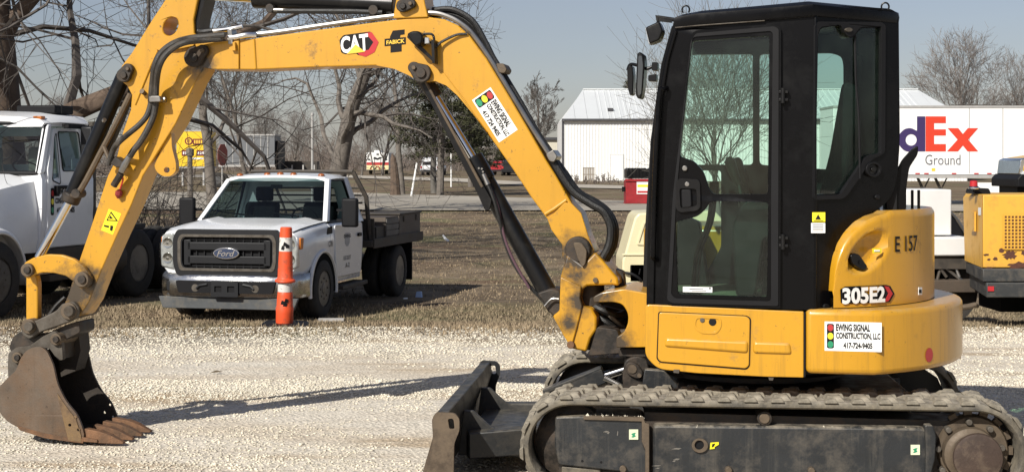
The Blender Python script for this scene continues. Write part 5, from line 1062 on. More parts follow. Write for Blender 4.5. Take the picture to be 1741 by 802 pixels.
# arch links, push links
arch = rnd([(37, 456), (42, 446), (56, 438), (80, 432), (105, 433), (126, 440), (142, 452), (154, 468), (154, 482), (146, 490), (134, 489), (127, 480), (112, 469), (92, 464), (72, 463), (56, 468), (47, 474), (39, 468)], 3)
al = None
for k, (o0, o1) in enumerate(((-hw-.045, -hw-.012), (hw-.012, hw+.02))):
    l_ = bp('arch_link', arch, o0, o1, m_boom, EX, .006)
    if k == 0: al = l_
for x, y, r_ in ((45, 459, .040), (138, 475, .046)):
    q = MB(); q.pin(B, x, y, r_, -hw-.075, hw+.04, 22); q.build('pin', m_steel, al, bevel=.004); q = MB(); q.pin(B, x, y, r_*.55, -hw-.088, -hw-.07, 16); q.build('pin_head', m_dark, al, bevel=.003)
for k, (o0, o1) in enumerate(((-.085, -.03), (.03, .085))):
    bp('push_link', rnd([(44, 462), (60, 464), (64, 480), (64, 540), (58, 562), (46, 562), (44, 540)], 4), o0, o1, m_boom, EX, .008)
pipe('link_hose', [(110, 505, .0), (95, 520, -.02), (80, 540, -.03), (70, 548, -.03)], .012, m_hosek, EX)
gl = bp('guide_link', rnd([(34, 556), (40, 545), (60, 545), (95, 528), (105, 516), (124, 512), (134, 524), (130, 540), (116, 548), (70, 564), (50, 577), (38, 570)], 4), -hw-.04, -hw-.002, m_link, EX, .008)
bp('guide_link', rnd([(34, 556), (40, 545), (60, 545), (95, 528), (105, 516), (124, 512), (134, 524), (130, 540), (116, 548), (70, 564), (50, 577), (38, 570)], 4), hw+.0, hw+.035, m_link, EX, .008)
for x, y, r_ in ((116, 529, .052), (48, 555, .046)):
    q = MB(); q.pin(B, x, y, r_, -hw-.055, hw+.05, 22); q.build('pin', m_steel, gl, bevel=.005)
    q = MB(); q.pin(B, x, y, r_*.62, -hw-.085, -hw-.05, 16); q.build('pin_head', m_link, gl, bevel=.004)
# coupler head and bucket
cp = bp('coupler', rnd([(15, 590), (22, 572), (36, 562), (48, 572), (80, 566), (112, 552), (134, 545), (136, 565), (106, 580), (106, 612), (97, 608), (80, 590), (60, 586), (38, 596), (24, 608)], 4), -.10, .10, m_dark, EX, .010)
for k, (o0, o1) in enumerate(((-.14, -.105), (.105, .14))):
    bp('bucket_ear', rnd([(13, 622), (14, 600), (28, 590), (50, 588), (72, 572), (92, 562), (104, 572), (107, 612), (98, 612), (84, 592), (62, 590), (46, 602), (36, 618), (22, 640), (14, 650)], 3), o0, o1, m_link, EX, .006)
for x, y, r_ in ((94, 577, .036), (28, 608, .034)):
    q = MB(); q.pin(B, x, y, r_, -.165, .165, 20); q.build('pin', m_steel, cp, bevel=.005); q = MB(); q.pin(B, x, y, r_*.55, -.18, -.16, 14); q.build('pin_head', m_dark, cp, bevel=.003)
BW = .235
side_out = [(56, 590), (70, 589), (80, 597), (90, 618), (97, 652), (112, 682), (131, 704), (139, 724), (143, 738), (140, 752), (116, 749), (75, 743), (37, 730), (11, 715), (-6, 694), (-8, 672), (0, 655), (15, 640), (28, 629), (34, 610), (44, 596)]
sp_ = rnd(side_out, [4, 4, 4, 12, 12, 12, 10, 8, 3, 3, 8, 12, 12, 12, 12, 12, 12, 8, 8, 6, 6]); holes = [ell(x, y, 2.6, 2.6, 10) for x, y in ((128, 708.5), (118.5, 722), (133.5, 730))]
bk = bp('bucket', sp_, -BW, -BW+.018, m_bucket, EX, .003, holes=holes)
c = [B.uz(x, y, -BW) for x, y in sp_]; hh = [[B.uz(x, y, -BW) for x, y in h_] for h_ in holes]
q = MB(); q.ext(c, lambda p: B.pt(p[0], p[1], BW-.018), lambda p: B.pt(p[0], p[1], BW), hh); q.build('side_plate', m_bucket_shade, bk, bevel=.003)  # far plate wears the steel with shade in its colour
# wrapper: bottom and back sheet
wr = [(139, 750), (116, 749.5), (75, 743.5), (37, 730.5), (11, 715), (-6, 694), (-8, 672), (0, 655), (15, 640), (28, 629), (40, 604)]
q = MB(); cc = [B.uz(x, y, -BW) for x, y in wr]; n = len(cc); ce = (sum(p[0] for p in cc)/n+.05, sum(p[1] for p in cc)/n+.05)
inn = [(p[0]+(ce[0]-p[0])*.06, p[1]+(ce[1]-p[1])*.06) for p in cc]
q.ext(cc+inn[::-1], lambda p: B.pt(p[0], p[1], -BW+.004), lambda p: B.pt(p[0], p[1], BW-.004)); q.build('wrapper', m_bucket_shade, bk, ang=40)
wp = bp('wear_plate', [(97, 668), (112, 690), (129, 712), (138, 740), (138, 751), (116, 748.5), (104, 700)], -BW-.006, -BW+.002, M('wear_plate_steel', (.20, .125, .055), .55, metal=.2, var=.25, scale=6, dirt=(.09, .06, .04), amt=.45, dscale=6, bump=.1), bk, .002, holes=holes)
bp('bottom_edge', [(28, 723), (75, 736), (116, 743), (141, 745), (141, 753), (116, 750), (75, 744), (34, 731)], -BW-.004, -BW+.004, m_rust, bk, .001)
# lip and four teeth
q = MB(); l0 = B.uz(139, 746, -BW); q.ext([(l0[0]-.05, l0[1]-.012), (l0[0]+.10, l0[1]-.018), (l0[0]+.10, l0[1]+.0), (l0[0]-.05, l0[1]+.02)], lambda p: B.pt(p[0], p[1], -BW-.002), lambda p: B.pt(p[0], p[1], BW+.002)); q.build('lip', m_rust, bk, bevel=.003)
for k in range(4):
    o = -BW+.045+k*(2*BW-.09)/3; q = MB(); u0, z0 = l0; z0 -= .0
    for (ua, wa, za_, zb2), (ub, wb, zc, zd) in (((.0, .032, -.016, .06), (.11, .031, -.020, .045)), ((.095, .038, -.022, .05), (.175, .030, -.024, .024)), ((.17, .030, -.024, .025), (.25, .019, -.026, -.014))):
        q.add([B.pt(u0+ua, z0+za_, o-wa), B.pt(u0+ua, z0+za_, o+wa), B.pt(u0+ua, z0+zb2, o+wa*.8), B.pt(u0+ua, z0+zb2, o-wa*.8), B.pt(u0+ub, z0+zc, o-wb), B.pt(u0+ub, z0+zc, o+wb), B.pt(u0+ub, z0+zd, o+wb*.8), B.pt(u0+ub, z0+zd, o-wb*.8)], [[0, 1, 2, 3], [4, 5, 6, 7], [0, 1, 5, 4], [1, 2, 6, 5], [2, 3, 7, 6], [3, 0, 4, 7]])
    q.build('tooth', m_rust, bk, bevel=.004)
q = MB(); q.px(B, [(98, 604), (106, 578), (126, 556), (133, 560), (137, 596), (128, 630), (104, 640)], .06, .19); q.build('bucket_neck', m_bucket_shade, bk)
# boom cylinder below the boom
a_, c_ = B.w(720, 132, 0), B.w(803, 268, 0); e_ = B.w(940, 512, 0)
q = MB(); q.cyl(a_, c_, .0265, 20); 
q = MB(); q.cyl(c_, e_, .056, 26); by = q.build('boom_cylinder', m_blk, EX, bevel=.006)
q = MB(); q.cyl(B.w(736, 158, 0), c_, .0275, 20); q.build('rod', m_chr, by)
q = MB(); q.cyl(B.w(714, 124, 0), B.w(741, 166, 0), .045, 20); q.build('rod_eye', m_dark, by, bevel=.006)
q = MB(); q.px(B, rnd([(712, 136), (724, 138), (836, 340), (832, 358), (824, 357), (812, 330)], 3), -.09, -.075); q.build('rod_guard', m_blk, by, bevel=.003)
q = MB(); q.tube([B.w(724, 140, -.085), B.w(772, 228, -.09), B.w(820, 318, -.09)], .009, 8); q.build('guard_bar', m_steel, by)
q = MB(); dq = (e_-c_).normalized(); q.cyl(c_, c_+dq*.16, .063, 26); q.build('cylinder_gland', m_blk, by, bevel=.006)
q = MB(); q.tube([B.w(822, 296, -.08), B.w(830, 314, -.085)], [.014, .017], 10); q.build('hose_fitting', m_pipe, by)
pipe('cylinder_hose', [(830, 314, -.085), (840, 340, -.09), (850, 375, -.08), (858, 410, -.05), (872, 445, -.03), (895, 480, -.02), (925, 512, -.01)], .011, m_hosek, by); pipe('cylinder_hose', [(830, 312, -.075), (846, 350, -.075), (857, 400, -.07), (872, 440, -.06), (900, 490, -.05)], .008, M('purple_hose_cover', (.09, .045, .06), .6), by)
for x, y in ((814, 286), (819, 287), (821, 292)): q = MB(); q.pin(B, x, y, .006, -.065, -.055, 8); q.build('bolt', m_pipe, by)
bp('cylinder_foot', rnd([(912, 498), (936, 490), (952, 494), (962, 530), (944, 540), (930, 528), (922, 512)], 5), -.10, .10, m_dark, EX, .01)
pipe('foot_clip', [(926, 520, -.13), (938, 508, -.13), (950, 508, -.13)], .006, m_pipe, EX)
# king post and swing bracket
kp = bp('king_post', [(964, 430), (953, 470), (951, 528), (939, 537), (955, 565), (971, 592), (997, 598), (1004, 575), (1014, 560), (1014, 538), (1006, 524), (990, 520), (986, 506), (989, 493), (998, 486), (1040, 484), (1052, 486), (1050, 472), (1012, 428), (990, 450)], -.16, .16, m_boom, EX, .012)
bp('king_post_flank', [(953, 470), (988, 486), (986, 506), (990, 520), (980, 560), (971, 592), (955, 565), (951, 528)], -.175, -.15, m_boom, EX, .006)
q = MB(); q.pin(B, 1012, 476, .014, -.175, -.15, 10); q.build('plug', m_steel, kp)
q = MB(); q.pin(B, 970, 586, .022, -.185, -.15, 12); q.build('pin_head', m_rust, kp, bevel=.003)
q = MB(); q.px(HP, rnd([(1008, 505), (1022, 497), (1060, 491), (1100, 498), (1110, 520), (1110, 590), (1048, 591), (1048, 573), (1060, 566), (1068, 550), (1068, 532), (1058, 516), (1040, 513), (1010, 514)], [4, 6, 4, 2, 2, 2, 3, 3, 8, 8, 8, 8, 6, 3]), .62, 1.16); sw = q.build('swing_bracket', m_yel, EX, bevel=.02, seg=3)
q = MB(); p0 = B.w(1004, 505, .0); q.lathe(Vector((p0.x, p0.y, .62)), (0, 0, 1), [(.075, 0), (.085, .02), (.085, .14), (.075, .16), (.06, .17), (.06, .24), (.08, .25), (.08, .36), (.06, .37)], 24); q.build('swing_pin', m_dark, EX)
q = MB(); q.px(HP, rnd([(1015, 555), (1050, 560), (1060, 600), (1000, 605)], 5), .75, 1.0); q.px(HP, rnd([(1052, 592), (1100, 592), (1100, 607), (1052, 606)], 3), .68, 1.1); q.build('swing_bracket_base', m_dark, EX, bevel=.01)
for k, (z_, y_) in enumerate(((532, .0), (542, .08), (551, .03), (526, .12))):
    pipe('swing_hose', [(1002, z_-6, .05+y_), (1020, z_-4, .07+y_), (1045, z_+2, .1+y_), (1072, z_+8, .13+y_)], .016, m_hosek, EX)
for k, (x0, y0, x1, y1, o_) in enumerate(((995, 512, 1060, 532, -.02), (1000, 528, 1064, 556, .02), (1008, 548, 1066, 545, .05), (992, 500, 1050, 508, .0), (1000, 560, 1058, 574, -.03))):
    pipe('swing_hose', [(x0, y0, o_), (x0+14, y0+7, o_-.03), ((x0+x1)/2, (y0+y1)/2+6, o_-.05), (x1-12, y1+4, o_), (x1, y1, o_+.08)], .021-.002*k, m_hosek, EX)
q = MB(); q.cyl(B.w(996, 572, -.09), B.w(1046, 566, -.09), .035, 16); q.cyl(B.w(1046, 566, -.09), B.w(1066, 563, -.09), .02, 12); q.build('swing_cylinder', m_dark, EX, bevel=.006)
pipe('swing_hose', [(1018, 520, -.05), (1034, 534, -.06), (1050, 548, -.04), (1066, 560, .0)], .012, m_link, EX)
q = MB(); q.px(HP, [(1010, 495), (1100, 500), (1100, 592), (1010, 590)], 1.30, 1.34); q.build('house_front_plate', m_dark, EX)
bp('hose_guide', rnd([(1040, 455), (1060, 462), (1062, 486), (1044, 488)], 4), .02, .12, m_dark, EX, .01)
# ------------------------------------------------------------------ vehicles
m_wp = M('white_car_paint', (.78, .79, .80), .25, var=.03, scale=2, dirt=(.55, .52, .47), amt=.26, dscale=2.5, soft=.2, coat=.5)
m_tire = M('tyre_rubber', (.022, .022, .022), .85, var=.25, scale=10, dirt=(.055, .046, .036), amt=.42, dscale=6, soft=.2, bump=.2, bscale=80)
m_rim = M('wheel_rim', (.13, .13, .13), .4, metal=.7, var=.15, dirt=(.08, .07, .06), amt=.4)
m_grille = M('dark_grey_grille', (.014, .0145, .016), .45, var=.1, spec=.3)
m_chrb = M('bumper_chrome', (.62, .62, .61), .16, metal=1.0, var=.12, scale=4, dirt=(.30, .28, .25), amt=.36, dscale=5, soft=.2)
m_bed = M('black_flatbed_steel', (.02, .019, .018), .55, var=.3, scale=4, dirt=(.09, .07, .05), amt=.45, dscale=4, soft=.2, bump=.1)
m_boxs = M('brown_stained_toolbox', (.05, .042, .036), .5, var=.3, scale=3, dirt=(.13, .10, .075), amt=.46, dscale=3, soft=.25)
m_ambl = M('amber_lamp', (.55, .16, .02), .3, var=.05)
m_headl = M('headlamp_reflector', (.72, .72, .70), .2, metal=.35, var=.25, scale=14)
m_wing = glass('clear_lamp_cover', (.85, .86, .86), 1.0)
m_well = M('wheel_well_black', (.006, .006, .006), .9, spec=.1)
m_logo = M('dark_blue_enamel', (.03, .045, .09), .25, var=.05, coat=.5)
MX = Matrix.Diagonal((-1, 1, 1))
def loft(secs, mirror=True):
    """body of cross sections (y, [(x, z) from sill to centre]) mirrored in x"""
    b = MB(); rows = []
    for y, pr in secs:
        full = [(x, y, z) for x, z in pr]+[(-x, y, z) for x, z in reversed(pr) if x > 1e-6]; rows.append(full)
    n = len(rows[0])
    for r_ in rows: b.v += r_
    for i in range(len(rows)-1):
        for j in range(n): b.f.append([i*n+j, i*n+(j+1) % n, (i+1)*n+(j+1) % n, (i+1)*n+j])
    b.f += [list(range(n)), list(range((len(rows)-1)*n, len(rows)*n))]; return b
def wheel(parent, x, y, r, w, sgn, rim_r=.6, dual=False, lugs=8, treads=0):
    """tyre, rim and hub; sgn is the outer side"""
    b = MB(); c = Vector((x, y, r)); ax = Vector((sgn, 0, 0))
    prof = [(r*rim_r, -w/2), (r*.86, -w/2), (r*.96, -w*.42), (r, -w*.32), (r, -w*.12), (r*.985, -w*.11), (r*.985, -w*.07), (r, -w*.06), (r, w*.06), (r*.985, w*.07), (r*.985, w*.11), (r, w*.12), (r, w*.32), (r*.96, w*.42), (r*.86, w/2), (r*rim_r, w/2), (r*rim_r*.97, w*.3), (r*rim_r*.97, -w*.3)]
    b.lathe(c, ax, prof, 36, close=True); t = b.build('wheel', m_tire, parent, local=True, ang=40)
    b = MB(); q = r*rim_r; b.lathe(c, ax, [(q, w*.46), (q*.92, w*.46), (q*.86, w*.30), (q*.80, w*.1 if dual else w*.28), (q*.35, w*.02 if dual else w*.36), (q*.30, w*.2 if dual else w*.48), (0, w*.22 if dual else w*.5)], 32); rm = b.build('rim', m_rim, t, local=True)
    for k in range(lugs):
        a = 2*math.pi*k/lugs; p = c+Vector((0, math.cos(a), math.sin(a)))*q*.55; b = MB(); h0 = w*.05 if dual else w*.3; b.cyl(p+ax*h0, p+ax*(h0+.05), .016, 6); b.build('wheel_nut', m_link, rm, local=True)
    return t
def sidepoly(b, out, x0, x1, holes=()): return b.ext(out, lambda p: (x0, p[0], p[1]), lambda p: (x1, p[0], p[1]), holes)
def frontpoly(b, out, y0, y1, holes=()): return b.ext(out, lambda p: (p[0], y0, p[1]), lambda p: (p[0], y1, p[1]), holes)
# ---- pickup with a flatbed
PT = gat(384, 19.25); PT.z = -.415
PK = thing('pickup_truck', 'white pickup with a black flatbed and chrome bumper parked on the grass', 'truck', PT, -R(12.5))
def P_(b, name, m_, par=None, **k): return b.build(name, m_, par or PK, local=True, **k)
def hp_(y, k=0): return None
body = loft([(.10, [(.86, .66), (.93, .74), (.955, .95), (.95, 1.13), (.88, 1.20), (.70, 1.225), (.62, 1.235), (.50, 1.225), (0, 1.235)]),
             (.28, [(.93, .60), (.985, .74), (1.0, .97), (.99, 1.16), (.92, 1.235), (.72, 1.27), (.63, 1.285), (.52, 1.27), (0, 1.28)]),
             (.70, [(.96, .50), (1.0, .74), (1.015, 1.0), (1.0, 1.19), (.93, 1.27), (.73, 1.315), (.64, 1.33), (.53, 1.31), (0, 1.32)]),
             (1.22, [(.97, .45), (1.0, .74), (1.015, 1.0), (1.0, 1.22), (.93, 1.30), (.73, 1.345), (.64, 1.36), (.53, 1.345), (0, 1.355)])])
bo = P_(body, 'hood', m_wp, ang=45)
cabin = loft([(1.225, [(.97, .45), (1.0, .74), (1.015, 1.0), (1.005, 1.22), (.96, 1.27), (0, 1.27)]), (2.60, [(.97, .45), (1.0, .74), (1.015, 1.0), (1.005, 1.22), (.96, 1.27), (0, 1.27)]), (2.72, [(.93, .5), (.97, .74), (.98, 1.0), (.97, 1.22), (.93, 1.27), (0, 1.27)])])
P_(cabin, 'cab_body', m_wp, ang=45)
# greenhouse
AB = lambda s: Vector((s*.93, 1.26, 1.30)); AT = lambda s: Vector((s*.745, 1.86, 1.885)); BT = lambda s: Vector((s*.745, 2.55, 1.905)); CBs = lambda s: Vector((s*.95, 2.68, 1.25))
roof = loft([(1.80, [(.74, 1.85), (.765, 1.875), (.70, 1.905), (.45, 1.925), (0, 1.935)]), (2.1, [(.77, 1.865), (.79, 1.89), (.70, 1.935), (.45, 1.96), (0, 1.97)]), (2.5, [(.77, 1.865), (.79, 1.89), (.70, 1.935), (.45, 1.96), (0, 1.965)]), (2.62, [(.74, 1.855), (.76, 1.87), (.68, 1.90), (.45, 1.92), (0, 1.925)])])
rf_ = P_(roof, 'roof', m_wp, ang=50)
for k, x in enumerate((-.62, -.20, 0.0, .20, .62)):
    b = MB(); b.lathe((x, 1.93, 1.915+.03*(1-abs(x))), (0, 0, 1), [(.05, 0), (.045, .018), (.03, .03), (.0, .036)], 12); P_(b, 'marker_lamp', M('brown_amber_lamp', (.30, .085, .02), .35), rf_)
for s in (-1, 1):
    b = MB()
    def bar(p, q, w1, d1, w2, d2):
        b.add([p+Vector((-w1, -d1, 0)), p+Vector((w1, -d1, 0)), p+Vector((w1, d1, 0)), p+Vector((-w1, d1, 0)), q+Vector((-w2, -d2, 0)), q+Vector((w2, -d2, 0)), q+Vector((w2, d2, 0)), q+Vector((-w2, d2, 0))], [[0, 1, 2, 3], [4, 5, 6, 7], [0, 1, 5, 4], [1, 2, 6, 5], [2, 3, 7, 6], [3, 0, 4, 7]])
    bar(AB(s), AT(s), .035, .055, .035, .05); P_(b, 'windscreen_pillar', m_wp, bevel=.012)
    b = MB(); bar(CBs(s)-Vector((0, .03, 0)), BT(s), .03, .13, .03, .08); P_(b, 'rear_pillar', m_wp, bevel=.012)
    b = MB(); o_ = [(1.36, 1.29), (1.88, 1.86), (2.46, 1.87), (2.53, 1.28)]
    xs = lambda z: s*(.945-(z-1.27)*.31); b.add([(xs(z), y, z) for y, z in o_], [[0, 1, 2, 3]]); P_(b, 'side_window', m_wind, recalc=False)
    b = MB(); loop = rnd([(1.30, 1.265), (1.36, 1.32), (1.86, 1.88), (2.49, 1.885), (2.57, 1.265)], .06); inn_ = rnd([(1.40, 1.31), (1.88, 1.845), (2.44, 1.85), (2.51, 1.31)], .06)
    b.ext(loop, lambda p: (xs(p[1])+s*.012, p[0], p[1]), lambda p: (xs(p[1])-s*.02, p[0], p[1]), [inn_]); P_(b, 'window_frame', m_ink)
b = MB(); q0, q1, q2, q3 = AB(-1)+Vector((.05, -.02, .03)), AB(1)+Vector((-.05, -.02, .03)), AT(1)+Vector((-.04, -.03, -.005)), AT(-1)+Vector((.04, -.03, -.005))
N_ = 8
for i in range(N_+1):
    for j in range(N_+1):
        t, v_ = i/N_, j/N_; p = (q0.lerp(q1, t)).lerp(q3.lerp(q2, t), v_)+Vector((0, -.10*(1-(2*t-1)**2), .02*(1-(2*t-1)**2))); b.v.append(tuple(p))
for i in range(N_):
    for j in range(N_): a = i*(N_+1)+j; b.f.append([a, a+N_+1, a+N_+2, a+1])
P_(b, 'windscreen', m_wind, recalc=False)
b = MB(); b.tube([q0.lerp(q1, i/10)+Vector((0, -.10*(1-(2*i/10-1)**2)-.01, -.012)) for i in range(11)], .028, 6); P_(b, 'cowl_trim', m_ink)
for x0, x1 in ((-.1, -.72), (.55, -.05)): b = MB(); b.tube([(x0, 1.22, 1.37), (x1, 1.34, 1.43)], [.014, .008], 5); P_(b, 'wiper', m_ink)
b = MB(); frontpoly(b, [(-.90, 1.27), (.90, 1.27), (.72, 1.86), (-.72, 1.86)], 2.60, 2.64, [rnd([(-.66, 1.34), (.66, 1.34), (.57, 1.76), (-.57, 1.76)], .05)]); P_(b, 'cab_back', m_wp)
for x in (-.45, .45):
    b = MB(); b.ext(rnd([(2.1, .9), (2.35, .9), (2.48, 1.5), (2.40, 1.55), (2.28, 1.5)], .04), lambda p: (x-.24, p[0], p[1]), lambda p: (x+.24, p[0], p[1])); st = P_(b, 'seat', m_seat, bevel=.03); b = MB(); b.bx(x-.13, x+.13, 2.40, 2.50, 1.55, 1.76); P_(b, 'headrest', m_seat, st, bevel=.03)
b = MB(); b.bx(-.88, .88, 1.35, 1.75, 1.12, 1.29); P_(b, 'dashboard', m_int, bevel=.03)
b = MB(); b.lathe((.42, 1.80, 1.30), (0, .9, .45), [(.19, 0), (.205, .012), (.19, .024), (.178, .012)], 24, close=True); P_(b, 'steering_wheel', m_ink)
b = MB(); b.bx(-.12, .05, 1.86, 1.88, 1.74, 1.80); P_(b, 'rear_view_mirror', m_ink)
# grille
g_ = MB(); frontpoly(g_, rnd([(-.71, .63), (.71, .63), (.76, .80), (.76, 1.12), (.70, 1.235), (-.70, 1.235), (-.76, 1.12), (-.76, .80)], .05), .02, .16, [rnd([(-.60, .73), (.60, .73), (.63, .80), (.63, 1.08), (.59, 1.13), (-.59, 1.13), (-.63, 1.08), (-.63, .80)], .04)]); gr_ = P_(g_, 'grille', m_grille, bevel=.015, seg=3)
b = MB(); frontpoly(b, rnd([(-.66, .69), (.66, .69), (.69, .80), (.69, 1.10), (.65, 1.17), (-.65, 1.17), (-.69, 1.10), (-.69, .80)], .04), .012, .03, [rnd([(-.615, .725), (.615, .725), (.645, .80), (.645, 1.085), (.605, 1.135), (-.605, 1.135), (-.645, 1.085), (-.645, .80)], .04)]); P_(b, 'grille_ring', m_link, gr_, bevel=.004)
b = MB(); b.bx(-.66, .66, .085, .099, .68, 1.18); P_(b, 'radiator', m_ink, gr_)
for z in (.835, 1.015): b = MB(); frontpoly(b, rnd([(-.56, z-.055), (.56, z-.055), (.56, z+.055), (-.56, z+.055)], .02), .03, .09); P_(b, 'grille_bar', m_grille, gr_, bevel=.012)
for x in (-.56, .56): b = MB(); b.bx(x-.05, x+.05, .03, .09, .76, 1.10); P_(b, 'grille_post', m_grille, gr_, bevel=.01)
for k in range(9): x = -.44+k*.11; b = MB(); b.bx(x-.007, x+.007, .06, .075, .72, 1.14); P_(b, 'grille_fin', m_grille, gr_)
for k in range(4): z = .755+k*.115; b = MB(); b.bx(-.55, .55, .062, .078, z-.007, z+.007); P_(b, 'grille_slat', m_grille, gr_)
b = MB(); frontpoly(b, ell(0, .925, .185, .078, 32), .0, .04); lg = P_(b, 'badge', m_chr, gr_, bevel=.008); b = MB(); frontpoly(b, ell(0, .925, .168, .064, 32), -.004, .0); P_(b, 'badge_field', m_logo, lg)
b = MB(); b.text(('Ford', .0), lambda p: (-.11+.22*p[0]+.03*(p[1]-.5), -.006, .887+.076*p[1])); P_(b, 'lettering', m_chr, lg, flat=True, recalc=False)
for s in (-1, 1):
    h_ = MB(); frontpoly(h_, rnd([(s*.77, .70), (s*.955, .74), (s*.965, 1.02), (s*.92, 1.17), (s*.775, 1.185)], .03), .075, .30); hl = P_(h_, 'headlight', m_headl, bevel=.02)
    for z in (.85, 1.05): b = MB(); b.lathe((s*.86, .075, z), (0, -1, 0), [(.075, -.02), (.07, .006), (.03, -.0), (0, .004)], 20); P_(b, 'headlight_bowl', m_chr, hl)
    b = MB(); b.bx(s*.945, s*.985, .14, .30, .98, 1.13); P_(b, 'side_marker', m_ambl, hl, bevel=.01)
    b = MB(); frontpoly(b, rnd([(s*.77, .70), (s*.958, .74), (s*.968, 1.02), (s*.922, 1.172), (s*.775, 1.188)], .03), .055, .062); P_(b, 'headlight_cover', m_wing, hl)
# bumper
bm_ = MB(); top = [(-1.03, .36), (-.97, .14), (-.80, .03), (-.45, -.01), (0, -.02), (.45, -.01), (.80, .03), (.97, .14), (1.03, .36)]
prf = [(.34, .06), (.36, .015), (.42, 0), (.56, 0), (.63, .015), (.66, .07), (.66, .15)]
for x, y in top:
    for z, d_ in prf: bm_.v.append((x*(1-d_*.12), y+d_, z))
n = len(prf)
for i in range(len(top)-1):
    for j in range(n-1): bm_.f.append([i*n+j, (i+1)*n+j, (i+1)*n+j+1, i*n+j+1])
bu = P_(bm_, 'bumper', m_chrb, recalc=False, ang=50)
b = MB(); frontpoly(b, rnd([(-.66, .405), (.66, .405), (.70, .565), (-.70, .565)], .03), -.028, .05); P_(b, 'bumper_opening', m_ink, bu)
for s in (-1, 1):
    b = MB(); b.cyl((s*.42, -.03, .47), (s*.42, .0, .47), .05, 18); P_(b, 'fog_lamp', m_link, bu); b = MB(); frontpoly(b, rnd([(s*.70, .40), (s*.86, .42), (s*.86, .55), (s*.70, .55)], .03), .018+.02, .10); P_(b, 'bumper_vent', m_grille, bu, bevel=.01)
    b = MB(); b.tube([(s*.25, -.03, .52), (s*.36, -.03, .50), (s*.40, -.035, .46)], .018, 6); P_(b, 'tow_hook', m_grille, bu)
b = MB(); frontpoly(b, rnd([(-.19, .36), (.19, .36), (.19, .57), (-.19, .57)], .015), -.05, -.03, [rnd([(-.14, .42), (-.04, .42), (-.04, .50), (-.14, .50)], .01), rnd([(.04, .42), (.14, .42), (.14, .50), (.04, .50)], .01)]); P_(b, 'plate_bracket', m_grille, bu, bevel=.003)
b = MB(); frontpoly(b, [(-.92, .19), (.92, .19), (.98, .345), (-.98, .345)], .05, .11); P_(b, 'air_dam', M('faded_grey_plastic', (.07, .075, .078), .7, var=.2, scale=6, dirt=(.15, .135, .11), amt=.4, dscale=8), bevel=.01)
# wheels, wells, flares
for s in (-1, 1):
    b = MB(); c = Vector((0, .92, .42)); pts = [(.92+.50*math.cos(a), .40+.50*math.sin(a)) for a in [math.pi*(k/20) for k in range(21)]]+[(.42, .3), (1.42, .3)]
    sidepoly(b, [(y, z) for y, z in pts[:21]]+[(.42, .34), (1.42, .34)], s*.6, s*1.0175); P_(b, 'wheel_well', m_well)
    b = MB(); b.tube([(s*1.015, .92+.515*math.cos(a), .40+.515*math.sin(a)) for a in [math.pi*(-.05+1.1*k/24) for k in range(25)]], .028, 6); P_(b, 'fender_lip', m_wp, bevel=0)
    wheel(PK, s*.90, .92, .41, .27, s)
    wheel(PK, s*.92, 4.42, .41, .25, s, dual=True); wheel(PK, s*.64, 4.42, .41, .25, s, dual=True)
    # doors, mirrors, steps
    b = MB(); sidepoly(b, rnd([(1.48, .52), (2.50, .52), (2.56, .9), (2.54, 1.25), (1.36, 1.25), (1.40, .8)], .05), s*1.005, s*1.024); dr = P_(b, 'door', m_wp, bevel=.008)
    b = MB(); sidepoly(b, rnd([(2.33, 1.05), (2.47, 1.05), (2.47, 1.10), (2.33, 1.10)], .02), s*1.02, s*1.05); P_(b, 'door_handle', m_ink, dr)
    b = MB(); b.bx(s*1.01, s*1.30, 1.47, 1.50, 1.30, 1.33); b.bx(s*1.01, s*1.30, 1.47, 1.50, 1.44, 1.47); ma_ = P_(b, 'mirror_arm', m_ink); b = MB(); b.bx(s*1.10, s*1.33, 1.40, 1.50, 1.22, 1.62); P_(b, 'mirror', m_ink, bevel=.03, seg=3)
    b = MB(); b.bx(s*1.12, s*1.31, 1.502, 1.508, 1.26, 1.58); P_(b, 'mirror_glass', m_mirror)
    b = MB(); b.bx(s*.85, s*1.08, 1.55, 2.65, .34, .40); P_(b, 'running_board', m_bed, bevel=.01)
    b = MB(); sidepoly(b, [(1.0, .92), (1.28, .92), (1.28, 1.0), (1.0, 1.0)], s*1.012, s*1.02); 
    b = MB(); sidepoly(b, rnd([(1.08, 1.13), (1.30, 1.14), (1.30, 1.24), (1.10, 1.22)], .02), s*1.005, s*1.012); P_(b, 'fender_badge', m_ink)
# faded emblem and lettering on the driver's door
m_fade = M('faded_grey_print', (.36, .36, .37), .5)
b = MB(); sidepoly(b, [(1.78, .98), (1.85, .93), (1.92, .93), (1.99, .98), (1.99, 1.12), (1.78, 1.12)], 1.0245, 1.026); P_(b, 'door_emblem', m_fade)
for key, y0, y1, z0, z1 in ((('EWING', .02), 1.74, 2.03, 1.05, 1.10), (('US DOT', .02), 1.72, 2.04, .74, .80), (('A-2', .02), 1.80, 1.98, .63, .70), (('C78', .02), 1.12, 1.28, .96, 1.04)):
    b = MB(); b.text(key, lambda p: (1.0275 if z0 != .96 else 1.02, y0+(y1-y0)*p[0], z0+(z1-z0)*p[1])); P_(b, 'lettering', M('dark_grey_print', (.12, .12, .125), .5) if z0 < 1 else m_ink, flat=True, recalc=False)
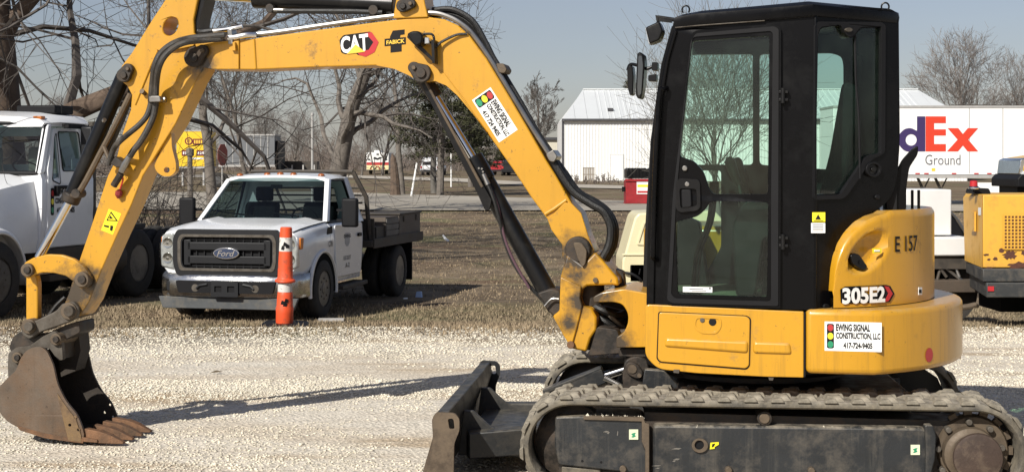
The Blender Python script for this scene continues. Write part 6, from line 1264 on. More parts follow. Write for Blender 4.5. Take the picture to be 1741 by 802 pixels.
# frame, flatbed, headache rack, boxes
b = MB(); b.bx(-.42, .42, .3, 5.5, .42, .60); P_(b, 'chassis', m_ink)
b = MB(); b.bx(-1.08, 1.08, 2.86, 5.55, .86, .96); bd_ = P_(b, 'flatbed', m_bed, bevel=.01)
for s in (-1, 1): b = MB(); b.bx(s*1.075, s*1.10, 2.9, 5.54, .84, .985); P_(b, 'side_rail', m_bed, bd_, bevel=.004)
rk = MB(); 
for s in (-1, 1): rk.tube([(s*1.0, 3.0, .96), (s*.98, 2.88, 1.6), (s*.80, 2.80, 1.98)], .035, 6)
rk.tube([(-.80, 2.80, 1.98), (.80, 2.80, 1.98)], .035, 6); r_ = P_(rk, 'headache_rack', m_bed)
for k in range(5): b = MB(); z = 1.30+k*.11; b.tube([(-.93, 2.85, z), (.93, 2.85, z)], .014, 5); P_(b, 'rack_bar', m_bed, r_)
b = MB(); b.bx(-1.06, 1.06, 3.0, 3.03, .96, 1.28); P_(b, 'rack_panel', m_bed, r_)
b = MB(); b.bx(.40, 1.06, 4.30, 5.50, .965, 1.29); tb = P_(b, 'toolbox', m_boxs, bevel=.01, label='tall stained steel box at the rear of the bed')
b = MB(); b.bx(.38, 1.08, 4.28, 5.52, 1.29, 1.32); P_(b, 'box_lid', m_bed, tb, bevel=.008)
for y in (4.55, 5.25): b = MB(); b.bx(1.06, 1.075, y-.03, y+.03, 1.18, 1.27); P_(b, 'hasp', m_link, tb)
b = MB(); b.bx(-1.05, .36, 4.35, 5.50, .965, 1.28); P_(b, 'toolbox', m_bed, bevel=.01)
b = MB(); b.bx(.50, 1.05, 3.15, 4.1, .965, 1.15); P_(b, 'cargo_tray', m_bed, bevel=.01)
b = MB(); b.bx(.62, 1.07, 3.55, 4.20, .985, 1.28); cr_ = P_(b, 'wooden_crate', m_boxs); 
for k in range(3): b = MB(); b.bx(1.072, 1.085, 3.56, 4.19, 1.0+k*.09, 1.075+k*.09); P_(b, 'crate_board', M('grey_board', (.15, .14, .125), .8, var=.2), cr_)
for s in (-1, 1): b = MB(); b.bx(s*.62, s*1.06, 5.0, 5.03, .22, .86); P_(b, 'mud_flap', m_ink)
# ---- white semi tractor at the left
ST_ = gat(-172, 19.4); ST_.z = -.415
SM = thing('semi_truck', 'white conventional semi tractor cut off by the left edge, a dark frame behind its cab', 'semi truck', ST_, -R(15))
def Q_(b, name, m_, par=None, **k): return b.build(name, m_, par or SM, local=True, **k)
W_ = 1.06
hd_ = loft([(-.15, [(.55, .75), (.62, .85), (.62, 1.15), (.55, 1.35), (.3, 1.40), (0, 1.42)]), (.35, [(.74, .75), (.80, .9), (.78, 1.2), (.68, 1.48), (.4, 1.54), (0, 1.56)]), (1.2, [(.86, .8), (.92, .95), (.90, 1.3), (.80, 1.62), (.5, 1.72), (0, 1.75)]), (1.72, [(.92, .8), (.97, .95), (.96, 1.35), (.90, 1.70), (.55, 1.80), (0, 1.83)])])
Q_(hd_, 'hood', m_wp, ang=45)
for s in (-1, 1):
    fb = MB(); n = 20
    for k in range(n+1):
        a = math.pi*(-.02+k/n*1.06); rr = .66; y = .62-rr*math.cos(a)*1.05; z = .50+rr*math.sin(a)*.98
        for x, r2 in ((.70, .0), (1.0, .0), (1.10, -.03), (1.13, -.08)): fb.v.append((s*x, y+r2*math.cos(a)*-1, z+r2*math.sin(a)))
    for k in range(n):
        for j in range(3): fb.f.append([k*4+j, k*4+j+1, (k+1)*4+j+1, (k+1)*4+j])
    f_ = Q_(fb, 'fender', m_wp, recalc=False, ang=60); so = f_.modifiers.new('solid', 'SOLIDIFY'); so.thickness = .03
    wheel(SM, s*.94, .62, .53, .30, s, rim_r=.57, lugs=10); 
    for y in (4.35, 5.65): wheel(SM, s*.96, y, .53, .28, s, rim_r=.57, dual=True, lugs=8); wheel(SM, s*.64, y, .53, .28, s, rim_r=.57, dual=True, lugs=0)
cb = loft([(1.725, [(.94, .8), (1.0, .95), (1.03, 1.35), (1.03, 1.72), (1.0, 1.80), (0, 1.80)]), (3.05, [(.96, .8), (1.02, .95), (1.05, 1.35), (1.05, 1.72), (1.02, 1.80), (0, 1.80)])]); Q_(cb, 'cab_body', m_wp, ang=40)
rf2 = loft([(1.95, [(.88, 2.58), (.92, 2.64), (.84, 2.70), (.5, 2.74), (0, 2.76)]), (2.3, [(.93, 2.60), (.97, 2.66), (.88, 2.76), (.5, 2.82), (0, 2.84)]), (3.05, [(.93, 2.60), (.97, 2.66), (.88, 2.76), (.5, 2.82), (0, 2.84)])]); ro_ = Q_(rf2, 'roof', m_wp, ang=40)
for x in (-.8, -.2, 0, .2, .80): b = MB(); b.bx(x-.07, x+.07, 1.96, 2.06, 2.70, 2.745); Q_(b, 'marker_lamp', m_ambl, ro_, bevel=.01)
b = MB(); b.bx(.1, .75, 2.5, 3.0, 2.80, 2.93); Q_(b, 'roof_unit', m_ink, ro_, bevel=.02); b = MB(); b.tube([(.80, 2.6, 2.80), (.80, 2.6, 3.05)], .006, 5); Q_(b, 'aerial', m_ink, ro_)
for s in (-1, 1):
    b = MB(); p, q = Vector((s*.97, 1.76, 1.80)), Vector((s*.90, 2.06, 2.62)); w1 = .05
    b.add([p+Vector((-w1, -w1, 0)), p+Vector((w1, -w1, 0)), p+Vector((w1, w1, 0)), p+Vector((-w1, w1, 0)), q+Vector((-w1, -w1, 0)), q+Vector((w1, -w1, 0)), q+Vector((w1, w1, 0)), q+Vector((-w1, w1, 0))], [[0, 1, 2, 3], [4, 5, 6, 7], [0, 1, 5, 4], [1, 2, 6, 5], [2, 3, 7, 6], [3, 0, 4, 7]]); Q_(b, 'windscreen_pillar', m_wp, bevel=.015)
    xs = lambda z: s*(1.04-(z-1.78)*.13); full = rnd([(1.82, .86), (2.86, .86), (2.88, 1.4), (2.86, 2.56), (2.14, 2.56), (1.84, 1.85)], .06)
    w_a = rnd([(1.94, 1.72), (2.15, 1.66), (2.18, 2.48), (2.12, 2.40)], .05); w_b = rnd([(2.24, 1.84), (2.76, 1.84), (2.76, 2.50), (2.24, 2.50)], .05)
    b = MB(); b.ext(full, lambda p: (xs(max(1.78, p[1]))+s*.018, p[0], p[1]), lambda p: (xs(max(1.78, p[1]))-s*.03, p[0], p[1]), [w_a, w_b]); dr = Q_(b, 'door', m_wp, bevel=.006)
    for w_ in (w_a, w_b):
        b = MB(); b.sheet(w_, lambda p: (xs(max(1.78, p[1]))-s*.005, p[0], p[1])); Q_(b, 'door_window', m_wind, dr, recalc=False)
        b = MB(); ctr = (sum(p[0] for p in w_)/len(w_), sum(p[1] for p in w_)/len(w_)); b.ext([(ctr[0]+(p[0]-ctr[0])*1.09, ctr[1]+(p[1]-ctr[1])*1.04) for p in w_], lambda p: (xs(max(1.78, p[1]))+s*.024, p[0], p[1]), lambda p: (xs(max(1.78, p[1]))+s*.015, p[0], p[1]), [w_]); Q_(b, 'window_rubber', m_ink, dr)
    b = MB(); b.bx(s*1.06, s*1.09, 1.98, 2.40, 1.60, 1.64); b.bx(s*1.06, s*1.12, 1.98, 2.04, 1.50, 1.64); Q_(b, 'door_handle', m_ink, dr, bevel=.008)
    b = MB(); b.bx(s*.98, s*1.04, 2.86, 3.06, .84, 2.62); Q_(b, 'corner_panel', m_wp, bevel=.01)
    b = MB(); b.bx(s*1.08, s*1.16, 2.20, 2.75, 2.56, 2.62); b.bx(s*1.05, s*1.10, 2.2, 2.75, 2.58, 2.64); Q_(b, 'mirror_arm', m_ink); b = MB(); b.bx(s*1.16, s*1.36, 2.50, 2.62, 1.95, 2.60); Q_(b, 'mirror', m_wp if s < 0 else m_grille, bevel=.03)
    b = MB(); b.tube([(s*1.09, 2.86, 2.10), (s*1.10, 2.88, 2.15), (s*1.10, 2.88, 2.62)], .035, 8); Q_(b, 'air_intake', m_link)
    b = MB(); b.bx(s*.75, s*1.08, 1.85, 2.75, .42, .52); b.bx(s*.75, s*1.05, 1.75, 2.85, .55, .84); Q_(b, 'step', m_bed, bevel=.015)
    b = MB(); b.cyl((s*.82, 3.1, .62), (s*.82, 3.95, .62), .30, 24); Q_(b, 'fuel_tank', m_bed, bevel=.02)
b = MB(); b.add([(-.92, 1.74, 1.82), (.92, 1.74, 1.82), (.86, 2.02, 2.60), (-.86, 2.02, 2.60), (0, 1.64, 1.84), (0, 1.93, 2.63)], [[0, 4, 5, 3], [4, 1, 2, 5]]); Q_(b, 'windscreen', m_wind, recalc=False, ang=60)
b = MB(); b.tube([(-.95, 1.74, 1.80), (0, 1.63, 1.815), (.95, 1.74, 1.80), (.90, 2.03, 2.62), (0, 1.93, 2.65), (-.90, 2.03, 2.62), (-.95, 1.74, 1.80)], .035, 6); Q_(b, 'windscreen_rubber', m_ink)
b = MB(); frontpoly(b, [(-1.0, 1.8), (1.0, 1.8), (.92, 2.62), (-.92, 2.62)], 3.0, 3.05, [rnd([(-.55, 1.95), (.55, 1.95), (.5, 2.45), (-.5, 2.45)], .06)]); Q_(b, 'cab_back', m_wp)
for x in (-.5, .5): b = MB(); b.bx(x-.25, x+.25, 2.55, 2.72, 1.5, 2.25); Q_(b, 'seat', M('beige_seat', (.30, .27, .22), .8), bevel=.05)
b = MB(); b.bx(-.95, .95, 1.85, 2.05, 1.6, 1.84); Q_(b, 'dashboard', m_int, bevel=.05); b = MB(); b.lathe((.5, 2.18, 1.86), (0, .6, .8), [(.22, 0), (.235, .014), (.22, .028), (.206, .014)], 24, close=True); Q_(b, 'steering_wheel', m_ink)
b = MB(); b.bx(-.43, .43, -.1, 6.4, .62, .88); Q_(b, 'chassis', m_ink)
b = MB(); b.bx(-.45, .45, 4.3, 5.7, 1.0, 1.10); b.lathe((0, 5.0, 1.1), (0, 0, 1), [(.5, 0), (.5, .05), (.1, .08)], 20); Q_(b, 'fifth_wheel', m_bed)
b = MB(); b.tube([(.88, 3.3, .9), (.88, 3.3, 2.7)], .06, 10); b.tube([(.3, 3.1, 1.0), (.2, 3.7, 1.5), (.1, 4.2, 1.2)], .02, 6); Q_(b, 'exhaust_stack', m_link)
b = MB(); b.bx(-1.05, 1.05, -.35, -.2, .42, .78); Q_(b, 'bumper', m_wp, bevel=.03)
# firm lettering on the driver's door, clipboard in the window
b = MB(); b.ext(rnd([(1.90, 1.25), (1.98, 1.25), (1.98, 1.61), (1.90, 1.61)], .03), lambda p: (1.062, p[0], p[1]), lambda p: (1.058, p[0], p[1])); sg = Q_(b, 'signal_emblem', m_ink)
for k, m_ in enumerate((m_grn, m_amb, m_red)): b = MB(); b.ext(ell(1.94, 1.32+.11*k, .03, .04, 12), lambda p: (1.0655, p[0], p[1]), lambda p: (1.061, p[0], p[1])); Q_(b, 'signal_lamp', m_, sg)
for key, y0, y1, z0, z1 in ((('EWING SIGNAL', .045), 2.01, 2.52, 1.52, 1.61), (('CONSTRUCTION, LLC', .045), 2.01, 2.60, 1.39, 1.48), (('417-724-9405', .045), 2.05, 2.52, 1.27, 1.35)):
    b = MB(); b.text(key, lambda p: (1.0625, y0+(y1-y0)*p[0], z0+(z1-z0)*p[1])); Q_(b, 'lettering', m_ink, sg, flat=True, recalc=False)
b = MB(); b.bx(.985, .99, 2.56, 2.74, 1.86, 2.05); Q_(b, 'window_card', m_white)
for o_ in SM.children_recursive:
    if o_.type == 'MESH' and o_.name.split('.')[0] not in ('wheel', 'rim', 'wheel_nut', 'chassis', 'fifth_wheel'):
        for v_ in o_.data.vertices: v_.co.z = float(np.interp(v_.co.z, [0, .6, 1.1, 1.82, 2.64, 4], [0, .6, 1.2, 1.98, 2.68, 4]))
# ---- channelizer drum post
CHN = thing('traffic_channelizer', 'battered orange traffic channelizer post with white bands on a black rubber base before the pickup', 'traffic cone', gat(483.5, 16.0), 0)
CHN.rotation_euler = (R(1), R(1.2), 0)
m_or = M('scuffed_orange_plastic', (.74, .085, .022), .5, var=.08, scale=6, dirt=(.34, .075, .035), amt=.41, dscale=9, soft=.08)
for s in (-1, 1): b = MB(); b.tube([(s*.885, .11, 1.203), (s*.924, .28, 1.238), (s*.934, .7, 1.272), (s*.934, 1.22, 1.302)], .007, 6); P_(b, 'hood_gap', m_ink, bo)
m_refl = M('dirty_white_band', (.62, .60, .56), .55, var=.1, scale=10, dirt=(.16, .13, .10), amt=.40, dscale=16, soft=.05)
def ring(name, prof, m_, **k): b = MB(); b.lathe((0, 0, 0), (0, 0, 1), prof, 28); return b.build(name, m_, CHN, local=True, **k)
b = MB(); b.ext(rnd([(-.26, -.26), (.26, -.26), (.26, .26), (-.26, .26)], .08), lambda p: (p[0], p[1], -.01), lambda p: (p[0]*.9, p[1]*.9, .04)); b.build('base', m_ink, CHN, local=True, bevel=.01)
ring('lower_tube', [(.088, .03), (.094, .05), (.094, .15), (.098, .20), (.088, .23), (.084, .34), (.08, .37), (.075, .38)], m_or)
ring('white_band', [(.079, .38), (.077, .48)], m_refl)
ring('collar', [(.077, .475), (.108, .485), (.112, .495), (.108, .51), (.09, .52), (.082, .54), (.081, .62), (.072, .82)], m_or)
ring('white_band', [(.073, .82), (.069, .97)], m_refl)
ring('top_tube', [(.069, .968), (.064, 1.07), (.056, 1.08), (.0, 1.08)], m_or)
b = MB()
for k, (a, z) in enumerate(((-1.9, .86), (-1.6, .90), (-1.2, .88), (-1.7, .27), (-1.4, .25), (-1.25, .29))): 
    r_ = .0735 if z > .5 else .0885; b.ext([(-.25, -.02), (.2, -.025), (.3, .01), (-.1, .025)], lambda p: (r_*math.cos(a+p[0]), r_*math.sin(a+p[0]), z+p[1]), lambda p: ((r_+.003)*math.cos(a+p[0]), (r_+.003)*math.sin(a+p[0]), z+p[1]))
b.build('scuff_marks', m_ink, CHN, local=True)
# ---- trailers far left
m_yt = M('yellow_trailer_skin', (.80, .52, .02), .45, var=.04); m_gt = M('grey_trailer_skin', (.14, .147, .155), .5, var=.08, scale=.6)
def trailer(name, label, x0, x1, Y, ytop, ybot, m_, dep=2.55, legs=True, panels=0):
    p0 = at(x0, ybot, Y); p1 = at(x1, ytop, Y); zg = H(0, Y); t = thing(name, label, 'trailer', Vector((p0.x, Y, zg))); L_ = p1.x-p0.x; z0 = p0.z-zg; z1 = p1.z-zg
    b = MB(); b.bx(0, L_, 0, dep, z0, z1); bo_ = b.build('box_body', m_, t, local=True, bevel=.02)
    b = MB(); b.bx(-.02, L_+.02, -.03, dep+.03, z0-.14, z0-.01); b.build('bottom_rail', m_alu, t, local=True)
    b = MB(); b.bx(-.02, L_+.02, -.025, dep+.025, z1-.06, z1+.03); b.build('top_rail', m_alu, t, local=True)
    return t, L_, z0, z1
yt, L_, z0, z1 = trailer('yellow_trailer', 'yellow box trailer with dark red logo blocks far behind the excavator stick', 300, 355, 104, 222, 283, m_yt)
def plate(t, nm, x0, x1, zz0, zz1, m_, y=-.012, par=None):
    b = MB(); b.bx(x0, x1, y, y+.008, zz0, zz1); return b.build(nm, m_, par or t, local=True)
px = L_/55; pz = (z1-z0)/61; m_mar = M('maroon_print', (.16, .012, .015), .5)
b = MB(); b.ext(ell(21*px, z1-18*pz, 7*px, 6.5*pz, 20), lambda p: (p[0], -.02, p[1]), lambda p: (p[0], -.004, p[1])); em = b.build('logo_disc', m_mar, yt, local=True)
b = MB(); b.ext(ell(21*px, z1-18*pz, 4.6*px, 4.4*pz, 16), lambda p: (p[0], -.026, p[1]), lambda p: (p[0], -.019, p[1])); b.build('logo_ring', m_gold, em, local=True)
b = MB(); b.text(('E', .03), lambda p: ((18.5+5*p[0])*px, -.03, z1-(20.5-5.5*p[1])*pz)); b.build('lettering', m_mar, em, local=True, flat=True, recalc=False)
plate(yt, 'logo_bar', 28*px, 45*px, z1-24*pz, z1-14*pz, m_mar, -.016)
for k in range(4): plate(yt, 'logo_stroke', (30+k*3.8)*px, (32.4+k*3.8)*px, z1-22*pz, z1-16.2*pz, m_gold, -.024)
for x in (9, 34): 
    plate(yt, 'logo_bar', x*px, (x+15)*px, z1-43*pz, z1-33.5*pz, m_mar, -.016)
    for k in range(3): plate(yt, 'logo_stroke', (x+2.2+k*4)*px, (x+4.8+k*4)*px, z1-40.5*pz, z1-36*pz, m_white, -.024)
plate(yt, 'pale_bar', 22*px, 46*px, z1-49*pz, z1-46*pz, m_white, -.016)
for x in (.3, L_-.5): b = MB(); b.bx(x, x+.12, .3, .5, 0, z0-.1); b.build('landing_leg', m_alu, yt, local=True)
gt, L_, z0, z1 = trailer('grey_trailer', 'grey box trailer standing behind the bare trees left of the light pole', 372, 467, 98, 229, 280, m_gt)
for k in range(1, 8): b = MB(); b.bx(L_*k/8-.02, L_*k/8+.02, -.015, .005, z0+.02, z1-.07); b.build('panel_seam', m_alu, gt, local=True)
b = MB(); b.bx(L_+.03, L_+.35, .3, 2.2, .3, z1-.4); b.build('dark_front', m_ink, gt, local=True)
for x in (.9, 2.1): 
    for s in (-1,): wheel(gt, x, .25, .5, .28, -1, lugs=0)
for o_ in list(gt.children):
    if o_.name.startswith('wheel'): o_.rotation_euler = (0, 0, R(90)); o_.location = (o_.location.x+ .0, 0, 0)
b = MB(); b.bx(L_-.9, L_-.75, .4, .55, 0, z0-.1); b.build('landing_leg', m_alu, gt, local=True)
# flat trailer with a pale body right of it
ft = thing('flat_trailer', 'low flatbed trailer with grey stakes just left of the light pole', 'trailer', gat(474, 100)); b = MB(); b.bx(0, 2.6, 0, 2.2, .75, .95); b.build('deck', m_alu, ft, local=True)
for k in range(4): b = MB(); b.bx(.1+k*.75, .2+k*.75, 0, .08, .95, 1.5); b.build('stake', m_alu, ft, local=True)
b = MB(); b.bx(.3, 2.5, .8, 2.2, .95, 1.75); b.build('load', m_bed, ft, local=True); b = MB(); b.bx(.0, .9, -.1, .3, 1.0, 1.25); b.build('white_bin', m_bwhite, ft, local=True)
b = MB(); b.cyl((.6, -.05, .4), (.6, .2, .4), .4, 16); b.build('wheel', m_tire, ft, local=True)
ss_ = thing('stop_sign', 'weathered red sign seen nearly edge-on beside the grey trailer', 'sign', gat(378.5, 66), R(62)); oc = [(math.cos(R(22.5+45*k))*.36, math.sin(R(22.5+45*k))*.52) for k in range(8)]
b = MB(); b.ext(oc, lambda p: (p[0], -.01, p[1]+2.10), lambda p: (p[0], .01, p[1]+2.10)); b.build('sign_plate', M('faded_sign_red', (.26, .07, .055), .6), ss_, local=True); b = MB(); b.tube([(0, .03, -.1), (0, .03, 2.6)], .03, 6); b.build('post', m_alu, ss_, local=True)
# ---- rescue truck seen from behind
rt = thing('rescue_truck', 'white boxy rescue truck with a red band parked at the far edge of the field', 'truck', gat(623, 158)); s_ = 158/F; W0 = 38*s_; z1 = 37*s_
b = MB(); b.bx(0, W0, 0, 6, .45, z1); b.build('box_body', m_bwhite, rt, local=True, bevel=.05)
b = MB(); b.bx(.8, W0-.9, .5, 3, z1, z1+.25); b.build('roof_unit', m_bwhite, rt, local=True, bevel=.03)
zb2 = z1*.36; b = MB(); b.bx(.02, W0-.02, -.02, 0, z1*.42, z1*.55); b.build('red_band', m_red, rt, local=True); b = MB(); b.bx(.02, W0-.02, -.02, 0, .5, z1*.42); b.build('chevron_board', M('pale_yellow_board', (.75, .66, .36), .5), rt, local=True)
for k in range(4): b = MB(); s2 = -1 if k < 2 else 1; xc = W0/2+(k-1.5)*W0*.22; b.ext([(xc-.15*s2, .55), (xc+.08*s2, .55), (xc+.35*-s2, z1*.38), (xc+.12*-s2, z1*.38)], lambda p: (p[0], -.03, p[1]), lambda p: (p[0], -.018, p[1])); b.build('chevron', m_red, rt, local=True)
for x in (W0*.36, W0*.64): b = MB(); b.bx(x-.02, x+.02, -.04, -.02, .5, z1*.72); b.build('door_seam', m_ink, rt, local=True)
b = MB(); b.ext([(W0*.3, z1*.72), (W0*.5, z1*.66), (W0*.72, z1*.76), (W0*.6, z1*.80), (W0*.5, z1*.74), (W0*.36, z1*.80)], lambda p: (p[0], -.02, p[1]), lambda p: (p[0], .0, p[1])); b.build('emblem', m_ink, rt, local=True)
for x, z in ((W0*.12, z1*.68), (W0*.88, z1*.68), (W0*.5, z1*.92)): b = MB(); b.bx(x-.12, x+.12, -.03, 0, z-.07, z+.07); b.build('lamp', m_ink, rt, local=True)
for x in (.35, W0-.35): b = MB(); b.cyl((x-.15, 1.2, .45), (x+.15, 1.2, .45), .45, 14); b.build('wheel', m_tire, rt, local=True)
# ---- parked cars far away
def car(name, label, px, Y, m_, L_=1.9, hh=1.75, rz=0):
    t = thing(name, label, 'car', gat(px, Y), rz, 'cars parked at the far edge of the field'); w = L_/2
    b = loft([(0, [(w*.9, .35), (w, .5), (w, .85), (w*.92, 1.0), (0, 1.02)]), (1.0, [(w*.95, .35), (w, .5), (w, .9), (w*.95, 1.05), (0, 1.08)]), (4.2, [(w*.95, .35), (w, .5), (w, .9), (w*.92, 1.0), (0, 1.05)]), (4.6, [(w*.85, .4), (w*.9, .5), (w*.9, .75), (w*.8, .85), (0, .9)])]); b.build('body', m_, t, local=True, ang=40)
    b = loft([(.15, [(w*.9, 1.0), (w*.78, hh-.12), (0, hh-.08)]), (.5, [(w*.92, 1.0), (w*.80, hh-.03), (0, hh)]), (2.4, [(w*.92, 1.0), (w*.80, hh-.05), (0, hh-.02)]), (3.2, [(w*.9, 1.0), (w*.85, 1.08), (0, 1.1)])]); b.build('cabin', m_, t, local=True, ang=30)
    b = MB(); b.add([(-w*.78, .12, 1.06), (w*.78, .12, 1.06), (w*.68, .17, hh-.2), (-w*.68, .17, hh-.2)], [[0, 1, 2, 3]]); b.build('rear_window', m_ink, t, local=True, recalc=False)
    for s in (-1, 1):
        b = MB(); b.bx(s*w*.78, s*w*.97, -.02, .05, .72, .95); b.build('tail_lamp', m_red, t, local=True)
        for y in (.85, 3.6): b = MB(); b.cyl((s*w*.75, y, .36), (s*w*1.01, y, .36), .36, 16); b.build('wheel', m_tire, t, local=True)
    b = MB(); b.bx(-w*.95, w*.95, -.05, .05, .38, .58); b.build('bumper', m_grille, t, local=True)
car('parked_car', 'white car parked between the thin trunks under the cedar', 730, 150, m_wp, 1.95, 1.85, R(-8))
car('parked_car', 'red car half hidden by the boom at the far edge of the field', 848, 152, M('red_car_paint', (.32, .012, .02), .3, coat=.5), 1.8, 1.5, R(-20))
car('parked_car', 'dark car with a pale window right beside the red one', 868, 148, M('black_car_paint', (.02, .02, .022), .3, coat=.4), 1.85, 1.6)
# ---- white delivery trailer at the right
FY = 59.0; FT, L_, z0, z1 = trailer('delivery_trailer', 'long white delivery trailer with purple and orange lettering behind the cab', 1417, 1900, FY, 181, 297, M('white_trailer_skin', (.76, .76, .75), .4, var=.02, scale=.5))
fx = lambda x: (x-1417)/F*FY; fz = lambda y: CH+(HY-y)/F*FY-H(0, FY)
m_pur = M('purple_print', (.04, .024, .10), .45, var=.03); m_ora = M('orange_print', (.62, .045, .018), .45, var=.03)
def letter(pts, m_, holes=()):
    b = MB(); b.ext([(fx(x), fz(y)) for x, y in pts], lambda p: (p[0], -.012, p[1]), lambda p: (p[0], -.003, p[1]), [[(fx(x), fz(y)) for x, y in h] for h in holes]); return b.build('lettering', m_, FT, local=True)
letter([(1440, 198), (1478, 198), (1478, 212), (1456, 212), (1456, 222), (1476, 222), (1476, 235), (1456, 235), (1456, 257), (1440, 257)], m_pur)
letter([(1504+23*math.cos(R(a)), 237-21*math.sin(R(a))) for a in range(0, 326, 13)]+[(1504+10*math.cos(R(a)), 237-9.5*math.sin(R(a))) for a in range(320, 199, -15)]+[(1527, 240.5)], m_pur, [[(1494.8, 233.5)]+[(1504+9.2*math.cos(R(a)), 233.5-5.8*math.sin(R(a))) for a in range(160, 19, -20)]+[(1513.2, 233.5)]])
letter(rnd([(1559, 198), (1573, 198), (1573, 257.5), (1559, 257.5), (1559, 252), (1549, 258.5), (1538, 257), (1529, 248), (1527, 238), (1529, 228), (1538, 219), (1549, 217.5), (1559, 223)], [1, 1, 1, 1, 2, 5, 5, 5, 5, 5, 5, 5, 2]), m_pur, [ell(1549, 238, 9.5, 9.8, 22)])
letter([(1573.6, 198), (1608, 198), (1608, 209.5), (1588, 209.5), (1588, 220), (1608, 220), (1608, 230.5), (1588, 230.5), (1588, 245), (1608, 245), (1608, 257.5), (1573.6, 257.5)], m_ora)
letter([(1611, 218), (1629, 218), (1637, 228), (1645.5, 218), (1663, 218), (1646, 237.5), (1663, 257.5), (1645, 257.5), (1637, 247.5), (1628.5, 257.5), (1610, 257.5), (1628, 237.5)], m_ora)
b = MB(); b.text(('Ground', .0), lambda p: (fx(1573+60*p[0]), -.008, fz(280-17.5*p[1]+ .5))); b.build('lettering', M('grey_print', (.13, .13, .14), .5), FT, local=True, flat=True, recalc=False)
for x in (1648, 1705, 1760): b = MB(); b.bx(fx(x)-.015, fx(x)+.015, -.006, .003, z0+.05, z1-.07); b.build('panel_seam', m_alu, FT, local=True)
for x in (1560, 1575, 1622, 1660, 1682): b = MB(); b.bx(fx(x)-.09, fx(x)+.09, -.01, .003, z0+.02, z0+.07); b.build('reflector_strip', m_redv, FT, local=True)
b = MB(); b.bx(fx(1584), fx(1590), -.01, .003, fz(291), fz(286)); b.build('sticker', m_gold, FT, local=True)
b = MB(); b.bx(fx(1614), fx(1741), -.02, .06, z1-.0, z1+.06); b.build('roof_lip', m_bed, FT, local=True)
b = MB(); b.bx(fx(1660), fx(1850), -.05, .0, .35, .95); b.build('side_skirt', m_bwhite, FT, local=True)
for x in (1575, 1605): b = MB(); b.tube([(fx(x)-.25, .4, z0-.1), (fx(x)+.25, .4, .05)], .06, 6); b.tube([(fx(x)+.25, .4, z0-.1), (fx(x)+.0, .4, z0-.6)], .03, 6); b.build('landing_leg', m_bed, FT, local=True)
for x in (1800, 1850): b = MB(); b.cyl((fx(x), .0, .5), (fx(x), .3, .5), .5, 24); b.build('wheel', m_tire, FT, local=True)
# ---- yellow truck nose at the right edge
ytk = thing('yellow_truck', 'yellow truck nose with a black bumper at the right edge above the yellow generator', 'truck', gat(1728, 40)); s_ = 40/F; zz = lambda y: CH+(HY-y)*s_-H(0, 40); xx = lambda x: (x-1697)*s_
b = MB(); b.ext(rnd([(xx(1712), zz(300)), (xx(1712), zz(284)), (xx(1722), zz(268)), (xx(1760), zz(262)), (xx(1800), zz(255)), (xx(1800), zz(305))], .05), lambda p: (p[0], 0, p[1]), lambda p: (p[0], 2.0, p[1])); b.build('hood', M('bright_truck_yellow', (.80, .45, .015), .35, coat=.4), ytk, local=True, bevel=.06)
b = MB(); b.ext(rnd([(xx(1697), zz(318)), (xx(1697), zz(304)), (xx(1704), zz(296)), (xx(1730), zz(298)), (xx(1738), zz(306)), (xx(1736), zz(319))], .03), lambda p: (p[0], -.1, p[1]), lambda p: (p[0], 2.1, p[1])); b.build('bumper', m_ink, ytk, local=True, bevel=.04)
b = MB(); b.ext([(xx(1703), zz(296)), (xx(1706), zz(272)), (xx(1715), zz(268)), (xx(1712), zz(298))], lambda p: (p[0], .1, p[1]), lambda p: (p[0], 1.9, p[1])); b.build('grille', m_chr, ytk, local=True, bevel=.02)
b = MB(); b.ext(rnd([(xx(1706), zz(298)), (xx(1713), zz(290)), (xx(1726), zz(291)), (xx(1728), zz(298))], .02), lambda p: (p[0], -.04, p[1]), lambda p: (p[0], .3, p[1])); b.build('headlight', m_headl, ytk, local=True)
b = MB(); b.cyl((xx(1745), -.02, .5), (xx(1745), .3, .5), .5, 24); b.build('wheel', m_tire, ytk, local=True)
b = MB(); b.bx(xx(1705), xx(1800), .3, 1.8, .3, zz(306)); b.build('chassis', m_ink, ytk, local=True)
# ------------------------------------------------------------------ yellow generator, white equipment, cream machine, litter
GY = 15.6
def zg(y, Y): return CH+(HY-y)/F*Y-H(0, Y)
m_gen = M('faded_yellow_paint', (.66, .36, .045), .5, var=.08, scale=2, dirt=(.40, .20, .05), amt=.36, dscale=4, soft=.12)
gen = thing('generator', 'faded yellow towable generator with a rusty grille and red beacon, cut by the right edge', 'generator', gat(1637, GY), 0); k = GY/F
gx = lambda x: (x-1637)*k; gz = lambda y: zg(y, GY)
b = MB(); b.ext([(gx(1671), 0), (gx(1671)+2.4, 0), (gx(1671)+2.4, 1.2), (.40, 1.2)], lambda p: (p[0], p[1], gz(455)), lambda p: (p[0], p[1], gz(331))); body_ = b.build('housing', m_gen, gen, local=True, bevel=.012)
b = MB(); b.add([(gx(1671)-.003, .0, gz(331)), (gx(1671)+.2, 1.2, gz(331)), (.372, 1.2, gz(340)), (.372, 1.198, gz(341)), (gx(1671)-.003, .0, gz(455)), (gx(1671)+.2, 1.2, gz(455)), (.39, 1.2, gz(455)), (.39, 1.198, gz(455))], [[0, 1, 2, 3], [0, 3, 7, 4], [3, 2, 6, 7], [4, 7, 6, 5]]); b.build('end_panel', m_gen, gen, local=True, flat=True)
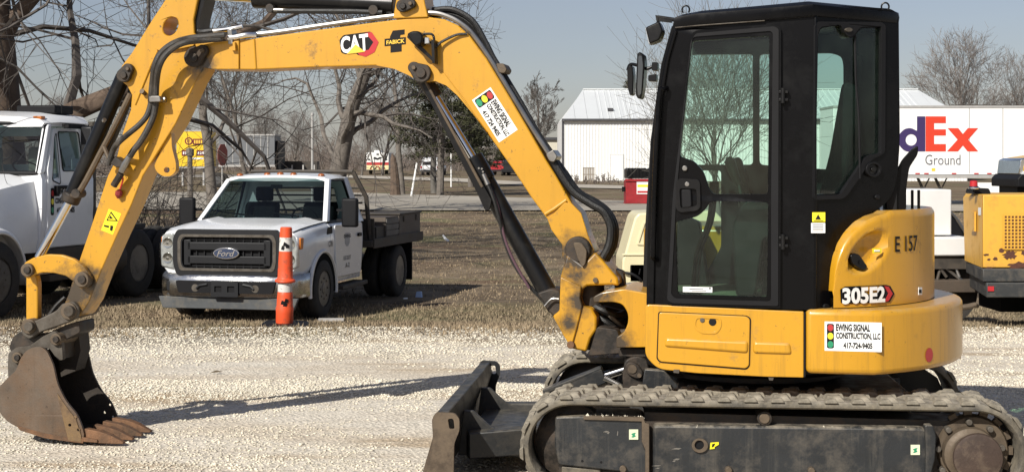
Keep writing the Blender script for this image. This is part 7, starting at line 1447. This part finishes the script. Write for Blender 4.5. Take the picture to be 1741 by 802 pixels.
# louvred grille: frame, bars
gl0, gl1, gt_, gb = gx(1706), gx(1760), gz(366), gz(423)
b = MB(); b.bx(gl0, gl1, -.012, .0, gb, gt_); gr2 = b.build('grille', M('rusty_orange_mesh_back', (.12, .05, .02), .8, var=.3, scale=9), gen, local=True)
for i in range(10): b = MB(); x = gl0+(gl1-gl0)*i/9; b.bx(x-.006, x+.006, -.022, -.012, gb, gt_); b.build('grille_bar', m_gen, gr2, local=True)
for i in range(11): b = MB(); z = gb+(gt_-gb)*i/10; b.bx(gl0, gl1, -.020, -.0125, z-.006, z+.006); b.build('grille_bar', m_gen, gr2, local=True)
m_rp = M('rust_patch', (.085, .032, .018), .85, var=.3, scale=20, bump=.3)
def blot(cx, cy, rx, ry, seed):
    rd = random.Random(seed); pts = [(cx+rx*math.cos(t_)*rd.uniform(.6, 1.2), cy+ry*math.sin(t_)*rd.uniform(.6, 1.2)) for t_ in [2*math.pi*i/22 for i in range(22)]]
    b = MB(); b.ext([(gx(x), gz(y)) for x, y in pts], lambda p: (p[0], -.003, p[1]), lambda p: (p[0], .004, p[1])); b.build('rust_patch', m_rp, gen, local=True)
for a in ((1717, 433, 12, 9, 1), (1735, 451, 26, 6, 2), (1703, 426, 5, 4, 3), (1677, 433, 5, 2, 4), (1692, 440, 4, 3, 5), (1681, 441, 3, 2, 6), (1682, 455, 6, 2, 7), (1741, 430, 6, 4, 8)): blot(*a)
b = MB(); b.add([(.292, .64, gz(362)), (.252, .35, gz(362)), (.252, .35, gz(396)), (.292, .64, gz(396)), (.272, .64, gz(362)), (.232, .35, gz(362)), (.232, .35, gz(396)), (.272, .64, gz(396))], [[0, 1, 2, 3], [4, 5, 6, 7], [0, 1, 5, 4], [1, 2, 6, 5], [2, 3, 7, 6], [3, 0, 4, 7]]); b.build('control_door', m_gen, gen, local=True)
b = MB(); b.add([(.238, .24, gz(354)), (.216, .07, gz(353)), (.216, .07, gz(366)), (.238, .24, gz(367))], [[0, 1, 2, 3]]); b.build('notice', m_white, gen, local=True, recalc=False)
b = MB(); b.lathe((gx(1668), .25, gz(331)), (0, 0, 1), [(.008, 0), (.008, .07), (.05, .075), (.05, .085)], 18); bc_ = b.build('beacon', m_ink, gen, local=True); b = MB(); b.lathe((gx(1668), .25, gz(331)+.085), (0, 0, 1), [(.042, 0), (.04, .055), (.03, .062), (0, .064)], 18); b.build('beacon_dome', m_redv, bc_, local=True); b = MB(); b.lathe((gx(1668), .25, gz(331)+.055), (0, 0, 1), [(.052, 0), (.055, .01), (.052, .022)], 18); b.build('beacon_ring', m_chr, bc_, local=True)
b = MB(); b.lathe((.35, .7, gz(331)+.02), (0, 0, 1), [(.03, -.1), (.03, .0), (.055, .01), (.055, .04), (.03, .06), (.0, .065)], 16); b.build('air_cleaner_cap', m_ink, gen, local=True); b = MB(); b.ext(rnd([(gx(1676), gz(331)), (gx(1678), gz(322)), (gx(1702), gz(321)), (gx(1706), gz(331))], .02), lambda p: (p[0], .4, p[1]), lambda p: (p[0], .7, p[1])); b.build('exhaust_cover', m_ink, gen, local=True)
m_skid = M('skid_frame_paint', (.035, .037, .038), .5, var=.2, dirt=(.10, .085, .065), amt=.42, dscale=6)
b = MB(); b.ext([(gx(1668), -.06), (gx(1671)+2.5, -.06), (gx(1671)+2.5, 1.25), (.42, 1.25)], lambda p: (p[0], p[1], gz(478)), lambda p: (p[0], p[1], gz(456))); b.ext([(gx(1672), -.10), (gx(1671)+2.5, -.10), (gx(1671)+2.5, 1.25), (.46, 1.25)], lambda p: (p[0], p[1], gz(504)), lambda p: (p[0], p[1], gz(479))); sk = b.build('skid_frame', m_skid, gen, local=True, bevel=.01)
b = MB(); b.bx(gx(1674), gx(1684), -.115, -.10, gz(493), gz(485)); b.build('tail_lamp', m_redv, sk, local=True)
b = MB(); b.tube([(gx(1628), -.05, gz(522)), (gx(1645), -.05, gz(520)), (gx(1655), -.05, gz(517)), (gx(1662), .0, gz(520))], [.03, .032, .028, .02], 10); b.build('hitch_tube', m_steel, gen, local=True)
b = MB(); b.bx(.55, gx(1671)+2.4, .45, 1.2, .12, gz(503)); b.build('underbody_shade', m_well, gen, local=True)  # black block painted as the deep shade beneath the housing
for x in (1.0,): b = MB(); b.cyl((gx(1671)+x, .0, .33), (gx(1671)+x, .22, .33), .33, 24); b.build('wheel', m_tire, gen, local=True)
# white boxed equipment on a dark trailer
WY = 17.2; wk = WY/F; wx = lambda x: (x-1560)*wk; wz = lambda y: zg(y, WY)
we = thing('equipment_trailer', 'dark trailer carrying white boxes between the counterweight and the yellow generator', 'trailer', gat(1560, WY))
m_wbox = M('white_box_paint', (.66, .66, .65), .5, var=.05, scale=3, dirt=(.45, .42, .38), amt=.32, dscale=3)
b = MB(); b.bx(wx(1540), wx(1618), 0, .8, wz(400), wz(322)); bx_ = b.build('tall_box', m_wbox, we, local=True, bevel=.015)
b = MB(); b.bx(wx(1540), wx(1642), -.15, .8, wz(434), wz(402)); b.build('low_box', m_wbox, we, local=True, bevel=.02)
b = MB(); b.bx(wx(1520), wx(1645), -.1, .9, wz(456), wz(435)); b.build('deck', m_bed, we, local=True)
b = MB(); b.bx(wx(1520), wx(1660), -.18, .9, wz(495), wz(474)); b.build('bumper_beam', M('brown_steel_beam', (.10, .075, .055), .6, metal=.2, var=.2, dirt=(.05, .04, .03)), we, local=True, bevel=.01)
for p, q in (((1585, 440), (1606, 470)), ((1606, 455), (1640, 482)), ((1620, 448), (1628, 470)), ((1598, 450), (1590, 475))): b = MB(); b.tube([(wx(p[0]), -.05, wz(p[1])), (wx(q[0]), -.08, wz(q[1]))], .018, 8); b.build('brace', m_pipe if p[0] > 1600 else m_bed, we, local=True)
b = MB(); b.bx(wx(1530), wx(1660), .35, .9, .12, wz(470)); b.build('underbody_shade', m_well, we, local=True)  # black block standing in for the shade under the deck
for x in (1570, 1612): b = MB(); b.cyl((wx(x), .05, .36), (wx(x), .28, .36), .36, 24); b.build('wheel', m_tire, we, local=True)
for x in (1555, 1562): b = MB(); b.tube([(wx(x), .1, wz(325)), (wx(x)-.03, .1, wz(352))], .012, 6); b.build('rail', m_ink, we, local=True)
# grey parked car seen between them
pc = thing('parked_car', 'grey car half hidden between the white boxes and the yellow generator', 'car', gat(1612, 24), 0); ck = 24/F; cx = lambda x: (x-1612)*ck; cz = lambda y: zg(y, 24)
b = MB(); b.ext(rnd([(cx(1590), cz(440)), (cx(1590), cz(400)), (cx(1640), cz(405)), (cx(1680), cz(420)), (cx(1684), cz(445))], .05), lambda p: (p[0], 0, p[1]), lambda p: (p[0], 1.7, p[1])); b.build('body', M('silver_car_paint', (.25, .26, .27), .3, metal=.5, coat=.4), pc, local=True, bevel=.04)
b = MB(); b.ext([(cx(1590), cz(401)), (cx(1600), cz(358)), (cx(1618), cz(356)), (cx(1645), cz(400)), (cx(1640), cz(404))], lambda p: (p[0], .1, p[1]), lambda p: (p[0], 1.6, p[1])); b.build('cabin', m_ink, pc, local=True, bevel=.03)
b = MB(); b.tube(spl([(cx(1614), .06, cz(357)), (cx(1630), .06, cz(374)), (cx(1646), .06, cz(402))], 4), .022, 6); b.build('pillar', m_pipe, pc, local=True)
b = MB(); b.cyl((cx(1664), -.02, .32), (cx(1664), .2, .32), .32, 20); b.build('wheel', m_tire, pc, local=True)
# yellow-and-cream towed machine behind the cab
CY = 12.2; ck2 = CY/F; ax_ = lambda x: (x-1058)*ck2; az = lambda y: zg(y, CY)
m_cream = M('cream_machine_paint', (.66, .60, .38), .45, var=.04, scale=3, dirt=(.42, .36, .22), amt=.32, dscale=4, coat=.2)
cm = thing('towed_mixer', 'cream machine cover with a sloping end standing behind the cab', 'machine', gat(1058, CY))
b = MB(); b.ext(rnd([(ax_(1058), az(488)), (ax_(1058), az(442)), (ax_(1062), az(432)), (ax_(1079), az(370)), (ax_(1086), az(362)), (ax_(1215), az(358)), (ax_(1228), az(372)), (ax_(1228), az(404)), (ax_(1150), az(418)), (ax_(1148), az(488))], .02), lambda p: (p[0], 0, p[1]), lambda p: (p[0], .75, p[1])); co = b.build('cover', m_cream, cm, local=True, bevel=.02, seg=3)
b = MB(); b.ext(rnd([(ax_(1082), az(416)), (ax_(1094), az(376)), (ax_(1140), az(374)), (ax_(1140), az(418))], .015), lambda p: (p[0], -.012, p[1]), lambda p: (p[0], .01, p[1]), [rnd([(ax_(1086), az(413)), (ax_(1096.5), az(379)), (ax_(1137), az(377)), (ax_(1137), az(415))], .012)]); b.build('pressed_panel', m_cream, co, local=True, bevel=.008)
b = MB(); b.bx(ax_(1058), ax_(1148), -.012, .01, az(434), az(431)); b.build('cover_seam', m_cream, co, local=True, bevel=.003)
b = MB(); b.tube(spl([(ax_(1062), -.02, az(463)), (ax_(1074), -.04, az(465)), (ax_(1086), -.04, az(472)), (ax_(1090), -.02, az(478))], 4), .012, 6); b.tube([(ax_(1072), -.03, az(451)), (ax_(1072), -.03, az(467))], .006, 5); b.tube([(ax_(1088), -.03, az(456)), (ax_(1086), -.03, az(466))], .006, 5); b.build('wire_latch', m_ink, cm, local=True)
b = MB(); b.bx(ax_(1150), ax_(1240), .05, .7, az(445), az(405)); b.build('engine', m_dark, cm, local=True, bevel=.03)
b = MB(); b.bx(ax_(1070), ax_(1250), .0, .75, az(480), az(448)); b.build('frame_cover', m_cream, cm, local=True, bevel=.01)
b = MB(); b.bx(ax_(1197), ax_(1209), -.02, .0, az(480), az(462)); b.build('tail_lamp', m_redv, cm, local=True)
b = MB(); b.bx(ax_(1060), ax_(1300), .1, .65, .25, az(482)); b.build('trailer_frame', m_ink, cm, local=True)
for x in (1120, 1200): b = MB(); b.cyl((ax_(x), .02, .32), (ax_(x), .2, .32), .32, 22); b.build('wheel', m_tire, cm, local=True)
# litter
def scrap(name, label, cat, px, py, L_, W_, Hh, m_, rz, seed):
    p = ground(px, py); rd = random.Random(seed); b = MB(); n = 9
    out = [(math.cos(2*math.pi*i/n)*L_*rd.uniform(.7, 1.1), math.sin(2*math.pi*i/n)*W_*rd.uniform(.7, 1.1)) for i in range(n)]
    ca, sa = math.cos(rz), math.sin(rz)
    f = lambda z, s_: (lambda q: (p.x+(q[0]*ca-q[1]*sa)*s_, p.y+(q[0]*sa+q[1]*ca)*s_, p.z+z))
    b.ext(out, f(.0, 1), f(Hh, .75)); b.build(name, m_, tag=(label, cat, None), bevel=.004)
scrap('crushed_bottle', 'crushed blue and white plastic bottle on the shaded grass', 'litter', 713, 505, .075, .05, .09, M('pale_blue_plastic', (.35, .48, .70), .35), .3, 1)
scrap('paper_scrap', 'small white paper scrap left of the crushed bottle', 'litter', 689, 508, .05, .03, .02, m_white, .8, 2)
p_ = ground(757, 411); b = MB(); b.tube([p_+Vector((-.06, .1, .16)), p_+Vector((0, 0, .08)), p_+Vector((.09, -.05, .02))], [.02, .035, .03], 6); b.build('white_stick', m_white, tag=('short white broken stick lying on the grass right of the flatbed', 'litter'))
b = MB(); p_ = Vector(((563-CX)/F*19.4, 19.4, H(0, 19.4))); Mx = Matrix.Rotation(R(4), 3, 'Z')
b.box(p_+Vector((0, 0, .03)), (.34, .18, .03), Mx); b.build('plank', M('pale_board', (.38, .36, .33), .8, var=.2, scale=9), tag=('pale board lying on the ground beside the front tyre of the pickup', 'board'), bevel=.004)
rd = random.Random(8)
for i, (px, py, lb) in enumerate(((367, 636, 'dark leaf lying on the open gravel left of the boom shadow'), (712, 412, 'light twig lying on the grass between the flatbed and the boom cylinder'))):
    p = ground(px, py); b = MB(); b.add([p+Vector((-.05, 0, .012)), p+Vector((0, -.02, .035)), p+Vector((.06, .01, .02)), p+Vector((.0, .03, .03))], [[0, 1, 2, 3]]); b.build('fallen_leaf' if i == 0 else 'twig', m_wood, tag=(lb, 'leaf' if i == 0 else 'twig'), recalc=False)
